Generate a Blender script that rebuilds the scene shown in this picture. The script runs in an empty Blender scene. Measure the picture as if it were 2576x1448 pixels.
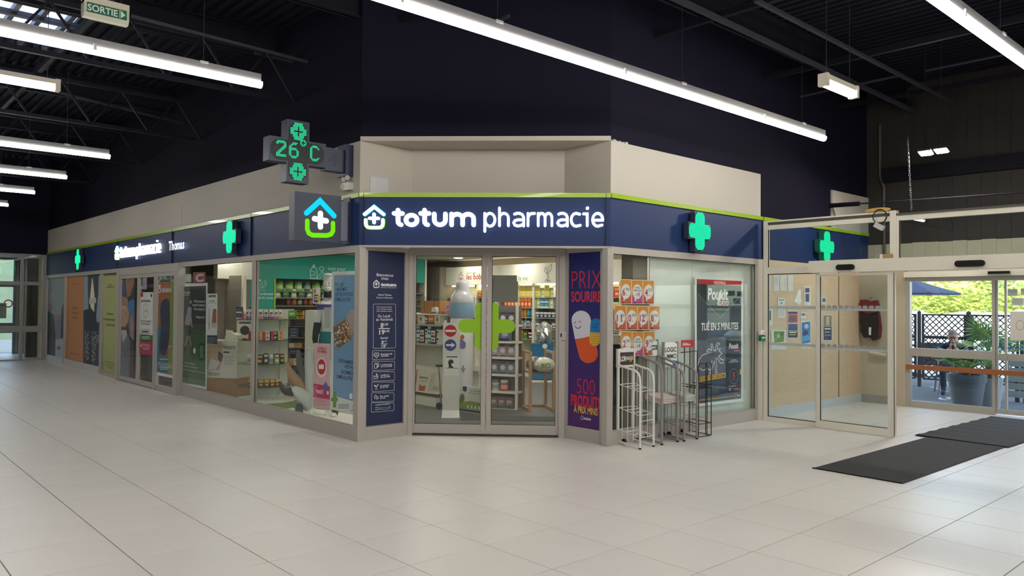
import bpy, bmesh, math, random
from mathutils import Vector, Matrix
import numpy as np

random.seed(7)
scene = bpy.context.scene
COL = scene.collection
PI = math.pi

# ------------------------------------------------------------------ camera
F_PX = 1946.72
CAM = Vector((0.0, 0.0, 1.556))
_yaw, _pitch, _roll = math.radians(42.1546), math.radians(1.20655), math.radians(0.48911)
_f = Vector((math.cos(_pitch) * math.sin(_yaw), math.cos(_pitch) * math.cos(_yaw), math.sin(_pitch)))
_r0 = Vector((math.cos(_yaw), -math.sin(_yaw), 0)); _u0 = _r0.cross(_f)
_r = math.cos(_roll) * _r0 + math.sin(_roll) * _u0
_u = -math.sin(_roll) * _r0 + math.cos(_roll) * _u0
cam_data = bpy.data.cameras.new('camera')
cam_data.sensor_width = 36.0
cam_data.lens = 36.0 * F_PX / 2576.0
cam_data.clip_end = 300
cam = bpy.data.objects.new('camera', cam_data)
COL.objects.link(cam)
M = Matrix((( _r.x, _u.x, -_f.x, CAM.x), (_r.y, _u.y, -_f.y, CAM.y), (_r.z, _u.z, -_f.z, CAM.z), (0, 0, 0, 1)))
cam.matrix_world = M
scene.camera = cam

# ------------------------------------------------------------------ view, world, sun
scene.view_settings.view_transform = 'Standard'
scene.view_settings.look = 'None'
scene.view_settings.gamma = 1.0
scene.view_settings.exposure = 0.0
scene.view_settings.use_curve_mapping = False
scene.cycles.transparent_max_bounces = 24
world = bpy.data.worlds.new('sky'); scene.world = world; world.use_nodes = True
wn = world.node_tree.nodes; wl = world.node_tree.links
bg = wn['Background']
sky = wn.new('ShaderNodeTexSky'); sky.sky_type = 'NISHITA'; sky.sun_disc = False
sky.sun_elevation = math.radians(32); sky.sun_rotation = math.radians(235)
hsv = wn.new('ShaderNodeHueSaturation'); hsv.inputs['Saturation'].default_value = 0.75
wl.new(sky.outputs[0], hsv.inputs['Color']); wl.new(hsv.outputs[0], bg.inputs[0]); bg.inputs[1].default_value = 1.2
sun_d = bpy.data.lights.new('sun', 'SUN'); sun_d.energy = 9.0; sun_d.color = (1.0, 0.9, 0.72); sun_d.angle = 0.01
sun = bpy.data.objects.new('sun', sun_d); COL.objects.link(sun)
sun.rotation_euler = Vector((0.80, 0.30, -0.52)).to_track_quat('-Z', 'Y').to_euler()

LAMP_L = 25.0        # radiance of the hall light lines

# ------------------------------------------------------------------ helpers
def lin(c):
    return tuple(((v / 255.0) / 12.92 if v / 255.0 <= 0.04045 else ((v / 255.0 + 0.055) / 1.055) ** 2.4) for v in c)

MATS = {}
def mat(name, rgb=(128, 128, 128), rough=0.5, metal=0.0, spec=0.5, emit=None, es=0.0, var=0.0, scale=8.0, bump=0.0, coat=0.0, stretch=None):
    """Principled material, colour given in display values; var adds a soft procedural mottling."""
    if name in MATS: return MATS[name]
    m = bpy.data.materials.new(name); m.use_nodes = True
    nt = m.node_tree; b = nt.nodes['Principled BSDF']
    c = lin(rgb) + (1.0,)
    b.inputs['Base Color'].default_value = c
    b.inputs['Roughness'].default_value = rough
    b.inputs['Metallic'].default_value = metal
    b.inputs['Specular IOR Level'].default_value = spec
    if coat: b.inputs['Coat Weight'].default_value = coat
    if emit is not None:
        b.inputs['Emission Color'].default_value = lin(emit) + (1.0,)
        b.inputs['Emission Strength'].default_value = es
    if var or bump:
        tc = nt.nodes.new('ShaderNodeTexCoord'); nz = nt.nodes.new('ShaderNodeTexNoise')
        nz.inputs['Scale'].default_value = scale; nz.inputs['Detail'].default_value = 5
        if stretch:
            mp = nt.nodes.new('ShaderNodeMapping'); mp.inputs['Scale'].default_value = stretch
            nt.links.new(tc.outputs['Object'], mp.inputs[0]); nt.links.new(mp.outputs[0], nz.inputs[0])
        else:
            nt.links.new(tc.outputs['Object'], nz.inputs[0])
        if var:
            hs = nt.nodes.new('ShaderNodeHueSaturation'); hs.inputs['Color'].default_value = c
            mr = nt.nodes.new('ShaderNodeMapRange')
            mr.inputs[3].default_value = 1 - var; mr.inputs[4].default_value = 1 + var
            nt.links.new(nz.outputs[0], mr.inputs[0]); nt.links.new(mr.outputs[0], hs.inputs['Value'])
            nt.links.new(hs.outputs[0], b.inputs['Base Color'])
        if bump:
            bp = nt.nodes.new('ShaderNodeBump'); bp.inputs['Strength'].default_value = bump; bp.inputs['Distance'].default_value = 0.01
            nt.links.new(nz.outputs[0], bp.inputs['Height']); nt.links.new(bp.outputs[0], b.inputs['Normal'])
    MATS[name] = m
    return m

def glow(name, rgb, s):
    """plain emitter for lamps, LEDs and lit letters"""
    if name in MATS: return MATS[name]
    m = bpy.data.materials.new(name); m.use_nodes = True
    nt = m.node_tree; nt.nodes.remove(nt.nodes['Principled BSDF'])
    e = nt.nodes.new('ShaderNodeEmission'); e.inputs[0].default_value = lin(rgb) + (1,); e.inputs[1].default_value = s
    nt.links.new(e.outputs[0], nt.nodes['Material Output'].inputs[0])
    MATS[name] = m
    return m

def glass(name, tint=(250, 253, 252), base=0.035, rough=0.0, amt=0.85):
    """clear pane: transparent with a Schlick mirror term that works from either side"""
    if name in MATS: return MATS[name]
    m = bpy.data.materials.new(name); m.use_nodes = True
    nt = m.node_tree; nt.nodes.remove(nt.nodes['Principled BSDF'])
    t = nt.nodes.new('ShaderNodeBsdfTransparent'); t.inputs[0].default_value = lin(tint) + (1,)
    g = nt.nodes.new('ShaderNodeBsdfGlossy'); g.inputs['Roughness'].default_value = rough
    lw = nt.nodes.new('ShaderNodeLayerWeight'); lw.inputs[0].default_value = 0.5
    pw = nt.nodes.new('ShaderNodeMath'); pw.operation = 'POWER'; pw.inputs[1].default_value = 5
    ma = nt.nodes.new('ShaderNodeMath'); ma.operation = 'MULTIPLY_ADD'; ma.inputs[1].default_value = amt; ma.inputs[2].default_value = base
    mx = nt.nodes.new('ShaderNodeMixShader')
    nt.links.new(lw.outputs['Facing'], pw.inputs[0]); nt.links.new(pw.outputs[0], ma.inputs[0]); nt.links.new(ma.outputs[0], mx.inputs[0])
    nt.links.new(t.outputs[0], mx.inputs[1]); nt.links.new(g.outputs[0], mx.inputs[2])
    nt.links.new(mx.outputs[0], nt.nodes['Material Output'].inputs[0])
    MATS[name] = m
    return m

def pr(P):
    """world point -> photo pixel"""
    d = Vector(P) - CAM; z = d.dot(_f)
    return (1288 + F_PX * d.dot(_r) / z, 724 - F_PX * d.dot(_u) / z)
def ray(x, y): return _f + (x - 1288) / F_PX * _r - (y - 724) / F_PX * _u
def onX(x, y, X): d = ray(x, y); return CAM + d * ((X - CAM.x) / d.x)
def onY(x, y, Y): d = ray(x, y); return CAM + d * ((Y - CAM.y) / d.y)
def onZ(x, y, Z=0.0): d = ray(x, y); return CAM + d * ((Z - CAM.z) / d.z)
def onC(x, y, k): d = ray(x, y); return CAM + d * (k / (d.x + d.y))

WO = {}                      # world origin of every parent
def V3(*a): return Vector(a)

class MB:
    """collects shapes; build() links them as ONE mesh object"""
    def __init__(s): s.v = []; s.f = []; s.m = []; s.mats = []; s.cur = 0
    def use(s, m):
        if m not in s.mats: s.mats.append(m)
        s.cur = s.mats.index(m); return s
    def add(s, vs, fs):
        o = len(s.v); s.v += [tuple(v) for v in vs]
        for f in fs: s.f.append(tuple(i + o for i in f)); s.m.append(s.cur)
        return s
    def box(s, x0, x1, y0, y1, z0, z1):
        if x0 > x1: x0, x1 = x1, x0
        if y0 > y1: y0, y1 = y1, y0
        if z0 > z1: z0, z1 = z1, z0
        return s.add([(x0, y0, z0), (x1, y0, z0), (x1, y1, z0), (x0, y1, z0), (x0, y0, z1), (x1, y0, z1), (x1, y1, z1), (x0, y1, z1)],
                     [(0, 3, 2, 1), (4, 5, 6, 7), (0, 1, 5, 4), (1, 2, 6, 5), (2, 3, 7, 6), (3, 0, 4, 7)])
    def obox(s, c, ax, h):
        """box with centre c, unit axes ax (3), half sizes h"""
        c = Vector(c); a, b, d = [Vector(q) * k for q, k in zip(ax, h)]
        vs = [c + a * i + b * j + d * k for k in (-1, 1) for j in (-1, 1) for i in (-1, 1)]
        return s.add(vs, [(0, 2, 3, 1), (4, 5, 7, 6), (0, 1, 5, 4), (1, 3, 7, 5), (3, 2, 6, 7), (2, 0, 4, 6)])
    def beam(s, p0, p1, w, h, up=(0, 0, 1)):
        """rectangular bar from p0 to p1"""
        p0, p1 = Vector(p0), Vector(p1); d = (p1 - p0); L = d.length; d.normalize()
        u = Vector(up)
        if abs(u.dot(d)) > 0.98: u = Vector((1, 0, 0))
        sd = d.cross(u).normalized(); u2 = sd.cross(d).normalized()
        return s.obox((p0 + p1) / 2, (d, sd, u2), (L / 2, w / 2, h / 2))
    def tube(s, pts, r, n=8, closed=False, caps=True):
        """round tube along a polyline (r a number or one per point)"""
        pts = [Vector(p) for p in pts]; N = len(pts)
        rs = r if isinstance(r, (list, tuple)) else [r] * N
        rings = []; ref = None
        for i, p in enumerate(pts):
            if closed: t = pts[(i + 1) % N] - pts[i - 1]
            elif i == 0: t = pts[1] - p
            elif i == N - 1: t = p - pts[i - 1]
            else: t = (pts[i + 1] - p).normalized() + (p - pts[i - 1]).normalized()
            if t.length < 1e-9: t = Vector((0, 0, 1))
            t.normalize()
            if ref is None:
                ref = Vector((0, 0, 1)) if abs(t.z) < 0.9 else Vector((1, 0, 0))
            a = (ref - t * ref.dot(t))
            if a.length < 1e-6: a = t.orthogonal()
            a.normalize(); ref = a; b = t.cross(a)
            rings.append([p + (a * math.cos(2 * PI * k / n) + b * math.sin(2 * PI * k / n)) * rs[i] for k in range(n)])
        vs = [q for rg in rings for q in rg]; fs = []
        for i in range(N if closed else N - 1):
            j = (i + 1) % N
            for k in range(n): fs.append((i * n + k, i * n + (k + 1) % n, j * n + (k + 1) % n, j * n + k))
        if caps and not closed:
            fs.append(tuple(range(n - 1, -1, -1))); fs.append(tuple((N - 1) * n + k for k in range(n)))
        return s.add(vs, fs)
    def lathe(s, prof, c=(0, 0, 0), n=20, ax=None, caps=True):
        """profile [(r, h)] turned about axis ax (default z) through c"""
        c = Vector(c); az = Vector(ax or (0, 0, 1)).normalized()
        a = az.orthogonal().normalized(); b = az.cross(a)
        vs = []; fs = []
        for r, h in prof:
            for k in range(n):
                t = 2 * PI * k / n; vs.append(c + az * h + (a * math.cos(t) + b * math.sin(t)) * max(r, 1e-4))
        for i in range(len(prof) - 1):
            for k in range(n): fs.append((i * n + k, i * n + (k + 1) % n, (i + 1) * n + (k + 1) % n, (i + 1) * n + k))
        if caps:
            fs.append(tuple(range(n - 1, -1, -1))); L = (len(prof) - 1) * n; fs.append(tuple(L + k for k in range(n)))
        return s.add(vs, fs)
    def prism(s, poly, P, d0, d1):
        """2-D outline mapped by P(u, v, d), extruded from depth d0 to d1"""
        n = len(poly)
        vs = [P(u, v, d0) for u, v in poly] + [P(u, v, d1) for u, v in poly]
        fs = [tuple(range(n - 1, -1, -1)), tuple(range(n, 2 * n))] + [(i, (i + 1) % n, (i + 1) % n + n, i + n) for i in range(n)]
        return s.add(vs, fs)
    def ball(s, c, r, n=10, sc=(1, 1, 1), ax=None):
        c = Vector(c); vs = []; fs = []; m = max(4, n // 2 + 1)
        ax = ax or (Vector((1, 0, 0)), Vector((0, 1, 0)), Vector((0, 0, 1)))
        for i in range(m + 1):
            th = PI * i / m
            for k in range(n):
                ph = 2 * PI * k / n
                vs.append(c + (ax[0] * (math.sin(th) * math.cos(ph) * sc[0]) + ax[1] * (math.sin(th) * math.sin(ph) * sc[1]) + ax[2] * (math.cos(th) * sc[2])) * r)
        for i in range(m):
            for k in range(n): fs.append((i * n + k, (i + 1) * n + k, (i + 1) * n + (k + 1) % n, i * n + (k + 1) % n))
        return s.add(vs, fs)
    def build(s, name, m=None, parent=None, smooth=False, origin=None, angle=40):
        me = bpy.data.meshes.new(name)
        o = WO.get(parent, Vector((0, 0, 0))) if origin is None else Vector(origin)
        ox, oy, oz = o
        me.from_pydata([(x - ox, y - oy, z - oz) for x, y, z in s.v], [], s.f)
        if m is not None:
            me.materials.append(m)
        else:
            for q in s.mats: me.materials.append(q)
            me.polygons.foreach_set('material_index', s.m)
        if smooth:
            me.polygons.foreach_set('use_smooth', [True] * len(me.polygons))
            me.set_sharp_from_angle(angle=math.radians(angle))
        me.update()
        ob = bpy.data.objects.new(name, me); COL.objects.link(ob)
        if parent is not None:
            ob.parent = parent
            WO[ob] = o
        else:
            if origin is not None: ob.location = o
            WO[ob] = o
        return ob

def tag(o, label=None, cat=None, group=None, kind=None):
    if label: o['label'] = label
    if cat: o['category'] = cat
    if group: o['group'] = group
    if kind: o['kind'] = kind
    return o
def thing(name, loc, label, cat, group=None, kind=None):
    o = bpy.data.objects.new(name, None); COL.objects.link(o)
    o.empty_display_size = 0.1
    o.location = loc; WO[o] = Vector(loc)
    return tag(o, label, cat, group, kind)
def struct(name, loc, label):
    o = bpy.data.objects.new(name, None); COL.objects.link(o); o.location = loc; WO[o] = Vector(loc)
    o['kind'] = 'structure'; o['label'] = label
    return o
def copy_tree(o, loc=None, parent=None):
    c = o.copy(); COL.objects.link(c); c.parent = parent
    if loc is not None: c.location = loc; WO[c] = Vector(loc)
    for ch in o.children: copy_tree(ch, None, c)
    return c

# ---- 2-D print on flat panels
def arc(cx, cy, rx, ry, a0, a1, n=12):
    return [(cx + rx * math.cos(math.radians(a0 + (a1 - a0) * i / n)), cy + ry * math.sin(math.radians(a0 + (a1 - a0) * i / n))) for i in range(n + 1)]
def rrect(u0, v0, u1, v1, r, n=4):
    if u0 > u1: u0, u1 = u1, u0
    if v0 > v1: v0, v1 = v1, v0
    return arc(u1 - r, v1 - r, r, r, 0, 90, n) + arc(u0 + r, v1 - r, r, r, 90, 180, n) + arc(u0 + r, v0 + r, r, r, 180, 270, n) + arc(u1 - r, v0 + r, r, r, 270, 360, n)
def stroke(pts, w, closed=False, caps=6):
    """ribbon polygons (list of quads/fans) along a 2-D polyline with round ends"""
    P = [Vector((p[0], p[1])) for p in pts]; n = len(P); h = w / 2; L = []; R = []
    for i in range(n):
        a = P[i] - P[i - 1] if (i > 0 or closed) else P[1] - P[0]
        b = P[(i + 1) % n] - P[i] if (i < n - 1 or closed) else P[i] - P[i - 1]
        if a.length < 1e-9: a = b
        if b.length < 1e-9: b = a
        a.normalize(); b.normalize(); t = a + b
        if t.length < 1e-6: t = b
        t.normalize(); nn = Vector((-t.y, t.x)); c = max(0.5, nn.dot(Vector((-b.y, b.x))))
        L.append(P[i] + nn * h / c); R.append(P[i] - nn * h / c)
    polys = []
    for i in range(n if closed else n - 1):
        j = (i + 1) % n; polys.append([R[i], R[j], L[j], L[i]])
    if not closed and caps:
        for q, d in ((P[0], P[0] - P[1]), (P[-1], P[-1] - P[-2])):
            a0 = math.degrees(math.atan2(d.y, d.x))
            polys.append([Vector(x) for x in arc(q.x, q.y, h, h, a0 - 90, a0 + 90, caps)])
    return polys

_TXT = {}
def text_mesh(body, bold=0.0):
    key = (body, round(bold, 4))
    if key in _TXT: return _TXT[key]
    cu = bpy.data.curves.new('txt', 'FONT'); cu.body = body; cu.size = 1.0; cu.resolution_u = 3; cu.offset = bold
    ob = bpy.data.objects.new('txt', cu)
    me = ob.to_mesh()
    vs = [(v.co.x, v.co.y) for v in me.vertices]; fs = [tuple(p.vertices) for p in me.polygons]
    ob.to_mesh_clear(); bpy.data.objects.remove(ob); bpy.data.curves.remove(cu)
    if vs:
        xs = [v[0] for v in vs]; x0, x1 = min(xs), max(xs)
    else: x0 = x1 = 0
    _TXT[key] = (vs, fs, x0, x1)
    return _TXT[key]

class Panel:
    """flat surface: origin O, unit U to the viewer's right, up Z, outward N.  px() turns a photo pixel into (u, v) on it."""
    n = 0
    def __init__(s, O, U, N):
        s.O = Vector(O); s.U = Vector(U).normalized(); s.N = Vector(N).normalized(); s.V = Vector((0, 0, 1)); s.mb = MB(); s.d = 0.002
    def P(s, u, v, d=0.0): return s.O + s.U * u + s.V * v + s.N * d
    def px(s, x, y):
        d = ray(x, y); t = (s.O - CAM).dot(s.N) / d.dot(s.N); q = CAM + d * t - s.O
        return (q.dot(s.U), q.z)
    def poly(s, pts, m, d=None):
        d = s.d if d is None else d
        Panel.n = (Panel.n + 1) % 100; d += 6e-6 * Panel.n          # overlapping ink never coincides exactly
        s.mb.use(m)
        a = sum(pts[i][0] * pts[(i + 1) % len(pts)][1] - pts[(i + 1) % len(pts)][0] * pts[i][1] for i in range(len(pts)))
        if a < 0: pts = list(reversed(list(pts)))
        s.mb.add([s.P(u, v, d) for u, v in pts], [tuple(range(len(pts)))]); return s
    def rect(s, u0, v0, u1, v1, m, d=None): return s.poly([(u0, v0), (u1, v0), (u1, v1), (u0, v1)], m, d)
    def quad_px(s, pts, m, d=None): return s.poly([s.px(*p) for p in pts], m, d)
    def ellipse(s, u, v, ru, rv, m, d=None, n=24): return s.poly(arc(u, v, ru, rv, 0, 360 - 360 / n, n - 1), m, d)
    def line(s, pts, w, m, d=None, closed=False, caps=5):
        for q in stroke(pts, w, closed, caps): s.poly([(a[0], a[1]) for a in q], m, d)
        return s
    def text(s, body, u, v, size, m, d=None, align='L', sx=1.0, bold=0.0, shear=0.0, width=None):
        """size = cap height in metres; width (if given) squeezes the line to that length"""
        d = s.d if d is None else d
        vs, fs, x0, x1 = text_mesh(body, bold)
        k = size / 0.69
        if width: sx = width / max(1e-6, (x1 - x0) * k)
        w = (x1 - x0) * k * sx; off = {'L': 0, 'C': -w / 2, 'R': -w}[align]
        s.mb.use(m)
        s.mb.add([s.P(u + off + (x - x0) * k * sx + y * k * shear, v + y * k, d) for x, y in vs], fs); return s
    def board(s, u0, v0, u1, v1, m, d0=0.0, d1=0.0015):
        s.mb.use(m); s.mb.prism([(u0, v0), (u1, v0), (u1, v1), (u0, v1)], s.P, d0, d1); return s
    def flush(s, name, parent, origin=None):
        if not s.mb.v: return None
        o = s.mb.build(name, None, parent, origin=origin); s.mb = MB(); return o
ORD = ('first second third fourth fifth sixth seventh eighth ninth tenth eleventh twelfth thirteenth fourteenth fifteenth sixteenth seventeenth eighteenth nineteenth twentieth').split() + ['twenty-' + w for w in 'first second third fourth fifth sixth seventh eighth ninth'.split()]
# ------------------------------------------------------------------ key planes
XL, YR, K, KD = 4.57, 5.63, 12.195, 12.91       # left shop front, right shop front, chamfered sign line, recessed door line
Z_SIGN0, Z_SIGN1, Z_GREEN, Z_TOP, Z_CEIL = 2.21, 2.75, 2.80, 3.39, 5.2
Y_END, X_PART, X_EAST, X_CLAD = 23.3, 9.69, 12.88, 13.2
A = Vector((XL, K - XL, 0)); B = Vector((K - YR, YR, 0)); A2 = Vector((KD - 7.625, 7.625, 0)); B2 = Vector((6.565, KD - 6.565, 0))
NC = Vector((-1, -1, 0)).normalized(); UC = Vector((1, -1, 0)).normalized()
def yL(px, X=XL): return onX(px, 820, X).y
def xR(px, Y=YR): return onY(px, 820, Y).x

m_tile = mat('porcelain floor tile', (219, 213, 206), 0.36, spec=0.5, var=0.035, scale=1.3)
m_grout = mat('floor grout', (128, 120, 110), 0.85)
m_white = mat('painted plaster', (187, 180, 168), 0.7, var=0.02, scale=2.0)
m_dark = mat('dark painted metal deck', (34, 33, 45), 0.7, spec=.08, var=0.12, scale=1.5)
m_darkwall = mat('dark navy painted wall', (29, 27, 41), 0.75, spec=.06, var=0.06, scale=0.8)
m_beam = mat('dark painted steel', (30, 29, 38), 0.6, spec=.12, var=0.1, scale=3)
m_alu = mat('brushed aluminium frame', (178, 171, 163), 0.42, spec=0.4, var=0.02, scale=5)
m_alud = mat('shadow gap rubber', (38, 36, 36), 0.6)
m_blue = mat('navy composite sign panel', (26, 48, 94), 0.5, spec=.35)
m_bluej = mat('navy panel joint', (16, 24, 46), 0.5)
m_green = mat('lime green trim', (153, 186, 28), 0.28, coat=0.3)
m_cream = mat('cream painted aluminium', (226, 220, 204), 0.4, var=0.015, scale=4)
m_glass = glass('clear pane', amt=0.8)
m_glass2 = glass('vestibule pane', (240, 246, 246), amt=0.8)

# ------------------------------------------------------------------ floor
floor = MB().box(-9, X_EAST + .02, -7, Y_END + 3, -0.06, -0.004).build('floor', m_grout)
tag(floor, 'pale beige square floor tiles of the mall hall', kind='structure')
TX0, TY0, TS, GAP = 0.268, 0.235, 0.6, 0.006
def hall(x, y):
    if x < -9 or x > X_EAST or y < -7 or y > Y_END + 2.9: return False
    if x < XL and y < Y_END + 2.9: return True
    if y < YR: return True
    return x + y < KD and y < 7.625 and x < 6.565
tm = MB(); h = TS / 2 - GAP / 2; c = 0.0012
tm.add([(-h, -h, -.009), (h, -h, -.009), (h, h, -.009), (-h, h, -.009), (-h, -h, -c), (h, -h, -c), (h, h, -c), (-h, h, -c),
        (-h + c, -h + c, 0), (h - c, -h + c, 0), (h - c, h - c, 0), (-h + c, h - c, 0)],
       [(0, 1, 5, 4), (1, 2, 6, 5), (2, 3, 7, 6), (3, 0, 4, 7), (4, 5, 9, 8), (5, 6, 10, 9), (6, 7, 11, 10), (7, 4, 8, 11), (8, 9, 10, 11)])
cells = []
for i in range(-17, 23):
    for j in range(-14, 45):
        x, y = TX0 + (i + .5) * TS, TY0 + (j + .5) * TS
        cor = [(x + a * TS / 2, y + b * TS / 2) for a in (-1, 1) for b in (-1, 1)]
        if not any(hall(*q) for q in cor): continue
        d = Vector((x, y, 0)) - CAM; vis = False
        if d.dot(_f) > 0.8:
            vis = any(-30 < pr((qx, qy, 0))[0] < 2606 and pr((qx, qy, 0))[1] < 1475 for qx, qy in cor if (Vector((qx, qy, 0)) - CAM).dot(_f) > .3)
        cells.append((0 if vis and hall(x, y) else 1, d.length, x, y))
cells.sort()
proto = None; rest = MB()
for n, (vis, dd, x, y) in enumerate(cells):
    if n < 300:
        if proto is None:
            o = tm.build('tile', m_tile, floor); proto = o
        else:
            o = proto.copy(); COL.objects.link(o); o.parent = floor
        o.location = (x, y, 0)
    else:
        rest.add([(a + x, b + y, z) for a, b, z in tm.v], tm.f)
o = rest.build('tile_field', m_tile, floor); o['kind'] = 'stuff'

# ------------------------------------------------------------------ ceiling, roof steel
ceil = struct('ceiling', (0, 0, Z_CEIL), 'dark corrugated roof deck over the mall hall')
# a rooflight opening over the far left of the hall
_q = onZ(150, 85, 5.2); RX0, RX1, RY0, RY1 = _q.x - 1.9, _q.x + .1, _q.y - .9, _q.y + .9
dk = MB()
for (x0, x1, y0, y1) in ((-9.2, RX0, -7.2, 24), (RX1, 13.5, -7.2, 24), (RX0, RX1, -7.2, RY0), (RX0, RX1, RY1, 24)):
    dk.box(x0, x1, y0, y1, Z_CEIL + .05, Z_CEIL + .2)
for i in range(150):                           # deck ribs run along y
    x = -9.1 + i * 0.15
    if RX0 - .1 < x < RX1:
        dk.box(x, x + .07, -7.2, RY0, Z_CEIL, Z_CEIL + .05); dk.box(x, x + .07, RY1, 24, Z_CEIL, Z_CEIL + .05)
    else: dk.box(x, x + .07, -7.2, 24, Z_CEIL, Z_CEIL + .05)
dk.build('roof_deck', m_dark, ceil)
for y in (-4.2, -1.4, 2.35, 5.0, 7.75, 9.9, 14.0, 17.3, 20.5):
    b = MB(); b.box(-9, 13.2, y - .06, y + .06, 4.82, 4.845); b.box(-9, 13.2, y - .06, y + .06, 5.155, 5.18); b.box(-9, 13.2, y - .012, y + .012, 4.82, 5.18)
    b.build('beam', m_beam, ceil)
for x in (-6, -3.2, -0.4, 2.3, 4.9, 7.4, 9.9, 12.2):
    MB().box(x - .03, x + .03, -7, 23.3, 4.74, 4.81).build('purlin', m_beam, ceil)
# slender roof bars seen against the deck
m_bar = mat('dull grey roof bar', (60, 60, 68), .6, spec=.15)
for (a, b, z, w_) in (((1560, -70), (2395, 325), 4.72, .05), ((1900, 0), (2560, 342), 4.72, .04), ((1100, 435 - 0), (1100, 434), 4.7, .0), ((1840, 280), (2260, 191), 4.7, .025), ((2330, 178), (2576, 128), 4.7, .02), ((640, 132), (1090, 238), 4.7, .03), ((1280, 40), (640, 318), 4.7, .03), ((330, 40), (1000, 215), 4.6, .03), ((0, 195), (760, 385), 4.55, .03)):
    if w_: MB().beam(onZ(*a, z), onZ(*b, z), w_, w_).build('roof_bar', m_bar, ceil)
# lattice trusses over the left hall
for y in (9.3, 12.55, 15.6, 18.9):
    t = MB(); t.beam((-9, y, 4.72), (4.5, y, 4.72), .05, .05); t.beam((-9, y, 4.15), (4.5, y, 4.15), .05, .05)
    for i in range(17):
        x = -9 + i * .8
        t.beam((x, y, 4.15), (x + .4, y, 4.72), .025, .025); t.beam((x + .4, y, 4.72), (x + .8, y, 4.15), .025, .025)
    t.build('truss', m_beam, ceil)
m_rl = mat('rooflight bar', (60, 62, 68), .5)
rl = MB()
for i in range(7): x = RX0 + .05 + i * .3; rl.box(x, x + .06, RY0, RY1, Z_CEIL - .02, Z_CEIL + .06)
for i in range(3): y = RY0 + .35 + i * .5; rl.box(RX0, RX1, y, y + .08, Z_CEIL - .05, Z_CEIL + .02)
rl.build('rooflight_bars', m_rl, ceil)
m_opal = mat('frosted rooflight sheet', (200, 212, 225), 0.9)
def _trans(m, f=.6):
    nt = m.node_tree; p = nt.nodes['Principled BSDF']; t = nt.nodes.new('ShaderNodeBsdfTransparent'); x = nt.nodes.new('ShaderNodeMixShader'); x.inputs[0].default_value = f
    nt.links.new(p.outputs[0], x.inputs[1]); nt.links.new(t.outputs[0], x.inputs[2]); nt.links.new(x.outputs[0], nt.nodes['Material Output'].inputs[0])
_nt = m_opal.node_tree; _tl = _nt.nodes.new('ShaderNodeBsdfTranslucent'); _tl.inputs[0].default_value = lin((200, 212, 225)) + (1,); _nt.links.new(_tl.outputs[0], _nt.nodes['Material Output'].inputs[0])
MB().box(RX0, RX1, RY0, RY1, Z_CEIL + .1, Z_CEIL + .115).build('rooflight_sheet', m_opal, ceil)

# ------------------------------------------------------------------ hall shell that closes the space behind the camera
m_shell = mat('far shop wall', (150, 144, 134), 0.7, var=.05, scale=.6)
tag(MB().box(-9.2, -9, -7.2, 24, -.06, Z_CEIL + .2).build('wall_west', m_shell), 'plain beige wall on the far side of the hall', kind='structure')
tag(MB().box(-9.2, 13.4, -7.2, -7, -.06, Z_CEIL + .2).build('wall_south', m_shell), 'plain beige wall behind the viewer', kind='structure')

# ------------------------------------------------------------------ white parapet walls over the shop fascia
w = MB(); w.box(XL, XL + .16, A.y, Y_END, Z_GREEN + .001, Z_TOP); wl_ = w.build('wall_left', m_white)
tag(wl_, 'grey white plaster band above the left fascia', kind='structure')
MB().box(XL - .006, XL, 13.3, 22.9, Z_GREEN + .0, 3.17).build('overlay_panel', m_white, wl_)
w = MB(); w.box(B.x, 9.735, YR, YR + .16, Z_GREEN + .001, Z_TOP)
for cx, dz in ((6.63, .05), (6.66, .03), (6.72, .035), (6.78, .028), (6.84, .05)):
    w.box(cx - .02, cx + .02, YR - .001, YR + .1, Z_TOP, Z_TOP + dz * .4)
wr_ = w.build('wall_right', m_white); tag(wr_, 'bright white plaster band above the right fascia', kind='structure')
# chamfered recess over the entrance: side cheeks, back wall and soffit
w = MB()
w.box(XL + .16, A2.x + .1, 7.625, 7.70, Z_SIGN1, Z_TOP); w.box(6.565, 6.64, YR + .16, B2.y + .1, Z_SIGN1, Z_TOP)
mid = (A2 + B2) / 2; L = (B2 - A2).length
w.obox((mid.x - NC.x * .04, mid.y - NC.y * .04, (Z_SIGN0 + Z_TOP) / 2), (UC, NC, (0, 0, 1)), (L / 2 + .02, .04, (Z_TOP - Z_SIGN0) / 2))
w.add([(A.x, A.y, Z_TOP - .001), (A2.x, A2.y, Z_TOP - .001), (B2.x, B2.y, Z_TOP - .001), (B.x, B.y, Z_TOP - .001),
       (A.x, A.y, Z_TOP + .05), (A2.x, A2.y, Z_TOP + .05), (B2.x, B2.y, Z_TOP + .05), (B.x, B.y, Z_TOP + .05)],
      [(0, 1, 2, 3), (7, 6, 5, 4), (0, 3, 7, 4), (1, 0, 4, 5), (2, 1, 5, 6), (3, 2, 6, 7)])
we_ = w.build('wall_entrance', m_white); tag(we_, 'cream plaster recess above the entrance sign', kind='structure')
m_hatch = mat('grey access plate', (196, 194, 196), .5)
hp = MB().use(m_hatch).box(4.70, 4.94, 7.612, 7.625, Z_GREEN, 3.0).build('access_plate', m_hatch); tag(hp, 'pale grey access plate on the recess wall above the entrance', 'panel')
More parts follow.
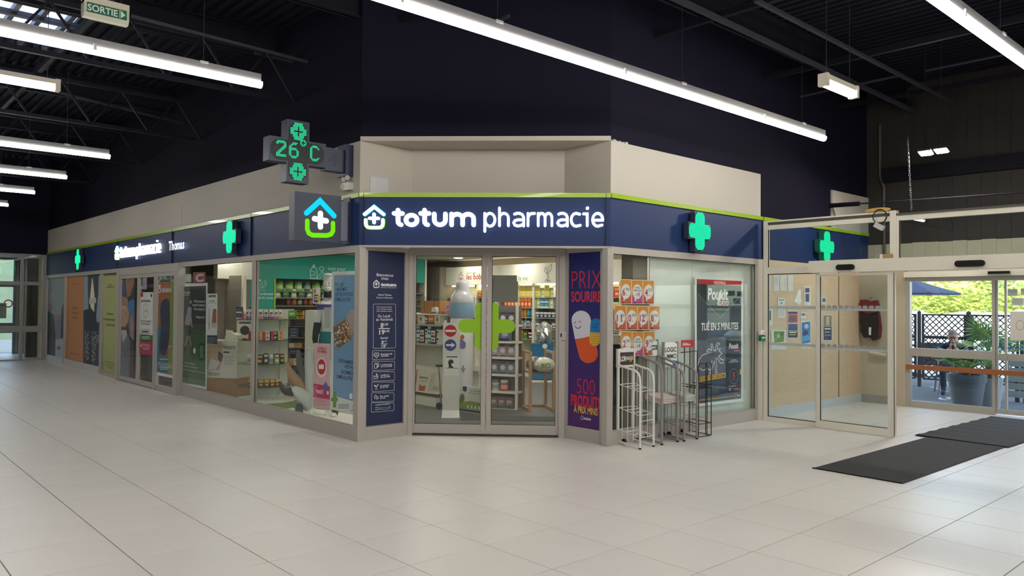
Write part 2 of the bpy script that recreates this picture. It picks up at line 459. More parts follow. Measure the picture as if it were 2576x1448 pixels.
# dark walls above
w = MB(); w.box(XL + .03, XL + .15, A.y, Y_END, Z_TOP + .001, Z_CEIL)
w.obox(((A.x + B.x) / 2 + .05, (A.y + B.y) / 2 + .05, (Z_TOP + .05 + Z_CEIL) / 2), (UC, NC, (0, 0, 1)), ((B - A).length / 2, .05, (Z_CEIL - Z_TOP - .05) / 2))
w.box(B.x, 9.735, YR + .03, YR + .15, Z_TOP, Z_CEIL); w.box(9.735, 11.885, YR + .03, YR + .15, Z_GREEN + .001, Z_CEIL); w.box(11.885, X_CLAD, YR + .03, YR + .15, 3.40, Z_CEIL)
w.box(4.45, XL + .03, Y_END - .1, Y_END, 2.75, Z_CEIL)
tag(w.build('wall_upper', m_darkwall), 'dark navy painted wall above the white bands up to the roof', kind='structure')
tag(MB().box(-9, XL, Y_END - .08, Y_END + .05, 2.76, Z_CEIL).build('wall_north', m_darkwall), 'dark wall above the far left glass doors', kind='structure')
tag(MB().box(11.885, X_CLAD, YR, YR + .12, Z_GREEN + .001, 3.40).build('wall_vestibule_upper', m_white), 'grey white wall patch above the vestibule fascia', kind='structure')

# ------------------------------------------------------------------ navy fascia with lime trim
def fascia(name, label, p0, p1, N, z0=Z_SIGN0, joints=()):
    p0, p1 = Vector(p0), Vector(p1); N = Vector(N); U = (p1 - p0).normalized(); L = (p1 - p0).length
    t = thing(name, ((p0.x + p1.x) / 2, (p0.y + p1.y) / 2, z0), label, 'fascia', 'navy fascia boards of the shop')
    c = (p0 + p1) / 2 - N * .05
    MB().obox((c.x, c.y, (z0 + Z_SIGN1) / 2), (U, N, (0, 0, 1)), (L / 2, .05, (Z_SIGN1 - z0) / 2)).build('panel', m_blue, t)
    c2 = (p0 + p1) / 2 - N * .04
    g = MB().obox((c2.x, c2.y, (Z_SIGN1 + Z_GREEN) / 2), (U, N, (0, 0, 1)), (L / 2, .06, (Z_GREEN - Z_SIGN1) / 2))
    g.build('green_trim', m_green, t)
    if joints:
        for u in joints:
            q = p0 + U * u + N * .0015
            MB().obox((q.x, q.y, (z0 + Z_GREEN) / 2), (U, N, (0, 0, 1)), (.0025, .022, (Z_GREEN - z0) / 2)).build('joint', m_bluej, t)
    lip = MB(); q = (p0 + p1) / 2 - N * .03
    lip.obox((q.x, q.y, z0 - .012), (U, N, (0, 0, 1)), (L / 2, .028, .012)); lip.build('bottom_lip', m_alu, t)
    return t
fascia('fascia_board', 'navy fascia along the left shop front under the white band', (XL, Y_END, 0), (XL, A.y, 0), (-1, 0, 0), joints=(3.2, 6.4, 9.6, 12.8))
fascia('fascia_board', 'navy fascia across the chamfered entrance carrying the large lit name', A, B, NC, joints=(.05, (B - A).length - .05))
fascia('fascia_board', 'navy fascia on the right shop front between entrance and vestibule', (B.x, YR, 0), (9.76, YR, 0), (0, -1, 0))
fascia('fascia_board', 'navy fascia inside the glass vestibule at the right', (9.80, YR, 0), (13.18, YR, 0), (0, -1, 0))
# ------------------------------------------------------------------ hall light lines
m_led = glow('white light diffuser', (255, 252, 247), LAMP_L)
m_house = mat('grey lamp housing', (150, 148, 150), 0.45, var=.03, scale=4)
m_clip = mat('white lamp clip', (225, 225, 225), 0.5)
m_wire = mat('thin steel wire', (70, 70, 76), 0.4, metal=.6)
def light_line(x0, x1, y, label, z=3.6):
    t = thing('light_line', ((x0 + x1) / 2, y, z), label, 'ceiling light', 'suspended light lines of the hall')
    prof = [(-.036, .055), (-.036, .03), (-.026, .01), (-.01, .0), (.01, .0), (.026, .01), (.036, .03), (.036, .055)]
    d = MB(); n = len(prof)
    vs = [(x0, y + a, z + b) for a, b in prof] + [(x1, y + a, z + b) for a, b in prof]
    d.add(vs, [(i, i + 1, i + 1 + n, i + n) for i in range(n - 1)] + [tuple(range(n - 1, -1, -1)), tuple(range(n, 2 * n))])
    d.build('diffuser', m_led, t)
    hs = MB().box(x0, x1 - .012, y - .028, y + .028, z + .056, z + .13).build('housing', m_house, t)
    k = 0; x = x1 - .55
    while x > x0 + .3:
        MB().box(x - .035, x + .035, y - .033, y + .033, z + .115, z + .136).build('bracket', m_clip, hs)
        MB().box(x - .9 - .012, x - .9 + .012, y - .039, y - .028, z + .03, z + .085).build('clip', m_clip, hs)
        MB().tube([(x, y, z + .13), (x, y, 4.74)], .0025, 5).build('wire', m_wire, t)
        x -= 2.4; k += 1
    return t
light_line(-6, 9.9, 1.93, 'long white light line at the upper right, nearest the viewer')
light_line(-6, 9.23, 4.48, 'long white light line crossing the picture above the entrance sign')
for y, lb in ((7.08, 'long white light line at the upper left nearest the green cross sign'), (12.15, 'second light line from the viewer on the far left ceiling'),
              (14.69, 'third light line receding on the far left ceiling'), (17.21, 'fourth light line receding on the far left ceiling'), (19.92, 'farthest light line above the left glass doors')):
    light_line(-.2, 3.15, y, lb)
for y, lb in ((-.62, 'light line just behind the viewer'), (-3.17, 'second light line behind the viewer'), (-5.7, 'last light line behind the viewer')):
    light_line(-6, 9.2, y, lb)

# two enclosed batten lamps and two flat floodlights
m_led2 = glow('warm batten tube', (255, 246, 214), LAMP_L * .8)
m_batten = mat('cream batten housing', (205, 196, 180), .45)
def batten(p, L, z, label, top):
    x1, y = p
    t = thing('batten_lamp', (x1 - L / 2, y, z), label, 'ceiling light')
    MB().tube([(x1 - L + .05, y, z + .04), (x1 - .05, y, z + .04)], .042, 10).build('diffuser', m_led2, t, smooth=True)
    MB().box(x1 - L + .02, x1 - .02, y - .04, y + .04, z + .075, z + .125).build('housing', m_batten, t)
    for x in (x1 - L, x1 - .05):
        MB().box(x, x + .05, y - .05, y + .05, z + .005, z + .13).build('end_cap', m_batten, t)
    for x in (x1 - L + .08, x1 - .12):
        MB().tube([(x, y, z + .12), (x, y, top)], .004, 5).build('rod', m_wire, t)
p = onZ(2150, 250, 3.75); batten((p.x, p.y), .72, 3.75, 'short batten lamp hung on two rods at the right', 4.74)
p = onZ(150, 232, 3.83); batten((p.x, p.y), 1.6, 3.83, 'cream batten lamp at the left between two light lines', 4.74)
m_flood = glow('floodlight face', (255, 250, 240), LAMP_L * 26)
m_fl = mat('floodlight body', (70, 70, 74), .5)
for px, py, lb in ((2328, 386, 'left one of two small flat floodlights above the vestibule'), (2368, 380, 'right one of two small flat floodlights above the vestibule')):
    p = onX(px, py, 11.4)
    t = thing('floodlight', p, lb, 'ceiling light', 'flat floodlights above the vestibule')
    ax = (Vector((0, 1, 0)), Vector((.95, 0, -.3)).normalized(), Vector((.3, 0, .95)).normalized())
    MB().obox(p + ax[2] * .025, ax, (.085, .07, .018)).build('body', m_fl, t)
    MB().obox(p, ax, (.068, .055, .006)).build('lamp_face', m_flood, t)
    MB().tube([p + Vector((0, -.05, .04)), p + Vector((.02, 0, .22)), p + Vector((0, .05, .04))], .004, 5).build('bracket', m_wire, t)
    MB().tube([p + Vector((.02, 0, .22)), p + Vector((.02, .02, .5)), (p.x + .02, p.y, 5.21)], .004, 5).build('cable', m_wire, t)

# ------------------------------------------------------------------ frame helper
_FRC = [0]
def fr(mb, pn, u0, u1, v0, v1, d0, d1):
    _FRC[0] = (_FRC[0] + 1) % 7; d1 += _FRC[0] * .0001; d0 -= _FRC[0] * .0001; e_ = .00013 * _FRC[0] + .00005; u0 += e_; u1 -= e_; v0 += e_; v1 -= e_     # keeps touching faces from coinciding
    mb.prism([(u0, v0), (u1, v0), (u1, v1), (u0, v1)], pn.P, d0, d1); return mb

# ---- left shop front.  panel u = distance from the chamfer corner towards the far end is negative U
PL = Panel((XL, 0, 0), (0, -1, 0), (-1, 0, 0))           # u = -y
def window(name, pn, u0, u1, label, z0=.16, z1=2.13, wl=.05, wr=.05, head=.075, plinth=True, m=None, gl=None, pane_name='pane'):
    """fixed shop window with plinth, frame and one pane between u0 and u1 (outer edges)"""
    m = m or m_alu
    t = struct(name, pn.P((u0 + u1) / 2, 0), label)
    if plinth: fr(MB(), pn, u0, u1, 0, z0, -.06, 0).build('plinth', m, t)
    f = MB(); fr(f, pn, u0, u0 + wl, z0, z1, -.06, .004); fr(f, pn, u1 - wr, u1, z0, z1, -.06, .004)
    fr(f, pn, u0, u1, z1, z1 + head, -.06, .004)
    fr(f, pn, u0 + wl, u1 - wr, z0, z0 + .012, -.045, -.02)
    f.build('window_frame', m, t)
    fr(MB(), pn, u0 + wl - .004, u1 - wr + .004, z0 + .004, z1 + .002, -.034, -.026).build(pane_name, gl or m_glass, t)
    g = MB()
    for a, b, c_, d_ in ((u0 + wl, u0 + wl + .006, z0, z1), (u1 - wr - .006, u1 - wr, z0, z1), (u0 + wl, u1 - wr, z1 - .006, z1)):
        fr(g, pn, a, b, c_, d_, -.026, -.018)
    g.build('gasket', m_alud, t)
    return t
yA, yB, yC = yL(636), yL(449), yL(388)
window('window_1', PL, -yA, -7.625, 'left shop window nearest the entrance with mannequin behind it', wl=.045, wr=.06)
window('window_2', PL, -yB, -yA, 'second shop window with a large cardboard box display behind it', wl=.06, wr=.045)
# secondary sliding door (proud of the front)
XD = 4.51
PD = Panel((XD, 0, 0), (0, -1, 0), (-1, 0, 0))
def uD(px): return -onX(px, 820, XD).y
d2 = struct('door_2', (XD, 15.4, 0), 'aluminium sliding door on the left shop front covered with posters')
f = MB(); fr(f, PD, uD(292), uD(298), 0, 2.2, -.11, .01); fr(f, PD, uD(438), uD(447), 0, 2.2, -.11, .01); fr(f, PD, uD(298), uD(438), 2.06, 2.185, -.11, .005)
fr(f, PD, uD(386), uD(390), 0, 2.06, -.08, .0); f.build('frame', m_alu, d2)
for px0, px1 in ((299, 345), (345, 387), (390, 438)):
    a, b = uD(px0), uD(px1)
    lf = MB(); fr(lf, PD, a, a + .06, .02, 2.06, -.05, -.005); fr(lf, PD, b - .06, b, .02, 2.06, -.05, -.005)
    fr(lf, PD, a, b, .02, .1, -.05, -.005); fr(lf, PD, a, b, 1.99, 2.06, -.05, -.005)
    o = lf.build('leaf', m_alu, d2)
    fr(MB(), PD, a + .055, b - .055, .095, 1.995, -.032, -.024).build('pane', m_glass, o)
# printed blind panels beyond the door
w5 = struct('window_5', (XL, 20.6, 0), 'far run of printed window panels on the left shop front')
f = MB(); fr(f, PL, -Y_END, -yL(252), 0, .15, -.06, 0); f.build('plinth', mat('pale plinth', (205, 205, 203), .4), w5)
f = MB()
for px in (114, 161, 252, 293): u = -yL(px); fr(f, PL, u - .05, u + .05, .02, 2.2, -.06, .004)
fr(f, PL, -Y_END, -yL(292), 2.13, 2.2, -.06, .004); fr(f, PL, -yL(252), -yL(293), 0, .06, -.06, .002); f.build('window_frame', m_alu, w5)
fr(MB(), PL, -Y_END, -yL(293), .1, 2.15, -.05, -.04).build('backing', mat('panel back', (120, 120, 118), .6), w5)

# ---- entrance: angled side panels and double sliding door
mcor = MB(); mcor.box(XL - .0075, XL + .075, 7.5955, 7.70, 0, Z_SIGN0 - .026); mcor.box(6.513, 6.60, YR - .0075, YR + .07, 0, Z_SIGN0 - .026)
tag(mcor.build('trim_1', m_alu), 'aluminium corner posts either side of the entrance', kind='structure')
PI_ = Panel((0, 7.625, 0), (1, 0, 0), (0, -1, 0))          # info panel, faces -y
PQ = Panel((6.565, 0, 0), (0, -1, 0), (-1, 0, 0))          # price banner, faces -x
def side_panel(name, pn, u0, u1, i0, i1, label):
    t = struct(name, pn.P((u0 + u1) / 2, 0), label)
    f = MB(); fr(f, pn, u0, i0, 0, Z_SIGN0, -.06, 0); fr(f, pn, i1, u1, 0, Z_SIGN0, -.06, 0); fr(f, pn, i0, i1, 0, .15, -.06, 0); fr(f, pn, i0, i1, 2.16, Z_SIGN0, -.06, 0)
    f.build('frame', m_alu, t)
    fr(MB(), pn, i0, i1, .15, 2.16, -.06, -.03).build('infill', m_alu, t)
    return t
side_panel('trim_2', PI_, XL + .02, A2.x - .01, 4.69, 5.20, 'aluminium frame left of the entrance holding the navy opening hours panel')
side_panel('trim_3', PQ, -B2.y + .01, -YR - .02, -6.288, -5.776, 'aluminium frame right of the entrance holding the purple price banner')
PE = Panel((A2.x, A2.y, 0), UC, NC)                        # door plane, u from A2
LD = (B2 - A2).length
d1 = struct('door_1', (A2 + B2) / 2, 'double sliding glass door of the shop entrance')
f = MB(); fr(f, PE, -.02, .035, 0, 2.21, -.08, .03); fr(f, PE, LD - .05, LD + .02, 0, 2.21, -.08, .03); fr(f, PE, 0, LD, 2.15, 2.215, -.08, .03)
f.build('door_frame', m_alu, d1)
fr(MB(), PE, .03, LD - .03, 0, .018, -.07, .02).build('threshold', mat('door track', (70, 66, 64), .5), d1)
UM = .9025
for a, b, gl_, gr_ in ((.035, UM - .003, .057, .842), (UM + .003, LD - .05, .963, 1.722)):
    lf = MB(); fr(lf, PE, a, gl_, .025, 2.15, -.05, 0); fr(lf, PE, gr_, b, .025, 2.15, -.05, 0); fr(lf, PE, gl_, gr_, .025, .135, -.05, 0); fr(lf, PE, gl_, gr_, 2.125, 2.15, -.05, 0)
    o = lf.build('leaf', m_alu, d1)
    fr(MB(), PE, gl_ - .004, gr_ + .004, .13, 2.13, -.032, -.024).build('pane', m_glass, o)
    g = MB()
    for q in ((gl_, gl_ + .006, .135, 2.125), (gr_ - .006, gr_, .135, 2.125), (gl_, gr_, .135, .141), (gl_, gr_, 2.119, 2.125)): fr(g, PE, *q, -.024, -.016)
    g.build('gasket', m_alud, o)
m_crossg = mat('lime green vinyl', (140, 190, 12), .45)
def cross_half(side):
    """half of a rounded plus on one door leaf; glass edge at e"""
    uc, vc, hw, hh, al, at = .903, 1.2955, .1425, .2815, .339, .0815
    e = .842 if side < 0 else .963
    r = .07
    pts = [(e, vc + hh)] + [(uc + side * (hw - r + r * math.sin(a)), vc + hh - r + r * math.cos(a)) for a in [i * PI / 2 / 6 for i in range(7)]]
    pts += [(uc + side * hw, vc + at)] + [(uc + side * (al - at + at * math.sin(a)), vc + at * math.cos(a)) for a in [i * PI / 12 for i in range(13)]] + [(uc + side * hw, vc - at)]
    pts += [(uc + side * (hw - r + r * math.sin(a)), vc - hh + r + r * math.cos(a)) for a in [PI / 2 + i * PI / 12 for i in range(7)]] + [(e, vc - hh)]
    return pts
for s, lb in ((-1, 'left half of the lime green cross sticker on the entrance door'), (1, 'right half of the lime green cross sticker on the entrance door')):
    q = cross_half(s)
    mb = MB(); mb.prism(q, PE.P, -.0225, -.021)
    tag(mb.build('cross_sticker', m_crossg), lb, 'sticker', 'lime cross stickers')
m_lock = mat('light grey switch box', (205, 202, 196), .4)
t = thing('key_switch', PQ.P(-6.335, 1.2), 'small grey key switch box on the right jamb of the entrance door', 'switch')
fr(MB(), PQ, -6.36, -6.30, 1.14, 1.245, 0, .04).build('housing', m_lock, t); fr(MB(), PQ, -6.35, -6.33, 1.18, 1.22, .04, .046).build('key_plate', m_alud, t)

# ---- right shop front
PR = Panel((0, YR, 0), (1, 0, 0), (0, -1, 0))
window('window_3', PR, 6.565, X_PART - .01, 'right shop window with price sheets and the dark lice treatment poster', wl=.05, wr=.06, z0=.15)
tag(MB().box(X_PART - .02, X_PART + .06, YR - .06, YR + .02, 0, 2.2).build('trim_4', m_cream), 'cream post where the right shop window meets the vestibule', kind='structure')

# ------------------------------------------------------------------ glass vestibule on the right
PV = Panel((X_PART, 0, 0), (0, -1, 0), (-1, 0, 0))         # u = -y
v = struct('door_3', (X_PART, 4.7, 0), 'cream framed glass partition of the vestibule with its automatic door open')
f = MB()
fr(f, PV, -5.56, -5.50, 0, 2.73, -.06, 0); fr(f, PV, -5.56, -4.78, 0, .06, -.05, 0)
fr(f, PV, -5.5, -4.78, 2.0, 2.09, -.06, 0)
fr(f, PV, -5.56, -3.87, 2.605, 2.665, -.06, 0); fr(f, PV, -5.56, -3.87, 2.705, 2.725, -.06, 0)
fr(f, PV, -3.875, -3.80, 2.15, 2.73, -.07, .01); fr(f, PV, -3.80, -3.775, 2.15, 2.67, -.06, 0)
fr(f, PV, -3.80, 2.0, 2.605, 2.665, -.06, .0); fr(f, PV, -4.82, -4.765, 0, 2.0, -.06, -.01)
f.build('frame', m_cream, v)
f = MB(); fr(f, PV, -5.5, -3.875, 2.665, 2.705, -.05, -.015); fr(f, PV, -3.80, 2.0, 2.665, 2.69, -.06, .012)
f.build('dark_gasket_strip', mat('dark strip', (84, 80, 74), .6), v)
fr(MB(), PV, -5.5, -3.875, 2.09, 2.605, -.035, -.027).build('pane', m_glass2, v)
fr(MB(), PV, -3.775, 2.0, 2.15, 2.605, -.035, -.027).build('pane', m_glass2, v)
fr(MB(), PV, -5.5, -4.815, .06, 2.0, -.035, -.027).build('pane', m_glass2, v)
g = MB(); fr(g, PV, -5.5, -5.49, .06, 2.0, -.027, -.015); fr(g, PV, -5.5, -4.82, .06, .07, -.027, -.015); fr(g, PV, -5.5, -4.82, 1.99, 2.0, -.027, -.015); fr(g, PV, -5.5, -5.49, 2.09, 2.605, -.027, -.015); fr(g, PV, -3.775, -3.765, 2.15, 2.605, -.027, -.015)
g.build('gasket', m_alud, v)
op = fr(MB(), PV, -4.86, .6, 1.995, 2.15, -.02, .10).build('operator_header', m_cream, v)
m_sens = mat('black sensor plastic', (18, 18, 20), .25)
for u0, u1 in ((-4.485, -4.255), (-3.12, -2.815)):
    mb = MB(); mb.prism(rrect(u0, 2.02, u1, 2.09, .034, 6), PV.P, .10, .135); mb.build('sensor', m_sens, op)
# opened door leaf standing in front of the fixed pane
lf = MB(); u0, u1 = -4.78, -3.80
fr(lf, PV, u0, u0 + .05, .012, 1.98, .012, .055); fr(lf, PV, u1 - .085, u1, .012, 1.98, .012, .055); fr(lf, PV, u0, u1, .012, .10, .012, .055); fr(lf, PV, u0, u1, 1.95, 1.98, .012, .055)
lfo = lf.build('leaf', m_cream, v)
fr(MB(), PV, u0 + .045, u1 - .08, .095, 1.955, .03, .038).build('pane', m_glass2, lfo)
g = MB(); fr(g, PV, u0 + .05, u0 + .058, .1, 1.95, .038, .046); fr(g, PV, u0 + .05, u1 - .085, .1, .108, .038, .046); fr(g, PV, u1 - .012, u1 - .004, .012, 1.98, .055, .058); g.build('gasket', m_alud, lfo)
# second leaf, slid back beyond the right edge of the opening
lf2 = MB(); fr(lf2, PV, -1.0, -.9, .012, 1.98, .012, .055); fr(lf2, PV, -.05, .05, .012, 1.98, .012, .055); fr(lf2, PV, -1.0, .05, .012, .1, .012, .055); lf2.build('leaf', m_cream, v)
# frosted safety bands
m_band = mat('frosted band', (198, 202, 198), .6); _trans(m_band, .35)
m_hex = mat('grey hexagon dots', (150, 150, 148), .5)
for z in (1.545, 1.05):
    fr(MB(), PV, -5.5, -4.82, z - .02, z + .02, -.027, -.0255).build('frosted_band', m_band, v)
    o = fr(MB(), PV, u0 + .05, u1 - .085, z - .035, z - .005, .038, .0395).build('frosted_band', m_band, lfo)
    hx = MB(); n = 12
    for i in range(n):
        uc = u0 + .085 + i * .0765; hx.prism([(uc + .036 * math.cos(a), z + .012 + .022 * math.sin(a) * 1.1) for a in [PI / 3 * q for q in range(6)]], PV.P, .0385, .040)
    hx.build('hexagon_dots', m_hex, lfo)
# solid wall south of the opening and closing walls of the vestibule
tag(MB().box(X_PART, X_PART + .1, -7, -.9, 0, 2.7).build('wall_partition', m_shell), 'plain wall south of the vestibule opening', kind='structure')
tag(MB().box(X_PART, X_CLAD, -1.1, -1.0, 0, Z_CEIL).build('wall_vestibule_south', m_shell), 'south wall of the vestibule', kind='structure')
m_ply = mat('oak veneer board', (222, 192, 160), .5, var=.10, scale=3.0, stretch=(1.2, 1.0, 9.0))
m_plyj = mat('dark board joint', (92, 70, 50), .7)
wv = MB().box(9.75, 13.0, YR, YR + .08, .13, 2.21).build('wall_vestibule', m_ply); tag(wv, 'oak veneer notice wall inside the vestibule', kind='structure')
jx = onY(2110, 800, YR).x
MB().box(jx - .012, jx + .012, YR - .002, YR, .13, 2.21).build('board_joint', m_plyj, wv)
bb = MB().box(9.75, 12.9, YR - .02, YR + .06, 0, .135).build('baseboard_vestibule', mat('pale skirting', (206, 208, 208), .35)); tag(bb, 'pale skirting under the oak board', kind='structure')
# east wall with the outer automatic door
m_clad = mat('beige metal cladding', (190, 180, 158), .55, var=.06, scale=3)
we = MB(); we.box(X_EAST, X_EAST + .1, 4.93, YR + .02, 0, 2.2); we.box(X_EAST - .05, X_EAST + .06, 4.90, 5.07, 0, 2.13)
we_ = we.build('wall_east', mat('stained beige render', (188, 176, 155), .7, var=.12, scale=2.5)); tag(we_, 'stained beige wall beside the outer glass door', kind='structure')
MB().box(X_EAST - .015, X_EAST + .0, 5.07, YR, 0, .13).build('skirting', mat('grey skirting', (150, 148, 142), .5), we_)
cl = struct('wall_east_upper', (X_CLAD, 2, 2.1), 'ribbed cladding wall above the outer door, beige below and soot dark above')
for i in range(38):
    y = YR + .1 - i * .2
    m1 = MB(); m1.box(X_CLAD, X_CLAD + .05, y - .197, y, 2.1, 2.6 + .02 * random.random()); m1.build('cladding_panel', m_clad, cl)
m_soot = mat('soot dark cladding', (50, 44, 42), .7, var=.2, scale=4)
for i in range(38):
    y = YR + .1 - i * .2
    MB().box(X_CLAD, X_CLAD + .05, y - .197, y, 2.6 + .015 * random.random(), Z_CEIL).build('upper_cladding_panel', m_soot, cl)
MB().box(X_CLAD + .05, X_CLAD + .2, -1.1, YR + .2, 2.1, Z_CEIL).build('backing', m_soot, cl)
MB().box(X_CLAD - .12, X_CLAD, -1.1, 5.35, 3.62, 3.85).build('dark_beam', m_beam, cl)
MB().tube([(X_CLAD - .03, 5.43, 4.6), (X_CLAD - .03, 5.43, 3.75), (X_CLAD - .03, 5.36, 3.55), (X_CLAD - .03, 5.36, 2.2)], .022, 8).build('conduit', mat('old conduit', (96, 88, 80), .6), cl)
PO = Panel((X_EAST - .01, 0, 0), (0, -1, 0), (-1, 0, 0))
d4 = struct('door_4', (X_EAST, 3.6, 0), 'outer automatic glass door facing the terrace')
m_alu2 = mat('grey aluminium door', (172, 168, 160), .4)
f = MB(); fr(f, PO, -4.91, -4.835, 0, 2.03, -.06, .03); fr(f, PO, -4.91, -1.4, 1.965, 2.03, -.06, .03); fr(f, PO, -4.91, -3.67, .0, .1, -.06, .02)
fr(f, PO, -4.84, -3.67, .80, .925, -.05, .02); fr(f, PO, -3.695, -3.655, 0, 1.97, -.06, .02)
f.build('frame', m_alu2, d4)
fr(MB(), PO, -4.91, -1.3, 2.03, 2.12, -.05, .08).build('header', m_cream, d4)
fr(MB(), PO, -3.83, -2.4, 2.03, 2.125, .08, .15).build('operator_cover', m_cream, d4)
fr(MB(), PO, -3.70, -3.42, 2.055, 2.095, .15, .19).build('sensor', m_sens, d4)
fr(MB(), PO, -4.835, -3.695, .10, 1.965, -.02, -.012).build('pane', m_glass2, d4)
for a, b in ((-3.655, -2.5), (-2.5, -1.35)):
    lf = MB(); a2 = a if a > -3 else a
    fr(lf, PO, a, a + .03, .02, 1.965, -.045, -.01); fr(lf, PO, b - .06, b, .02, 1.965, -.045, -.01); fr(lf, PO, a, b, .02, .09, -.045, -.01); fr(lf, PO, a, b, .80, .90, -.045, -.01); fr(lf, PO, a + .115, a + .145, .02, 1.965, -.045, .0)
    o = lf.build('leaf', m_alu2, d4); fr(MB(), PO, a + .02, b - .05, .085, 1.965, -.03, -.022).build('pane', m_glass2, o)
hr = fr(MB(), PO, -4.89, -1.3, .59, .665, .03, .06); hr.build('wooden_rail', mat('red brown wood rail', (158, 92, 52), .5, var=.08, scale=6, stretch=(1, .2, 4)), d4)
m_chev = mat('blue chevron print', (40, 96, 205), .5)
for z in (1.45, .985):
    cv = MB()
    for i in range(36):
        uc = -3.63 + i * .03
        for sgn in (1, -1): cv.prism([(uc, z), (uc + .012, z), (uc + .024, z + sgn * .02), (uc + .012, z + sgn * .02)], PO.P, -.0215, -.0205)
    cv.build('chevron_print', m_chev, d4)
tag(MB().box(X_EAST, X_EAST + .1, -1.1, 1.4, 0, 2.2).build('wall_east_south', m_shell), 'wall south of the outer door', kind='structure')
# ------------------------------------------------------------------ lit lettering
m_lit = glow('lit letter white', (240, 246, 255), 2.2)
m_litcy = glow('lit cyan', (40, 205, 255), 1.5)
m_litgr = glow('lit lime', (120, 225, 20), 1.4)
m_litwg = glow('lit pale lime', (240, 255, 205), 1.7)
m_litwc = glow('lit pale cyan', (205, 244, 255), 1.8)
m_lside = mat('letter return', (205, 215, 228), .5)

def glyph_t(x): return [[(x, 738), (x, 840), (x + 3, 862), (x + 14, 875), (x + 30, 880)], [(x - 38, 770), (x + 43, 770)]]
def glyph_a(x): return [[(x + 20, 777), (x + 50, 769), (x + 78, 773), (x + 97, 790), (x + 104, 815), (x + 104, 893)],
                        [(x + 104, 832), (x + 45, 832), (x + 20, 843), (x + 12, 862), (x + 20, 883), (x + 45, 893), (x + 75, 889), (x + 104, 870)]]
def arch(x0, x1, yt, yb): return [(x0, yt + 45)] + [(p[0], p[1]) for p in arc((x0 + x1) / 2, yt + 45, (x1 - x0) / 2, 45, 180, 360, 10)] + [(x1, yb)]
# strokes in a 2576-wide enlargement of the entrance sign; first five bold, then light
GLYPHS = [('t', 42, glyph_t(400)), ('o', 42, [arc(532, 834, 54, 47, 0, 360, 28)]), ('t', 42, glyph_t(660)),
          ('u', 42, [[(755, 775), (755, 830)] + arc(809.5, 832, 54.5, 49, 180, 0, 12) + [(864, 775)]]),
          ('m', 42, [[(924, 882), (924, 776)], arch(924, 1032, 777, 882), arch(1032, 1140, 777, 882)]),
          ('p', 25, [[(1249, 770), (1249, 945)], arc(1300, 832, 48, 63, 0, 360, 28)]),
          ('h', 25, [[(1393, 717), (1393, 890)], arch(1393, 1480, 769, 890)]),
          ('a', 25, [[(1540, 777), (1562, 769), (1590, 769), (1616, 781), (1630, 808), (1630, 893)], [(1630, 832), (1570, 832), (1543, 842), (1532, 862), (1543, 884), (1570, 893), (1602, 888), (1630, 870)]]),
          ('r', 25, [[(1672, 770), (1672, 890)], [(1672, 812), (1682, 786), (1702, 772), (1736, 770)]]),
          ('m', 25, [[(1772, 770), (1772, 890)], arch(1772, 1839, 769, 890), arch(1839, 1906, 769, 890)]),
          ('a', 25, [[(1972, 777), (1994, 769), (2020, 769), (2044, 781), (2057, 808), (2057, 893)], [(2057, 832), (2000, 832), (1973, 842), (1962, 862), (1973, 884), (2000, 893), (2030, 888), (2057, 870)]]),
          ('c', 25, [[(2178, 778)] + arc(2143, 832, 48, 63, 300, 60, 18)[1:-1] + [(2184, 886)]]),
          ('i', 25, [[(2216, 774), (2252, 774), (2252, 890)], arc(2254, 719, 3, 3, 0, 360, 6)]),
          ('e', 25, [[(2305, 836), (2402, 836)] + arc(2354, 832, 49, 63, 355, 65, 22) + [(2396, 884)]])]
PC = Panel((A.x, A.y, 0), UC, NC)
def crop6(cx, cy): return PC.px(900 + cx / 3.903, 340 + cy / 3.903)
KPX = 0.00446 / 3.903
U_T0 = crop6(343, 834)[0]

def lit_name(pn, du, dv, sc, label, name='lit_sign', word_gap=True, tail=None):
    def mp(p):
        u, v = crop6(*p); return (du + (u - U_T0) * sc, dv + (v - 2.42) * sc)
    t = thing(name, pn.P(du, dv), label, 'sign')
    for ch, w, strokes in GLYPHS:
        mb = MB()
        for s in strokes:
            for q in stroke([mp(p) for p in s], w * KPX * sc, caps=8):
                mb.use(m_lit).prism([(a[0], a[1]) for a in q], pn.P, .012, .042)
        mb.build('letter', m_lit, t)
    # house emblem: roof, basket, plus
    mb = MB()
    for q in stroke([mp(p) for p in ((72, 778), (165, 704), (258, 778))], 31 * KPX * sc, caps=8): mb.prism([(a[0], a[1]) for a in q], pn.P, .012, .042)
    mb.build('emblem_roof', m_litwc, t)
    mb = MB()
    bk = [(83, 832), (83, 868), (88, 890), (102, 904), (125, 908), (208, 908), (232, 904), (246, 890), (251, 868), (251, 832)]
    for q in stroke([mp(p) for p in bk], 29 * KPX * sc, caps=8): mb.prism([(a[0], a[1]) for a in q], pn.P, .012, .042)
    mb.build('emblem_basket', m_litwg, t)
    mb = MB()
    for s in (((165, 776), (165, 860)), ((122, 818), (208, 818))):
        for q in stroke([mp(p) for p in s], 30 * KPX * sc, caps=8): mb.prism([(a[0], a[1]) for a in q], pn.P, .012, .042)
    mb.build('emblem_plus', m_lit, t)
    # coloured glow rims behind the emblem
    mb = MB()
    for q in stroke([mp(p) for p in ((72, 778), (165, 704), (258, 778))], 40 * KPX * sc, caps=8): mb.prism([(a[0], a[1]) for a in q], pn.P, .004, .011)
    mb.build('roof_rim', m_litcy, t)
    mb = MB()
    for q in stroke([mp(p) for p in bk], 38 * KPX * sc, caps=8): mb.prism([(a[0], a[1]) for a in q], pn.P, .004, .011)
    mb.build('basket_rim', m_litgr, t)
    return t
lit_name(PC, U_T0, 2.42, 1.0, 'large lit white name with house emblem on the entrance fascia')
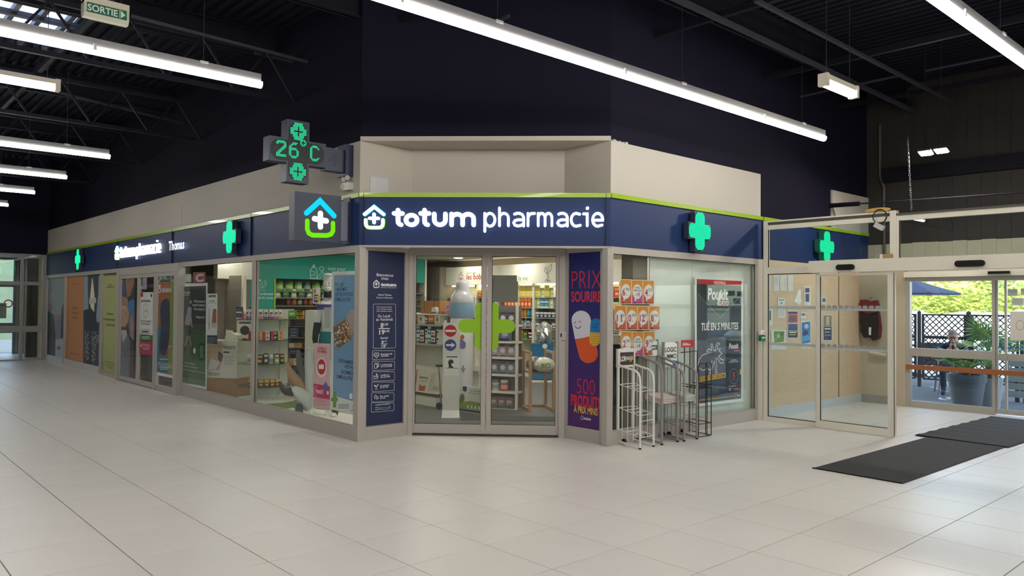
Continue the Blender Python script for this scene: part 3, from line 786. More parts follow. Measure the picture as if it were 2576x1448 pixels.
t = lit_name(PL, -16.66, 2.415, 1.02, 'smaller seen lit white name with house emblem on the left fascia')
tt = thing('lit_sign', PL.P(-13.4, 2.42), 'short lit white surname at the end of the left fascia name', 'sign')
for k, ch in enumerate('Thomas'):
    pp = Panel(PL.O, PL.U, PL.N); pp.text(ch, -13.79 + (0, .15, .27, .39, .56, .67)[k], 2.43, .15, m_lit, d=.04, bold=.02); pp.flush('letter', tt)

# ------------------------------------------------------------------ LED crosses
m_ledg = glow('green LED', (30, 245, 165), 1.6)
m_ledb = mat('dark LED board', (12, 34, 30), .4)
m_box = mat('dark navy sign housing', (46, 54, 72), .42)
def plus_pts(a, b, t, r):
    """plus outline: vertical half length a, horizontal half length b, half thickness t, corner rounding r"""
    def rc(cx, cy, a0): return [(cx + r * math.cos(math.radians(a0 + q)), cy + r * math.sin(math.radians(a0 + q))) for q in (0, 30, 60, 90)]
    return rc(t - r, a - r, 0) + rc(-t + r, a - r, 90) + [(-t, t)] + rc(-b + r, t - r, 90) + rc(-b + r, -t + r, 180) + [(-t, -t)] + rc(-t + r, -a + r, 180) + rc(t - r, -a + r, 270) + [(t, -t)] + rc(b - r, -t + r, 270) + rc(b - r, t - r, 0) + [(t, t)]
def plus_half_width(v, a, b, t, r):
    av = abs(v)
    if av <= t: return b - r * (1 - math.sqrt(max(0, 1 - (max(0, av - (t - r)) / r) ** 2)))
    if av <= a: return t - r * (1 - math.sqrt(max(0, 1 - (max(0, av - (a - r)) / r) ** 2)))
    return 0
def wall_cross(pn, u, v, label):
    t = thing('green_cross', pn.P(u, v), label, 'cross sign', 'small green cross signs on the fascia')
    a, b, th, r = .232, .228, .098, .075
    mb = MB(); mb.prism([(u + x, v + y) for x, y in plus_pts(a + .012, b + .012, th + .008, .02)], pn.P, .03, .10); mb.build('housing', m_box, t)
    MB().prism([(u - .05, v - .05), (u + .05, v - .05), (u + .05, v + .05), (u - .05, v + .05)], pn.P, 0, .03).build('spacer', m_box, t)
    MB().prism([(u + x, v + y) for x, y in plus_pts(a + .004, b + .004, th + .003, r)], pn.P, .10, .103).build('led_board', m_ledb, t)
    rows = MB(); n = 26; pitch = 2 * a / n
    for i in range(n):
        vv = -a + (i + .5) * pitch; hw = plus_half_width(vv, a, b, th, r)
        if hw > .01: rows.box(0, 0, 0, 0, 0, 0) if False else rows.prism([(u - hw, v + vv - pitch * .33), (u + hw, v + vv - pitch * .33), (u + hw, v + vv + pitch * .33), (u - hw, v + vv + pitch * .33)], pn.P, .103, .108)
    o = rows.build('led_rows', m_ledg, t); o['kind'] = 'stuff'
wall_cross(PR, 8.13, 2.478, 'green LED cross on the right fascia above the dark poster window')
wall_cross(PR, 11.49, 2.478, 'green LED cross on the fascia inside the glass vestibule')
wall_cross(PL, -11.04, 2.495, 'green LED cross on the left fascia nearest the entrance')
wall_cross(PL, -19.63, 2.49, 'green LED cross at the far end of the left fascia')

# projecting temperature cross
YS = 7.80
PS = Panel((0, YS, 0), (1, 0, 0), (0, -1, 0))
def crop5(cx, cy): return PS.px(640 + cx / 4.3875, 290 + cy / 4.3875)
uc, vc = crop5(482, 402)
t = thing('temperature_cross', (XL, YS + .07, 3.05), 'projecting green LED cross showing twenty six degrees at the corner', 'cross sign')
mb = MB(); mb.prism([(uc + x, vc + y) for x, y in plus_pts(.34, .335, .132, .006)], PS.P, -.14, 0); mb.build('housing', m_box, t)
m_ledoff = mat('unlit LED face', (14, 15, 18), .5)
mb = MB(); mb.prism([(uc + x, vc + y) for x, y in plus_pts(.318, .315, .112, .10)], PS.P, 0, .003); dface = mb.build('display_face', m_ledoff, t)
b_u1 = XL - .10
fr(MB(), PS, uc + .335, b_u1, 3.04, 3.30, -.13, -.01).build('arm_box', m_box, t)
fr(MB(), PS, b_u1, XL - .001, 3.0, 3.36, -.16, .03).build('wall_plate', mat('navy wall bracket', (28, 38, 66), .4), t)
dots = MB()
for i in range(-4, 5):
    for j in range(-4, 5):
        if abs(i) <= 1 or abs(j) <= 1: fr(dots, PS, (uc + .335 + b_u1) / 2 + i * .016 - .004, (uc + .335 + b_u1) / 2 + i * .016 + .004, 3.17 + j * .016 - .004, 3.17 + j * .016 + .004, -.01, -.008)
o = dots.build('vent_holes', m_ledoff, t); o['kind'] = 'stuff'
BM = {'2': ['.XXXXXX.', 'XXXXXXXX', 'XX....XX', '......XX', '.....XXX', '....XXX.', '...XXX..', '..XXX...', '.XXX....', 'XXX.....', 'XXXXXXXX', 'XXXXXXXX'],
      '6': ['...XXXX.', '..XXXX..', '.XX.....', 'XX......', 'XXXXXX..', 'XXXXXXX.', 'XX....XX', 'XX....XX', 'XX....XX', 'XX....XX', '.XXXXXX.', '..XXXX..'],
      'C': ['..XXXX..', '.XXXXXX.', 'XX....XX', 'XX......', 'XX......', 'XX......', 'XX......', 'XX......', 'XX......', 'XX....XX', '.XXXXXX.', '..XXXX..'],
      'o': ['.XXX.', 'XX.XX', 'X...X', 'XX.XX', '.XXX.']}
lit = set(); pit = .0146
def put(ch, c0, r0):
    for r, row in enumerate(BM[ch]):
        for c, x in enumerate(row):
            if x == 'X': lit.add((c0 + c, r0 - r))
put('2', -17, 6); put('6', -7, 6); put('o', 2, 9); put('C', 10, 6)
for cy in (15, -15):
    for i in range(-6, 7):
        for j in range(-6, 7):
            big = (abs(i) <= 3 and abs(j) <= 6) or (abs(j) <= 2 and abs(i) <= 6) or (abs(i) <= 4 and abs(j) <= 4)
            small = (abs(i) <= 0 and abs(j) <= 3) or (abs(j) <= 0 and abs(i) <= 3)
            if big and not small: lit.add((i, cy + j))
on = MB(); off = MB()
for i in range(-21, 22):
    for j in range(-21, 22):
        x, y = i * pit, j * pit
        if plus_half_width(y, .314, .312, .109, .098) < abs(x): continue
        q = [(uc + x - .0055, vc + y + .005), (uc + x + .0055, vc + y + .005), (uc + x, vc + y - .0055)]
        (on if (i, j) in lit else off).prism(q, PS.P, .003, .007)
o = on.build('lit_leds', m_ledg, dface); o['kind'] = 'stuff'
o = off.build('unlit_leds', mat('LED lens off', (40, 42, 46), .3), dface); o['kind'] = 'stuff'

# projecting emblem box
t = thing('emblem_box_sign', (XL, YS + .06, 2.23), 'projecting navy box sign with lit cyan and lime house emblem', 'sign')
U0, U1, V0, V1 = 3.868, 4.437, 2.232, 2.765
fr(MB(), PS, U0, U1, V0, V1, -.13, 0).build('box', m_box, t)
fr(MB(), PS, U1, XL - .02, V0 + .03, V1 - .05, -.10, -.03).build('arm', mat('grey sign arm', (120, 122, 140), .4), t)
fr(MB(), PS, XL - .03, XL - .001, V0 - .0, V1, -.14, .01).build('wall_plate', mat('navy wall bracket', (28, 38, 66), .4), t)
def flat_strokes(pts, w, m, name, par):
    mb = MB()
    for q in stroke([crop5(*p) for p in pts], w, caps=8): mb.prism([(a[0], a[1]) for a in q], PS.P, .0, .006)
    mb.build(name, m, par)
kk = .00104
flat_strokes([(573, 1078), (724, 942), (878, 1108)], 56 * kk, glow('emblem cyan', (20, 205, 240), 1.25), 'emblem_roof', t)
flat_strokes([(582, 1165), (582, 1255), (600, 1300), (640, 1322), (800, 1325), (845, 1310), (866, 1275), (866, 1190)], 50 * kk, glow('emblem lime', (110, 215, 20), 1.25), 'emblem_basket', t)
flat_strokes([(727, 1082), (727, 1230)], 58 * kk, m_lit, 'emblem_plus', t); flat_strokes([(662, 1140), (792, 1165)], 58 * kk, m_lit, 'emblem_plus_bar', t)

# small twin head emergency light on the corner
t = thing('emergency_light', (XL - .02, 7.82, 2.86), 'small grey twin head emergency light below the temperature cross', 'emergency light')
m_em = mat('grey emergency housing', (190, 186, 178), .35)
MB().box(XL - .07, XL - .001, 7.76, 7.90, 2.845, 2.93).build('box', m_em, t)
for y, z in ((7.79, 2.99), (7.87, 2.98), (7.90, 2.89)):
    MB().lathe([(.012, 0), (.03, .03), (.03, .045), (.02, .05)], (XL - .04, y, z), 12, ax=(-.8, -.3, -.2)).build('lamp_head', m_em, t, smooth=True)
MB().tube([(XL - .03, 7.79, 2.99), (XL - .03, 7.83, 3.02), (XL - .03, 7.87, 2.98)], .008, 6).build('bracket', m_em, t)
MB().tube([(XL - .03, 7.83, 2.93), (XL - .03, 7.83, 3.02)], .008, 6).build('stem', m_em, t)

# hanging exit box at the upper left
p = onZ(265, 44, 3.9)
PX_ = Panel((p.x, p.y, 3.9), (1, 0, 0), (0, -1, 0))
t = thing('exit_sign', (p.x, p.y, 3.85), 'hanging green and white exit sign at the upper left', 'sign')
prof = [(-.05, .10), (-.05, .0), (-.03, -.035), (.03, -.035), (.05, .0), (.05, .10)]
def ex(a, b, x): return (p.x + x, p.y + a, 3.9 + b)
HW = .17
mb = MB(); n = len(prof); mb.add([ex(a, b, -HW) for a, b in prof] + [ex(a, b, HW) for a, b in prof], [(i, (i + 1) % n, (i + 1) % n + n, i + n) for i in range(n)] + [tuple(range(n)), tuple(range(2 * n - 1, n - 1, -1))])
mb.build('diffuser', mat('clear grey exit diffuser', (190, 190, 172), .25), t)
MB().box(p.x - HW, p.x + HW, p.y - .052, p.y + .052, 3.98, 4.03).build('cover', mat('cream exit cover', (200, 190, 172), .5), t)
m_exg = mat('exit green', (22, 96, 66), .5); m_exw = mat('exit white', (214, 228, 216), .5)
PX_.rect(-.15, -.002, .15, .078, m_exg, .0515)
PX_.text('SORTIE', -.145, .012, .052, m_exw, .053, width=.225, bold=.02)
PX_.poly([(.105, .008), (.105, .07), (.14, .038)], m_exw, .053); PX_.rect(.094, .004, .099, .074, m_exw, .053)
PX_.flush('exit_lettering', t)
for sx in (-.1, .12): MB().tube([(p.x + sx, p.y, 4.03), (p.x + sx, p.y, 4.74)], .003, 5).build('wire', m_wire, t)
# ------------------------------------------------------------------ shop shell
m_sfloor = mat('dark grey shop tile', (92, 90, 88), .45, var=.05, scale=2)
m_sgrout = mat('shop grout', (60, 58, 56), .8)
XB, YT, ZC = 12.0, 15.2, 2.62
def inshop(x, y): return x > XL + .1 and y > YR + .1 and x + y > KD + .12
fl2 = MB(); fl2.add([(XL + .06, 7.70, -.006), (A2.x, 7.70, -.006), (B2.x + .06, B2.y, -.006), (6.62, YR + .06, -.006), (13, YR + .06, -.006), (13, 23.2, -.006), (XL + .06, 23.2, -.006)], [tuple(range(7))])
sf = fl2.build('floor', m_sgrout); tag(sf, 'dark grey tiled floor inside the shop', kind='structure')
tl = MB(); st = MB()
for i in range(16):
    for j in range(20):
        x, y = 4.7 + i * .6, 5.8 + j * .6
        if all(inshop(x + a, y + b) for a in (0, .6) for b in (0, .6)) and x < 12.9: st.box(x + .002, x + .598, y + .002, y + .598, -.005, .0)
o = st.build('tile_field', m_sfloor, sf); o['kind'] = 'stuff'
m_sceil = mat('shop ceiling', (214, 208, 198), .8)
cpoly = [(XL + .115, 7.71), (A2.x + .03, 7.71), (B2.x + .09, B2.y + .02), (B2.x + .09, YR + .1), (13.1, YR + .1), (13.1, 23.2), (XL + .115, 23.2)]
tag(MB().prism(cpoly, lambda u, v_, d: (u, v_, d), ZC, ZC + .08).build('ceiling', m_sceil), 'pale ceiling inside the shop', kind='structure')
m_greyw = mat('warm grey shop wall', (132, 124, 112), .7, var=.03, scale=1)
m_offw = mat('white laminate', (232, 228, 214), .45)
m_teal = mat('teal wall', (0, 150, 138), .55)
m_teald = mat('white wall print', (206, 232, 226), .6)
tag(MB().box(XB, XB + .1, YR + .1, 23.2, 0, ZC).build('wall_shop_back', m_greyw), 'grey rear wall of the shop', kind='structure')
tag(MB().box(XL + .06, 13, 19.0, 19.1, 0, ZC).build('wall_shop_far', m_greyw), 'grey far wall of the shop', kind='structure')
# teal dispensary wall with shelving opening
PT = Panel((0, YT, 0), (1, 0, 0), (0, -1, 0))
tw = struct('wall_dispensary', (8, YT, 0), 'teal wall behind the dispensing counter')
def qx(px, py): return PT.px(px, py)
x_l, x_m, x_r = qx(600, 750)[0], qx(691, 750)[0], qx(1068, 700)[0]
z_b = qx(760, 702)[1]
MB().box(x_l, x_m, YT, YT + .06, 0, ZC).build('panel', m_teal, tw)
MB().box(x_m, x_r, YT, YT + .06, z_b, ZC).build('header_panel', m_teal, tw)
MB().box(x_m, x_r, YT + .5, YT + .56, 0, z_b + .1).build('niche_back', mat('niche grey', (150, 146, 138), .7), tw)
MB().box(x_m - .02, x_m + .012, YT - .012, YT + .5, 0, z_b).build('lime_edge', mat('lime edge', (160, 190, 60), .5), tw)
MB().box(x_r, x_r + .05, YT - .02, YT + .5, 0, ZC).build('end_post', m_offw, tw)
pp = Panel(PT.O, PT.U, PT.N)
u, v = qx(825, 679); pp.text('tout pour', u, v, .075, m_teald, .004, bold=.01)
u, v = qx(817, 690); pp.text("l'ordonnance", u, v - .19, .15, m_teald, .004, bold=.02)
u, v = qx(650, 737); pp.text("l'ordonnance", u, v - .035, .055, m_teald, .004, bold=.02)
pp.text('et le conseil', u, v - .115, .055, m_teald, .004, bold=.02); pp.text('tout pour', u, v + .05, .03, m_teald, .004)
def bottle_icon(cx, cy, s):
    pp.line([(cx - .35 * s, cy - .6 * s), (cx - .35 * s, cy + .2 * s), (cx - .15 * s, cy + .45 * s), (cx + .15 * s, cy + .45 * s), (cx + .35 * s, cy + .2 * s), (cx + .35 * s, cy - .6 * s)], .07 * s, m_teald, .004, closed=True)
    pp.rect(cx - .12 * s, cy + .5 * s, cx + .12 * s, cy + .72 * s, m_teald, .004)
    pp.line([(cx - .33 * s, cy - .3 * s), (cx + .1 * s, cy - .3 * s), (cx + .1 * s, cy + .05 * s), (cx - .33 * s, cy + .05 * s)], .05 * s, m_teald, .004)
    pp.line(arc(cx + .85 * s, cy + .35 * s, .22 * s, .22 * s, 0, 360, 14), .06 * s, m_teald, .004)
    pp.line([(cx + .55 * s, cy - .5 * s), (cx + .95 * s, cy - .1 * s)], .32 * s, m_teald, .004); pp.line([(cx + .55 * s, cy - .5 * s), (cx + .95 * s, cy - .1 * s)], .22 * s, m_teal, .005)
u, v = qx(789, 684); bottle_icon(u, v, .22)
u, v = qx(654, 714); bottle_icon(u, v, .13)
pp.flush('wall_print', tw)
# bulkhead with lit edge over the left windows
m_trough = glow('lit bulkhead edge', (255, 246, 214), 1.6)
bk = struct('trim_5', (6, 11.8, 2.3), 'lit cream bulkhead edge under the shop ceiling')
p0, p1 = onX(732, 648, 6.3), onX(905, 633, 5.6)
MB().box(5.55, 6.6, 9.4, 11.2, 2.36, ZC).build('bulkhead', m_sceil, bk)
MB().box(5.53, 5.55, 9.4, 11.2, 2.38, 2.44).build('light_strip', m_trough, bk); MB().box(5.55, 6.6, 9.38, 9.4, 2.38, 2.44).build('light_strip', m_trough, bk)
# recessed downlights
m_dl = glow('downlight lens', (255, 248, 234), 130.0)
m_dlr = mat('downlight ring', (226, 224, 220), .4)
t0 = None; k = 0
for x in (5.6, 7.4, 9.2, 11.0):
    for y in (6.8, 8.6, 10.4, 12.2, 14.0):
        if not inshop(x - .3, y - .3): continue
        t0 = thing('downlight', (x, y, ZC), 'round shop downlight, %s row from the front, %s across' % (ORD[int((y - 6.7) / 1.8)], ORD[int((x - 5.5) / 1.8)]), 'ceiling light', 'shop downlights')
        MB().lathe([(.12, -.012), (.12, .0)], (x, y, ZC), 18).build('ring', m_dlr, t0); MB().lathe([(.098, -.016), (.098, -.012)], (x, y, ZC), 18).build('lens', m_dl, t0)

# ------------------------------------------------------------------ product makers
PMESH = {}
PCOL = {}
def pc(rgb): 
    k = 'pack %d %d %d' % rgb
    return mat(k, rgb, .42)
def carton(w, d, h, base, band, logo, style=0):
    key = ('c', round(w, 3), round(d, 3), round(h, 3), base, band, logo, style)
    if key in PMESH: return PMESH[key]
    b = MB().use(pc(base)).box(-w / 2, w / 2, -d / 2, d / 2, 0, h); e = -d / 2 - .0015
    b.use(pc(band))
    if style == 0: b.box(-w / 2, w / 2, e, -d / 2, 0, h * .28); b.use(pc(logo)).box(-w * .36, w * .3, e, -d / 2, h * .5, h * .72); b.box(-w * .36, w * .1, e, -d / 2, h * .36, h * .42)
    elif style == 1: b.box(-w / 2, -w * .12, e, -d / 2, 0, h); b.use(pc(logo)).box(-w * .05, w * .4, e, -d / 2, h * .55, h * .8); b.box(-w * .05, w * .3, e, -d / 2, h * .25, h * .35)
    elif style == 2: b.prism([(w * .3 * math.cos(a), h * .52 + min(w, h) * .3 * math.sin(a)) for a in [q * PI / 6 for q in range(12)]], lambda u, v_, d_: (u, -d / 2 - d_, v_), 0, .0015); b.use(pc(logo)).box(-w * .38, w * .38, e, -d / 2, h * .84, h * .94); b.box(-w * .38, w * .38, e, -d / 2, h * .06, h * .14)
    else: b.box(-w / 2, w / 2, e, -d / 2, h * .62, h); b.use(pc(logo)).box(-w * .4, w * .4, e - .0005, -d / 2, h * .7, h * .88); b.box(-w * .3, w * .3, e, -d / 2, h * .2, h * .45)
    b.use(pc(base)).box(-w / 2 + .002, w / 2 - .002, -d / 2 + .002, d / 2 - .002, h, h + .0015)
    me = b.build('medicine_carton'); PMESH[key] = me.data; bpy.data.objects.remove(me)
    return PMESH[key]
def bottle(r, h, body, cap, label_, jar=False):
    key = ('b', r, h, body, cap, label_, jar)
    if key in PMESH: return PMESH[key]
    b = MB()
    if jar:
        b.use(pc(body)).lathe([(r * .9, 0), (r, h * .04), (r, h * .7), (r * .9, h * .76)], (0, 0, 0), 12); b.use(pc(cap)).lathe([(r * .96, h * .76), (r * .96, h * .97), (r * .9, h)], (0, 0, 0), 12); b.use(pc(label_)).lathe([(r * 1.01, h * .2), (r * 1.01, h * .55)], (0, 0, 0), 12, caps=False)
    else:
        b.use(pc(body)).lathe([(r * .92, 0), (r, h * .03), (r, h * .58), (r * .75, h * .7), (r * .38, h * .78), (r * .36, h * .84)], (0, 0, 0), 12); b.use(pc(cap)).lathe([(r * .45, h * .83), (r * .45, h * .99), (r * .3, h)], (0, 0, 0), 12); b.use(pc(label_)).lathe([(r * 1.012, h * .15), (r * 1.012, h * .48)], (0, 0, 0), 12, caps=False)
    me = b.build('bottle', smooth=True); PMESH[key] = me.data; bpy.data.objects.remove(me)
    return PMESH[key]
def place(me, P, U, name, label, cat, group, tilt=0.0):
    o = bpy.data.objects.new(name, me); COL.objects.link(o)
    o.location = P; o.rotation_euler = (0, 0, math.atan2(U[1], U[0]) + tilt)
    return tag(o, label, cat, group)
def lab(label, k, s=0, n=1):
    if '@' in label:
        a, b = label.split('@'); a = a.split('|'); label = a[k % len(a)] + ' ' + b
    return label + ', ' + (ORD[k] if k < 29 else 'last') + ' from left' + ('' if n < 2 else ', %s layer' % ('bottom', 'second', 'third', 'fourth')[s])
def row(P0, U, L, specs, label, cat, group, name, gap=.006, stack=1, back=0.0):
    """fill a shelf run of length L from P0 along U with items cycling through specs = [(mesh, width, height)]"""
    P0 = Vector(P0); U = Vector((U[0], U[1], 0)).normalized(); x = 0; k = 0; B = Vector((-U.y, U.x, 0))
    while True:
        me, w, hh = specs[k % len(specs)]
        if x + w > L: break
        ns = stack if isinstance(stack, int) else stack[k % len(stack)]
        for s in range(ns):
            place(me, P0 + U * (x + w / 2) + B * back + Vector((0, 0, s * hh)), U, name, lab(label, k, s, ns), cat, group, random.uniform(-.06, .06))
        x += w + gap; k += 1

W_, K_, GY = (236, 232, 224), (38, 40, 48), (150, 150, 150)
# ------------------------------------------------------------------ dispensary niche: rows of green jars
m_shg = mat('grey shelf board', (118, 114, 108), .5)
sh = thing('wall_shelf', (9, YT + .25, .9), 'grey wall shelving with green jars behind the counter', 'shelf')
for k, py in enumerate((731, 748, 768, 790)):
    z = qx(740, py)[1]
    MB().box(x_m + .02, x_r - .02, YT + .02, YT + .5, z - .025, z).build('shelf_board', m_shg, sh)
jar_g = [bottle(.09, .2, (92, 150, 66), (36, 70, 40), (170, 205, 120), True), bottle(.08, .2, (110, 165, 90), (50, 90, 60), (190, 215, 160), True), bottle(.075, .2, (60, 96, 74), (30, 50, 40), (150, 170, 150), True)]
z = qx(740, 731)[1]; row((x_m + .05, YT + .12, z), (1, 0), x_r - x_m - .1, [(jar_g[0], .19, .2), (jar_g[0], .19, .2), (jar_g[1], .18, .2), (jar_g[2], .17, .2)], 'green jar on the top dispensary shelf', 'jar', 'jars on the top dispensary shelf', 'jar', .03)
car_g = [carton(.12, .08, .2, (150, 190, 140), (70, 120, 70), W_, 3), carton(.12, .08, .2, (120, 165, 110), (50, 90, 60), W_, 0)]
z = qx(740, 748)[1]; row((x_m + .05, YT + .12, z), (1, 0), x_r - x_m - .1, [(car_g[0], .12, .2), (car_g[1], .12, .2)], 'pale green carton on the second dispensary shelf', 'box', 'cartons on the second dispensary shelf', 'medicine_carton', .06)
bot_d = [bottle(.055, .24, (88, 40, 44), (40, 30, 30), (120, 60, 60)), bottle(.055, .24, (120, 56, 40), (40, 30, 30), (170, 90, 60)), bottle(.055, .22, (70, 80, 74), (30, 40, 38), (140, 150, 140))]
z = qx(740, 768)[1]; row((x_m + .3, YT + .12, z), (1, 0), x_r - x_m - .4, [(bot_d[0], .11, .24), (bot_d[1], .11, .24), (bot_d[2], .11, .2)], 'dark red bottle|brown bottle|grey green bottle@on the third dispensary shelf', 'bottle', 'bottles on the third dispensary shelf', 'bottle', .02)
# dispensing counter
cn = thing('dispensing_counter', (8, 13.2, 0), 'pale laminate dispensing counter in front of the teal wall', 'counter')
MB().box(6.75, 10.4, 13.1, 13.6, 0, 1.0).build('body', m_offw, cn); MB().box(6.7, 10.45, 13.05, 13.65, 1.0, 1.04).build('top', mat('lime counter top', (150, 176, 80), .4), cn)
m_clear = glass('clear acrylic', (240, 246, 244), base=.05)
MB().box(7.3, 9.9, 13.1, 13.11, 1.04, 1.7).build('screen', m_clear, cn)
row((6.85, 13.3, 1.04), (1, 0), 3.3, [(carton(.2, .12, .16, (220, 206, 206), (190, 120, 130), GY, 0), .2, .16), (carton(.16, .1, .12, (230, 225, 215), (160, 180, 90), GY, 1), .16, .12), (carton(.1, .1, .18, (190, 60, 70), (230, 225, 215), GY, 1), .1, .18)],
    'pink white carton|cream carton|red carton@on the dispensing counter', 'box', 'cartons on the dispensing counter', 'medicine_carton', .05)

# ------------------------------------------------------------------ window display floor
m_turf = mat('olive green carpet', (96, 118, 44), .9, bump=.3, scale=90, var=.1)
dk_ = MB(); dk_.box(XL + .06, 5.75, 7.72, 13.3, .0, .045); dko = dk_.build('display_carpet', m_turf); tag(dko, 'olive green carpet covering the window display floor', 'carpet')
m_plat = mat('white display board', (226, 224, 214), .4)
def flat_shape(name, pts, z0, z1, m, label, cat):
    mb = MB(); n = len(pts); mb.prism(pts, lambda u, v_, d: (u, v_, d), z0, z1); return tag(mb.build(name, m), label, cat)
pf = [(4.80, 10.05), (4.74, 9.9), (4.72, 9.6), (4.76, 9.2), (4.80, 8.6), (4.85, 8.1), (5.0, 7.95), (5.3, 8.0), (5.42, 8.5), (5.4, 9.4), (5.3, 10.0), (5.1, 10.25), (4.92, 10.2)]
flat_shape('display_platform', pf, .045, .06, m_plat, 'white rounded platform under the mannequin in the window', 'platform')

# ---- half round glass tower
CT = Vector((5.22, 11.45, 0)); RT = .40
tw_ = thing('glass_tower', (CT.x, CT.y, .045), 'half round display tower with four glass shelves in the left window', 'display shelf')
PTW = Panel((CT.x - .17, CT.y - .36, 0), Vector((.86, -.5, 0)), Vector((-.5, -.86, 0)))
MB().lathe([(RT + .08, .045), (RT + .08, .075)], (CT.x, CT.y, 0), 32).build('base', m_plat, tw_, smooth=True)
core = MB(); core.lathe([(.2, .075), (.2, 1.30)], (CT.x + .05, CT.y + .08, 0), 24); core.build('core', mat('silver white column', (200, 198, 190), .35), tw_, smooth=True)
m_gsh = glass('green edge glass shelf', (206, 226, 214), base=.06)
m_ged = mat('dark glass edge', (58, 72, 66), .3)
shelf_z = [PTW.px(690, y)[1] for y in (803, 856, 916, 974)]
for z in shelf_z:
    MB().lathe([(RT, z - .008), (RT, z)], (CT.x, CT.y, 0), 32).build('glass_shelf', m_gsh, tw_, smooth=True)
    MB().tube([(CT.x + RT * math.cos(a), CT.y + RT * math.sin(a), z - .004) for a in [q * PI / 16 for q in range(32)]], .0045, 5, closed=True).build('shelf_edge', m_ged, tw_)
def ring_row(z, r, a0, a1, items, label, cat, group, name, stack=1):
    a = a0; k = 0
    while a < a1:
        me, w, hh = items[k % len(items)]; da = (w + .006) / r; am = a + da / 2
        for s in range(stack): place(me, (CT.x + r * math.cos(am), CT.y + r * math.sin(am), z + s * hh), (-math.sin(am), math.cos(am)), name, lab(label, k, s, stack), cat, group)
        a += da; k += 1
A0, A1 = math.radians(188), math.radians(292)
s1 = [(carton(.065, .05, .15, (232, 226, 214), c_, (120, 90, 90), 0), .065, .15) for c_ in ((90, 110, 150), (140, 90, 130), (170, 120, 150), (200, 160, 120))]
ring_row(shelf_z[0], .31, A0, A1, s1, 'slim cosmetic carton on the top tower shelf', 'box', 'cosmetic cartons on the top glass shelf', 'cosmetic_carton')
s2 = [(carton(.1, .06, .065, (36, 40, 78), (200, 60, 60), W_, 1), .1, .065), (carton(.1, .06, .065, (226, 200, 160), (200, 120, 40), (160, 60, 40), 2), .1, .065), (carton(.1, .06, .065, (230, 224, 214), (205, 60, 50), (205, 60, 50), 1), .1, .065)]
ring_row(shelf_z[1], .31, A0 + .2, A1 - .1, s2, 'navy flat carton|tan flat carton|white red flat carton@on the second tower shelf', 'box', 'paired cartons on the second glass shelf', 'medicine_carton', 2)
s3 = [(bottle(.035, .14, (190, 196, 190), W_, (120, 150, 150), True), .075, .14), (carton(.08, .05, .15, (150, 166, 120), K_, W_, 3), .08, .15), (carton(.09, .05, .14, (40, 40, 48), (120, 30, 40), (226, 190, 60), 3), .09, .14), (carton(.06, .05, .16, (34, 34, 40), (70, 70, 76), W_, 3), .06, .16)]
ring_row(shelf_z[2], .31, A0 + .1, A1 - .1, s3, 'grey jar|olive pack|black pack|slim black pack@on the third tower shelf', 'box', 'dark packs on the third glass shelf', 'cosmetic_pack')
s4 = [(carton(.07, .06, .11, (64, 34, 30), (232, 176, 40), (232, 176, 40), 3), .07, .11), (bottle(.032, .12, (70, 100, 50), (230, 180, 40), (200, 170, 60), True), .07, .12)]
ring_row(shelf_z[3], .31, A0 + .25, A1 - .25, [s4[0]], 'yellow brown honey carton on the lowest tower shelf', 'box', 'honey cartons on the lowest glass shelf', 'honey_carton')
# ---- second shelf unit right of the tower with dark blue packs
u2 = thing('side_shelf', (6.35, 11.3, 0), 'white shelf unit with dark blue packs right of the glass tower', 'shelf')
PU = Panel((6.25, 11.0, 0), Vector((.8, -.6, 0)), Vector((-.6, -.8, 0)))
ua, ub = PU.px(724, 850)[0], PU.px(767, 850)[0]
MB().use(m_offw).prism([(ub, 0), (ub + .16, 0), (ub + .16, PU.px(780, 780)[1]), (ub, PU.px(780, 780)[1])], PU.P, -.5, .0).build('side_panel', m_offw, u2)
MB().prism([(ua - .12, 0), (ua, 0), (ua, PU.px(720, 778)[1]), (ua - .12, PU.px(720, 778)[1])], PU.P, -.5, .0).build('side_panel', m_offw, u2)
MB().prism([(ua, 0), (ub, 0), (ub, 1.3), (ua, 1.3)], PU.P, -.52, -.5).build('back_panel', m_offw, u2)
for py in (801, 820, 848, 874, 888, 918, 940, 985):
    z = PU.px(745, py)[1]
    MB().prism([(ua, z - .012), (ub, z - .012), (ub, z), (ua, z)], PU.P, -.48, 0).build('shelf_board', m_shg, u2)
def urow(pn, py, items, label, cat, group, name, u0, u1, stack=1, dd=-.08, gap=.006):
    z = pn.px(745, py)[1] if isinstance(py, (int, float)) and py > 5 else py
    row(pn.P(u0, z, dd), pn.U, u1 - u0, items, label, cat, group, name, gap, stack)
nb = [(carton(.16, .12, .05, (40, 44, 74), (70, 76, 110), (150, 150, 170), 0), .16, .05)]
urow(PU, 801, [(carton(.12, .1, .13, (96, 190, 30), (60, 140, 20), W_, 0), .12, .13), (carton(.1, .1, .06, (232, 186, 20), K_, K_, 3), .1, .06)], 'lime carton|yellow carton@on the upper side shelf', 'box', 'bright cartons on the side shelf', 'medicine_carton', ua, ub, (1, 2))
urow(PU, 848, nb, 'dark blue flat carton in the upper side shelf stack', 'box', 'upper dark blue cartons', 'medicine_carton', ua + .01, ub, 3)
urow(PU, 888, nb, 'dark blue flat carton in the lower side shelf stack', 'box', 'lower dark blue cartons', 'medicine_carton', ua + .01, ub, 3)
urow(PU, 874, [(carton(.2, .14, .07, (206, 160, 96), (226, 220, 200), (190, 120, 60), 1), .2, .07)], 'tan carton between the dark blue stacks', 'box', 'tan cartons', 'medicine_carton', ua + .02, ub)
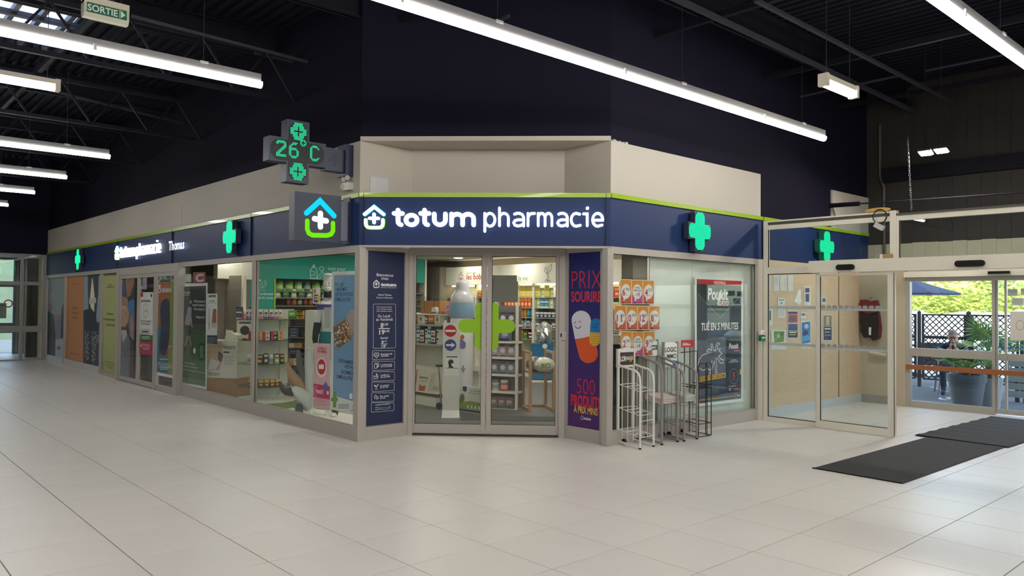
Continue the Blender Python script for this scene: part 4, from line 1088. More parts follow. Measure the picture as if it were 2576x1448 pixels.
urow(PU, 918, [(carton(.2, .14, .1, (226, 222, 206), (206, 150, 80), (206, 150, 80), 1), .2, .1)], 'cream and orange carton low on the side shelf', 'box', 'cream and orange cartons', 'medicine_carton', ua + .02, ub)
urow(PU, 985, [(carton(.14, .14, .13, (200, 150, 96), (226, 220, 200), (150, 70, 60), 1), .14, .13)], 'orange brown carton on the lowest board of the side shelf', 'box', 'low orange cartons', 'medicine_carton', ua + .02, ub)

# ---- grey partition and lit cream wall behind window 2
gp = struct('wall_shop_screen', (6.3, 15, 0), 'grey partition seen through the second window')
PG = Panel((5.9, 13.6, 0), Vector((.35, -.94, 0)), Vector((-.94, -.35, 0)))
g0, g1 = PG.px(440, 750)[0], PG.px(608, 750)[0]
MB().prism([(g0 - .75, 0), (g1, 0), (g1, PG.px(590, 693)[1]), (g0 - .75, PG.px(590, 693)[1])], PG.P, -.06, 0).build('screen', m_greyw, gp)
MB().prism([(g1, 0), (g1 + .05, 0), (g1 + .05, PG.px(590, 693)[1]), (g1, PG.px(590, 693)[1])], PG.P, -.06, .01).build('edge_post', m_offw, gp)
MB().box(5.5, 6.15, 14.2, 14.3, 0, 1.98).build('lower_wall', m_greyw, gp); MB().box(5.5, 6.15, 14.1, 14.3, 1.98, ZC).build('upper_wall', m_offw, gp)

# ---- panda shelf and large cardboard display in window 2
PB = Panel((4.90, 11.95, 0), Vector((.55, -.83, 0)), Vector((-.83, -.55, 0)))
bx = thing('cardboard_display', (5.0, 12.0, .045), 'large white bandage carton with photo standing on a brown box in the second window', 'box')
def pbu(px, py): return PB.px(px, py)
b0, b1 = pbu(522, 900)[0], pbu(598, 900)[0]
zt, zm, zb_ = pbu(560, 856)[1], pbu(560, 950)[1], .045
m_kraft = mat('brown cardboard', (178, 128, 78), .8, var=.05, scale=6)
m_cream2 = mat('cream carton print', (226, 220, 206), .5)
MB().prism([(b0, zb_), (b1 - .05, zb_), (b1 - .05, zm), (b0, zm)], PB.P, -.4, 0).build('brown_base_box', m_kraft, bx)
MB().prism([(b0, zm), (b1, zm), (b1, zt), (b0, zt)], PB.P, -.35, .02).build('carton', m_cream2, bx)
pp = Panel(PB.O, PB.U, PB.N); pp.d = .023
pp.poly([(b0, zm + .12), (b0 + .42 * (b1 - b0), zm + .12), (b0 + .55 * (b1 - b0), zm + .3), (b0 + .5 * (b1 - b0), zt - .02), (b0, zt - .02)], mat('photo skin tone', (196, 170, 150), .6))
pp.poly([(b0 + .02, zm + .13), (b0 + .3 * (b1 - b0), zm + .13), (b0 + .45 * (b1 - b0), zm + .25), (b0 + .15 * (b1 - b0), zm + .3)], mat('photo white shirt', (222, 220, 222), .6), .0235)
pp.poly([(b0 + .2, zm + .3), (b0 + .26, zm + .24), (b0 + .3, zm + .36), (b0 + .22, zm + .42)], mat('photo dark hair', (96, 84, 92), .6), .0238)
m_ink = mat('dark blue ink', (40, 44, 62), .6); m_ink2 = mat('grey ink', (120, 120, 118), .6)
pp.text('Nexcare', b0 + .54 * (b1 - b0), zt - .13, .07, m_ink, .024, width=.4 * (b1 - b0)); pp.text('Nexcare', b0 + .04 * (b1 - b0), zm + .035, .07, m_ink, .024, width=.4 * (b1 - b0))
pp.rect(b0 + .56 * (b1 - b0), zt - .19, b0 + .75 * (b1 - b0), zt - .17, m_ink, .024)
for i in range(5): pp.rect(b0 + .58 * (b1 - b0), zt - .25 - i * .03, b0 + (.92 - .05 * (i % 2)) * (b1 - b0), zt - .245 - i * .03, m_ink2, .024)
pp.flush('carton_print', bx)
m_paper = mat('white crumpled paper', (228, 224, 214), .6)
for k, (px, py, lb) in enumerate(((556, 852, 'white leaflet fan standing on the bandage carton'), (572, 856, 'small white gift box lying on the bandage carton'))):
    u, v = pbu(px, py); o = MB()
    if k == 0:
        for a in range(6):
            an = a * .5 - 1.2; c_ = PB.P(u, zt + .06, -.15)
            o.obox(c_ + Vector((math.cos(an) * .04, math.sin(an) * .04, .01 * a)), (Vector((math.cos(an), math.sin(an), .2)).normalized(), Vector((-math.sin(an), math.cos(an), 0)), Vector((0, 0, 1))), (.06, .003, .055))
    else:
        o.prism([(u - .1, zt), (u + .1, zt), (u + .12, zt + .08), (u + .02, zt + .12), (u - .1, zt + .07)], PB.P, -.22, -.08)
    tag(o.build('paper_display', m_paper), lb, 'paper')
pa = thing('panda_shelf', (5.6, 12.6, 0), 'narrow glass shelf stack with panda printed cartons left of the tower', 'shelf')
PN = Panel((5.3, 12.35, 0), Vector((.75, -.66, 0)), Vector((-.66, -.75, 0)))
n0, n1 = PN.px(590, 850)[0], PN.px(650, 850)[0]
for py in (803, 858, 906, 960):
    z = PN.px(610, py)[1]; MB().prism([(n0, z - .008), (n1, z - .008), (n1, z), (n0, z)], PN.P, -.4, 0).build('glass_shelf', m_gsh, pa)
MB().prism([(n0, .05), (n0 + .02, .05), (n0 + .02, 1.4), (n0, 1.4)], PN.P, -.4, -.38).build('upright', m_alu, pa); MB().prism([(n1 - .02, .05), (n1, .05), (n1, 1.4), (n1 - .02, 1.4)], PN.P, -.4, -.38).build('upright', m_alu, pa)
z = PN.px(610, 803)[1]; row(PN.P(n0, z, -.1), PN.U, n1 - n0, [(carton(.09, .07, .1, (34, 40, 66), (200, 205, 210), (90, 100, 140), 0), .09, .1), (carton(.1, .07, .1, (228, 222, 216), (206, 60, 84), (206, 60, 84), 1), .1, .1)], 'navy carton|white red carton@above the panda packs', 'box', 'cartons above the panda packs', 'medicine_carton', .006, (2, 1))
z = PN.px(610, 858)[1]; row(PN.P(n0 + .02, z, -.1), PN.U, n1 - n0, [(carton(.26, .12, .34, (226, 220, 206), (46, 44, 48), (90, 84, 90), 2), .26, .34)], 'tall cream carton printed with a black panda face', 'box', 'panda cartons', 'medicine_carton')
z = PN.px(610, 906)[1]; row(PN.P(n0, z, -.1), PN.U, n1 - n0, [(carton(.11, .08, .1, (40, 52, 80), (70, 120, 110), W_, 3), .11, .1)], 'dark teal and navy carton below the panda packs', 'box', 'cartons below the panda packs', 'medicine_carton')
z = PN.px(610, 960)[1]; row(PN.P(n0, z, -.1), PN.U, n1 - n0, [(carton(.13, .08, .16, (214, 210, 200), (90, 130, 170), (80, 120, 80), 2), .13, .16)], 'cream and blue carton on the lowest board left of the tower', 'box', 'lowest cartons left of the tower', 'medicine_carton')
# ------------------------------------------------------------------ lit wall shelving on the rear wall, seen through the door
XS = 11.5
PBK = Panel((XS, 0, 0), (0, -1, 0), (-1, 0, 0))
def bx_(px, py): return PBK.px(px, py)
s_u0, s_u1 = bx_(1126, 700)[0], bx_(1640, 700)[0]
h0, h1 = bx_(1300, 714)[1], bx_(1300, 665)[1]
rs = thing('rear_shelving', (XS, 9.5, 0), 'white lit wall shelving with a header sign across the rear of the shop', 'shelf')
fr(MB(), PBK, s_u0, s_u1, h0, h1, -.12, .06).build('header', m_offw, rs)
fr(MB(), PBK, s_u0, s_u1, 0, h0, -.48, -.46).build('back_panel', mat('warm white back panel', (236, 232, 214), .6), rs)
m_strip = glow('shelf light strip', (255, 240, 200), 9.0)
fr(MB(), PBK, s_u0 + .05, s_u1, h0 - .03, h0 - .01, -.2, -.1).build('light_strip', m_strip, rs)
for px in (1150, 1196, 1246, 1300, 1341, 1400, 1470, 1560, 1636):
    u = bx_(px, 760)[0]; fr(MB(), PBK, u - .03, u + .03, 0, h0, -.46, .0).build('upright', m_offw, rs)
shelf_y = (722, 747, 774, 799, 827, 855)
for py in shelf_y[1:]:
    z = bx_(1370, py)[1]; fr(MB(), PBK, s_u0, s_u1, z - .015, z, -.45, -.02).build('shelf_board', mat('pale glass shelf', (176, 184, 170), .3), rs)
fr(MB(), PBK, s_u0, s_u1, 0, .12, -.46, .02).build('plinth', m_offw, rs)
pp = Panel(PBK.O, PBK.U, PBK.N); m_red = mat('red sign ink', (176, 44, 40), .6); m_gin = mat('grey sign ink', (110, 104, 98), .6); m_gr = mat('leaf green ink', (80, 130, 60), .6)
u, v = bx_(1179, 703); pp.text('les bobos', u, v, .13, m_red, .064, bold=.015)
u, v = bx_(1179, 689); pp.text('tout pour', u, v, .06, m_gin, .064)
u, v = bx_(1165, 701); pp.line(rrect(u - .075, v - .1, u + .075, v + .1, .03), .014, m_gin, .064, closed=True); pp.line(arc(u, v + .12, .04, .04, 10, 170, 8), .014, m_gin, .064); pp.line([(u, v - .04), (u, v + .04)], .02, m_red, .064); pp.line([(u - .035, v), (u + .035, v)], .02, m_red, .064)
u, v = bx_(1256, 700); pp.text('la nature et la vie', u, v - .06, .10, m_gr, .064)
u, v = bx_(1383, 688); pp.line([(u, v - .16), (u + .02, v - .06), (u - .02, v + .02)], .014, m_gin, .064); pp.line([(u - .02, v + .0), (u - .1, v + .06), (u - .06, v + .14), (u - .01, v + .05)], .013, m_gin, .064); pp.line([(u, v), (u + .02, v + .12), (u + .12, v + .2), (u + .09, v + .08)], .013, m_gr, .064, closed=True); pp.line([(u - .07, v - .16), (u - .03, v - .12), (u + .02, v - .16), (u + .08, v - .14)], .013, m_gin, .064)
pp.flush('header_lettering', rs)
def srow(py, px0, px1, items, label, group, name='medicine_carton', cat='box', stack=1, dd=-.1, gap=.01):
    z = bx_(1370, py)[1]; u0, u1 = bx_(px0, 760)[0] + .035, bx_(px1, 760)[0] - .035
    row(PBK.P(u0, z, dd), PBK.U, u1 - u0, items, label, cat, group, name, gap, stack)
cy = carton(.13, .1, .13, (236, 226, 160), (226, 190, 30), (226, 190, 30), 0); cw = carton(.12, .1, .1, (238, 234, 224), (160, 190, 80), (150, 150, 140), 1); cb = carton(.12, .1, .11, (70, 130, 190), (230, 234, 240), (120, 190, 90), 0); co = carton(.1, .1, .24, (236, 96, 30), (240, 150, 80), (250, 220, 190), 3); cn_ = carton(.11, .1, .12, (40, 48, 92), (200, 206, 220), W_, 3); cwn = carton(.12, .1, .14, (220, 220, 226), (40, 40, 60), (60, 60, 90), 3)
srow(747, 1341, 1400, [(cy, .13, .13), (cw, .12, .1)], 'yellow carton|white carton@on the top shelf under the leaf symbol', 'top shelf cartons below the leaf symbol', stack=2)
srow(747, 1300, 1341, [(cy, .13, .13)], 'yellow carton on the top shelf left of the leaf bay', 'yellow cartons on the top lit shelf', stack=2)
srow(774, 1341, 1400, [(cw, .12, .1), (cb, .12, .11), (cb, .12, .11)], 'white carton|blue carton|blue carton@on the second shelf under the leaf symbol', 'second shelf cartons below the leaf symbol', stack=2)
srow(774, 1262, 1341, [(co, .1, .24)], 'tall orange carton on the second lit shelf', 'orange cartons on the second lit shelf')
srow(799, 1341, 1400, [(cn_, .11, .12)], 'navy carton on the third shelf under the leaf symbol', 'navy cartons on the third lit shelf', stack=1)
srow(827, 1341, 1400, [(cn_, .11, .12), (cwn, .12, .14)], 'navy carton|white carton@on the fourth shelf under the leaf symbol', 'cartons on the fourth lit shelf')
ba = bottle(.05, .32, (186, 122, 40), (230, 230, 226), (206, 150, 70)); bb_ = bottle(.05, .32, (44, 120, 150), (226, 230, 232), (90, 160, 180)); br = bottle(.05, .24, (150, 44, 52), (226, 226, 222), (190, 90, 90))
srow(799, 1300, 1341, [(ba, .1, .3), (ba, .1, .3), (bb_, .1, .3), (bb_, .1, .3)], 'amber pump bottle|amber pump bottle|blue pump bottle|blue pump bottle@on the third lit shelf', 'pump bottles on the third lit shelf', 'bottle', 'bottle')
srow(827, 1300, 1341, [(carton(.11, .1, .16, (200, 196, 200), (130, 50, 70), (90, 90, 120), 0), .11, .16), (bottle(.045, .24, (110, 160, 180), W_, (190, 210, 220)), .09, .2)], 'grey carton|pale blue bottle@on the fourth lit shelf left of the leaf bay', 'packs on the fourth lit shelf', 'toiletry_pack', 'pack')
srow(855, 1300, 1341, [(carton(.12, .1, .18, (200, 100, 40), (230, 160, 90), W_, 3), .12, .18), (carton(.14, .1, .18, (40, 92, 50), (70, 140, 70), (200, 180, 60), 0), .14, .18), (carton(.14, .1, .16, (64, 36, 34), (130, 60, 50), W_, 3), .14, .16)], 'orange pack|dark green pack|dark brown pack@on the fifth lit shelf', 'packs on the fifth lit shelf')
srow(722 + 25, 1196, 1246, [(carton(.12, .1, .16, (180, 50, 40), (232, 190, 30), (232, 190, 30), 3), .12, .16)], 'red yellow carton on the top shelf under the red lettering', 'red and yellow cartons')
srow(774, 1196, 1246, [(bottle(.05, .2, (60, 56, 60), (30, 30, 34), (200, 200, 200)), .1, .2)], 'dark bottle on the second shelf under the red lettering', 'dark bottles below the red lettering', 'bottle', 'bottle')
srow(747, 1470, 1600, [(carton(.13, .1, .2, (226, 80, 36), (240, 150, 60), (250, 200, 160), 3), .13, .2)], 'orange red carton on the shelf behind the right window', 'orange red cartons behind the right window')
srow(774, 1470, 1600, [(cw, .12, .1), (cy, .13, .13)], 'white carton|yellow carton@on the shelf behind the right window', 'pale cartons behind the right window')

# ---- grey cupboards between teal wall and lit shelving
MBc = thing('tall_cupboard', (10.9, 14.0, 0), 'tall warm grey cupboard wall between the teal wall and the lit shelving', 'cupboard')
ya, yb_ = onX(1069, 750, 11.3).y, onX(1126, 750, 11.5).y + .03
MB().box(11.3, 11.9, yb_, ya, 0, 2.45).build('body', m_greyw, MBc)
for k in range(3):
    y0, y1 = yb_ + (ya - yb_) * k / 3 + .01, yb_ + (ya - yb_) * (k + 1) / 3 - .01
    MB().box(11.28, 11.3, y0, y1, .08, 2.43).build('cupboard_door', mat('grey cupboard door', (126, 118, 108), .6), MBc)

# ---- low white gondola left of the sign stand
go = thing('gondola_shelf', (7.2, 9.95, 0), 'low white gondola with glass shelves at the left inside the entrance', 'shelf')
XG = 7.04
PGn = Panel((XG, 0, 0), (0, -1, 0), (-1, 0, 0))
gu1 = PGn.px(1103, 1000)[0]; gu0 = gu1 - 1.9
fr(MB(), PGn, gu0, gu1, 0, .13, -.6, .05).build('plinth', m_offw, go); fr(MB(), PGn, gu0, gu1, .13, 1.24, -.32, -.28).build('back_panel', m_offw, go)
gz = [PGn.px(1080, y)[1] for y in (789, 815, 864, 935, 985)]
fr(MB(), PGn, gu0, gu1 + .12, gz[0] - .02, gz[0], -.55, .0).build('top_board', m_offw, go)
for z in gz[1:3]: fr(MB(), PGn, gu0, gu1 + .08, z - .012, z, -.28, .02).build('glass_shelf', mat('pale glass shelf', (176, 184, 170), .3), go); fr(MB(), PGn, gu0, gu1 + .08, z - .03, z, .02, .025).build('price_rail', m_alu, go)
fr(MB(), PGn, gu0, gu1, gz[4] - .02, gz[4], -.28, .04).build('lower_board', m_offw, go)
def grow(z, items, label, group, L=1.3, stack=1, dd=-.06, name='medicine_carton'):
    row(PGn.P(gu1 - L, z, dd), PGn.U, L, items, label, 'box', group, name, .008, stack)
grow(gz[1], [(carton(.12, .09, .12, (150, 60, 130), (230, 225, 226), W_, 1), .12, .12), (carton(.16, .09, .13, (206, 110, 50), (90, 110, 50), (236, 200, 150), 0), .16, .13), (carton(.13, .09, .15, (232, 228, 214), (110, 160, 120), (206, 150, 90), 2), .13, .15)], 'purple carton|orange carton|cream carton@on the upper low gondola shelf', 'upper gondola cartons')
grow(gz[2], [(carton(.09, .08, .11, (232, 230, 224), (44, 46, 52), (44, 46, 52), 1), .09, .11), (carton(.08, .08, .14, (40, 120, 120), (226, 230, 226), W_, 3), .08, .14), (carton(.1, .08, .1, (230, 226, 222), (60, 60, 66), (200, 60, 60), 0), .1, .1)], 'white black carton|teal carton|white carton@on the lower low gondola shelf', 'lower gondola cartons', stack=2)
# cardboard boxes and pink packs on its top
for k, (px0, px1, py, lb) in enumerate(((1046, 1063, 756, 'left brown cardboard box on top of the low gondola'), (1063, 1094, 756, 'right brown cardboard box on top of the low gondola'))):
    a, b = PGn.px(px0, 770)[0], PGn.px(px1, 770)[0]; zt2 = PGn.px(1070, py)[1]
    t = thing('cardboard_box', PGn.P((a + b) / 2, gz[0], -.2), lb, 'box')
    fr(MB(), PGn, a, b - .008, gz[0], zt2, -.4, -.1).build('carton', m_kraft, t); fr(MB(), PGn, (a + b) / 2 - .02, (a + b) / 2 + .02, gz[0] + .02, zt2, -.1, -.0985).build('tape', mat('brown tape', (150, 104, 60), .4), t)
a = PGn.px(1102, 770)[0]; row(PGn.P(a, gz[0], -.2), PGn.U, .3, [(carton(.13, .1, .075, (232, 214, 220), (214, 110, 150), (190, 70, 120), 0), .13, .075)], 'pink white carton beside the brown boxes', 'box', 'pink cartons on the low gondola', 'medicine_carton', .004, 2)
t = thing('leaflet_holder', PGn.P(PGn.px(1086, 780)[0], gz[0], -.05), 'small white rounded leaflet holder in front of the brown boxes', 'leaflet holder')
u, v = PGn.px(1086, 789); MB().prism(rrect(u - .06, gz[0], u + .06, gz[0] + .105, .045), PGn.P, -.09, -.04).build('holder', m_paper, t); MB().prism([(u - .05, gz[0] + .01), (u + .05, gz[0] + .01), (u + .05, gz[0] + .03), (u - .05, gz[0] + .03)], PGn.P, -.04, -.038).build('band', mat('brown band', (110, 84, 70), .6), t)
# cervical pillow box leaning on the lower board
PP_ = Panel(PGn.P(PGn.px(1046, 985)[0], gz[4], .03), (0.12, -.99, 0), (-.99, -.12, 0))
t = thing('pillow_box', PP_.O, 'white and orange cervical pillow box on the bottom board of the low gondola', 'box')
mb = MB(); mb.prism([(0, 0), (.30, -.02), (.38, .28), (.06, .33)], PP_.P, -.1, 0); mb.build('carton', m_cream2, t)
pp = Panel(PP_.O, PP_.U, PP_.N); m_or = mat('orange carton print', (196, 92, 40), .5)
pp.poly([(.0, .0), (.02, .0), (.08, .32), (.06, .33)], m_or, .002); pp.poly([(.1, .0), (.24, -.012), (.26, .09), (.18, .07), (.12, .1)], m_or, .002)
pp.text('CERVICAL', .12, .19, .03, m_ink, .003, width=.2, bold=.02); pp.text('OREILLER', .13, .145, .02, m_ink2, .003, width=.17)
pp.flush('carton_print', t)
# folded metal trolley
t = thing('folding_trolley', (6.95, 9.2, 0), 'folded grey metal trolley standing behind the sign stand', 'trolley')
m_chr = mat('chromed tube', (150, 150, 152), .25, metal=.8)
for dx in (0, .05): MB().tube([(6.92 + dx, 9.18 - dx, .08), (6.90 + dx, 9.22 - dx, .62)], .012, 8).build('tube', m_chr, t)
MB().tube([(6.87, 9.25, .64), (7.0, 9.12, .64)], .018, 8).build('handle', mat('black grip', (34, 34, 36), .5), t)
for dx in (0, .07): MB().lathe([(.045, -.012), (.05, 0), (.045, .012)], (6.9 + dx, 9.2 - dx, .05), 14, ax=(.7, .7, 0)).build('wheel', mat('black grip', (34, 34, 36), .5), t, smooth=True)

# ---- white sign stand
PSS = Panel((6.446, 8.527, 0), Vector((.182, -.146, 0)), Vector((-.146, -.182, 0)))
t = thing('sign_stand', (6.54, 8.45, 0), 'white floor stand with no entry, arrow and mask symbols inside the entrance', 'sign stand')
zt_ = PSS.px(1135, 812)[1]; SW = .233
m_stand = mat('white metal stand', (214, 211, 204), .4)
MB().prism([(0, .0), (SW, .0), (SW, zt_), (0, zt_)], PSS.P, -.09, -.05).build('column', m_stand, t)
mb = MB(); mb.add([PSS.P(-.005, .0, .06), PSS.P(SW + .005, 0, .06), PSS.P(SW, .09, -.05), PSS.P(0, .09, -.05), PSS.P(-.005, 0, -.1), PSS.P(SW + .005, 0, -.1)], [(0, 1, 2, 3), (0, 3, 4), (1, 5, 2), (0, 4, 5, 1), (3, 2, 5, 4)]); mb.build('foot', m_stand, t)
pp = Panel(PSS.O, PSS.U, PSS.N); D = -.049
def sp(px, py): return pp.px(px, py)
m_sr = mat('no entry red', (176, 34, 46), .45); m_sb = mat('arrow blue', (58, 66, 140), .45); m_wp = mat('white print', (232, 230, 226), .5); m_bp = mat('black print', (34, 34, 36), .5)
u, v = sp(1133, 832); pp.ellipse(u, v, .083, .083, m_sr, D); pp.rect(u - .07, v - .014, u + .07, v + .014, m_wp, D + .001)
u, v = sp(1133, 868); pp.ellipse(u, v, .08, .08, m_sb, D); pp.rect(u - .06, v - .013, u + .02, v + .013, m_wp, D + .001); pp.poly([(u + .015, v - .035), (u + .065, v), (u + .015, v + .035)], m_wp, D + .001)
pp.rect(.03, sp(1133, 945)[1], SW - .01, sp(1133, 895)[1], mat('stand paper', (224, 222, 216), .6), D)
u, v = sp(1134, 916); pp.ellipse(u, v + .02, .038, .045, m_bp, D + .001); pp.poly([(u - .03, v), (u + .025, v), (u + .035, v - .055), (u - .03, v - .055)], m_bp, D + .001); pp.poly([(u + .01, v + .015), (u + .045, v + .005), (u + .04, v - .03), (u + .01, v - .025)], m_wp, D + .002)
pp.rect(.05, sp(1133, 899)[1], SW - .03, sp(1133, 897)[1] + .004, m_bp, D + .001); pp.rect(.04, sp(1133, 927)[1], SW - .02, sp(1133, 926)[1] + .004, m_ink2, D + .001)
pp.flush('printed_symbols', t)

# ---- giant feeding bottle
rx = 1.262
bx0 = Vector((7.2, 7.2 * onZ(1160, 1000, 0).y / onZ(1160, 1000, 0).x, 0))
dist_k = (bx0 - Vector((0, 0, 0))).length
def zat(py, P):
    """height seen at photo row py above ground point P"""
    x = pr((P.x, P.y, 1.5))[0]; d = ray(x, py); s_ = Vector((P.x, P.y, 0)).length / Vector((d.x, d.y, 0)).length
    return CAM.z + d.z * s_
RB = .187
zb0, zb1, zb2, zb3 = 0, zat(797, bx0), zat(760, bx0), zat(703, bx0)
t = thing('giant_feeding_bottle', bx0, 'giant display feeding bottle with blue collar and clear teat inside the entrance', 'display bottle')
MB().lathe([(RB * .9, .0), (RB * .93, .02), (RB * .93, zb1 - .02), (RB * .86, zb1)], bx0, 28).build('body', mat('frosted white bottle', (214, 212, 212), .35), t, smooth=True)
MB().lathe([(RB, zb1 - .005), (RB * 1.01, zb1 + .02), (RB * 1.0, zb2 - .03), (RB * .95, zb2)], bx0, 28).build('collar', mat('pale blue collar', (128, 160, 184), .35), t, smooth=True)
hh = zb3 - zb2
MB().lathe([(RB * k, zb2 + hh * q) for k, q in ((.97, 0), (.95, .14), (.84, .3), (.68, .42), (.57, .5), (.54, .62), (.53, .76), (.46, .89), (.3, .97), (.06, 1))], bx0, 28).build('teat', mat('milky teat', (196, 192, 198), .25), t, smooth=True)
PGB = Panel(bx0, Vector((.78, -.62, 0)), Vector((-.62, -.78, 0)))
pp = Panel(PGB.O, PGB.U, PGB.N); m_lil = mat('lilac print', (122, 122, 176), .6); m_rust = mat('rust print', (196, 104, 54), .6); d_ = RB * .95
def bp_(px, py): return pp.px(px, py)
u, v = bp_(1163, 860); pp.poly([(u - .07, v + .06), (u + .0, v + .05), (u + .05, v), (u + .05, v - .06), (u + .03, v - .09), (u - .05, v - .09), (u - .08, v)], m_lil, d_); u, v = bp_(1163, 846); pp.ellipse(u, v, .03, .035, m_rust, d_ + .001)
u, v = bp_(1165, 926); pp.line([(u, v - .04), (u, v + .05)], .02, m_lil, d_); pp.line([(u - .025, v + .02), (u - .025, v - .005), (u + .025, v - .005), (u + .025, v + .015)], .012, m_lil, d_)
pp.flush('bottle_print', t)

# ---- cardboard picture board on the floor
PK = Panel((7.0, 8.87, 0), Vector((.1, -.995, 0)), Vector((-.995, -.1, 0)))
t = thing('picture_board', (7.02, 8.6, 0), 'white and green baby milk picture board leaning on the floor inside the entrance', 'display board')
k0 = 0.0; k1 = .56
mb = MB(); mb.prism([(k0, .0), (k1, -.0), (k1, .37), (.07, .37)], PK.P, -.03, 0); mb.build('board', m_cream2, t)
pp = Panel(PK.O, PK.U, PK.N); m_gg = mat('meadow print', (132, 160, 40), .6); m_gd = mat('tree print', (86, 124, 50), .6); m_nv = mat('navy print', (44, 56, 112), .5)
pp.poly([(.01, .04), (k1, .04), (k1, .15), (.25, .17), (.03, .13)], m_gg, .002); pp.rect(.005, .01, k1, .04, m_nv, .002); pp.ellipse(.08, .2, .05, .06, m_gd, .003); pp.ellipse(.04, .15, .03, .05, m_gd, .003)
pp.poly([(.09, .37), (.17, .37), (.17, .31), (.13, .29), (.09, .31)], m_nv, .003)
pp.text('Une nouvelle ère', .24, .31, .022, m_ink, .003, shear=.2, width=.26); pp.text('pour le bien de vos petits', .21, .275, .022, m_ink, .003, shear=.2, width=.3)
for i in range(5):
    u = .2 + i * .075; pp.poly([(u - .018, .06), (u + .018, .06), (u + .014, .11), (u - .014, .11)], m_wp, .003); pp.ellipse(u, .125, .007, .012, m_ink2, .003)
pp.flush('board_print', t)

# ---- white mobile rack of baby milk
PM = Panel((7.40, 9.12, 0), Vector((.46, -.89, 0)), Vector((-.89, -.46, 0)))
t = thing('mobile_rack', (7.7, 8.8, 0), 'white mobile shelf rack full of baby milk tins and cartons behind the right door leaf', 'shelf')
def pm(px, py): return PM.px(px, py)
r1 = pm(1303, 900)[0]; r0 = pm(1206, 900)[0]
zt2 = pm(1290, 770)[1]; zb2_ = pm(1270, 1030)[1]
MB().prism([(r1 - .035, zb2_), (r1, zb2_), (r1, zt2), (r1 - .035, zt2)], PM.P, -.02, .02).build('end_post', m_offw, t)
MB().prism([(r0, zb2_), (r0 + .035, zb2_), (r0 + .035, zt2), (r0, zt2)], PM.P, -.02, .02).build('end_post', m_offw, t)
MB().prism([(r0, zb2_), (r1, zb2_), (r1 - .02, zt2), (r0, zt2)], PM.P, -.2, -.19).build('back_panel', mat('grey rack back', (120, 114, 110), .6), t)
rz = [pm(1270, y)[1] for y in (781, 816, 858, 898, 941, 984, 1028)]
for z in rz[1:]: MB().prism([(r0, z - .03), (r1, z - .03), (r1, z), (r0, z)], PM.P, -.2, .02).build('shelf_board', m_offw, t)
for u in (r0 + .1, r1 - .12): MB().lathe([(.03, -.012), (.035, 0), (.03, .012)], PM.P(u, .036, -.05), 14, ax=(.4, .9, 0)).build('caster', mat('black grip', (34, 34, 36), .5), t, smooth=True)
def mrow(i, items, label, group, name='milk_carton', stack=1, cat='box'):
    row(PM.P(r0 + .04, rz[i], -.08), PM.U, r1 - r0 - .08, items, label, cat, group, name, .006, stack)
mk = lambda base, band: carton(.125, .1, .19, base, band, (60, 56, 66), 2)
mrow(1, [(mk((110, 108, 120), (222, 220, 224)), .125, .19)], 'grey baby milk carton on the top mobile rack board', 'top milk cartons')
mrow(2, [(carton(.14, .1, .16, (120, 122, 150), (60, 66, 120), (210, 206, 216), 0), .14, .16)], 'blue grey milk carton on the second mobile rack board', 'second board milk cartons')
mrow(3, [(mk((176, 160, 172), (226, 220, 222)), .125, .19)], 'pinkish baby milk carton on the third mobile rack board', 'third board milk cartons')
mrow(4, [(mk((126, 130, 140), (206, 208, 212)), .125, .17)], 'slate baby milk carton on the fourth mobile rack board', 'fourth board milk cartons')
mrow(5, [(bottle(.062, .165, (196, 90, 86), (226, 220, 216), (216, 160, 150), True), .13, .165), (bottle(.062, .165, (196, 200, 194), (120, 130, 124), (150, 160, 156), True), .13, .165)], 'red milk tin|grey milk tin@on the fifth mobile rack board', 'milk tins on the fifth board', 'milk_tin', 1, 'tin')
mrow(6, [(carton(.12, .1, .17, (140, 110, 112), (96, 110, 96), (200, 180, 180), 0), .12, .17)], 'brown grey milk carton on the bottom mobile rack board', 'bottom milk cartons')
mb = MB(); q0, q1 = pm(1232, 1015), pm(1260, 985)
# ---- timber bag stand
t = thing('timber_stand', (8.0, 8.2, 0), 'light timber frame stand carrying wrapped packs behind the right door leaf', 'stand')
m_tim = mat('light timber', (186, 148, 104), .55, var=.06, scale=8)
c0, c1, c2, c3 = Vector((7.77, 8.17, 0)), Vector((8.08, 8.0, 0)), Vector((8.34, 8.43, 0)), Vector((8.03, 8.60, 0))
zS = zat(884, c0); zP = zat(937, c0)
for c_ in (c0, c1, c2, c3): MB().beam((c_.x, c_.y, 0), (c_.x, c_.y, zS), .035, .035).build('leg', m_tim, t)
for a, b in ((c0, c3), (c1, c2)):
    for z in (.02, zS - .02): MB().beam((a.x, a.y, z), (b.x, b.y, z), .03, .035).build('rail', m_tim, t)
for z in (.02,): MB().beam((c3.x, c3.y, z), (c2.x, c2.y, z), .03, .03).build('rail', m_tim, t)
mb = MB(); mb.add([(c_.x, c_.y, zP + d) for d in (-.02, 0) for c_ in (c0, c1, c2, c3)], [(3, 2, 1, 0), (4, 5, 6, 7), (0, 1, 5, 4), (1, 2, 6, 5), (2, 3, 7, 6), (3, 0, 4, 7)]); mb.build('tray', mat('dark tray', (110, 100, 90), .6), t)
m_bag = mat('cloudy plastic wrap', (200, 200, 186), .2, var=.12, scale=14, bump=.8)
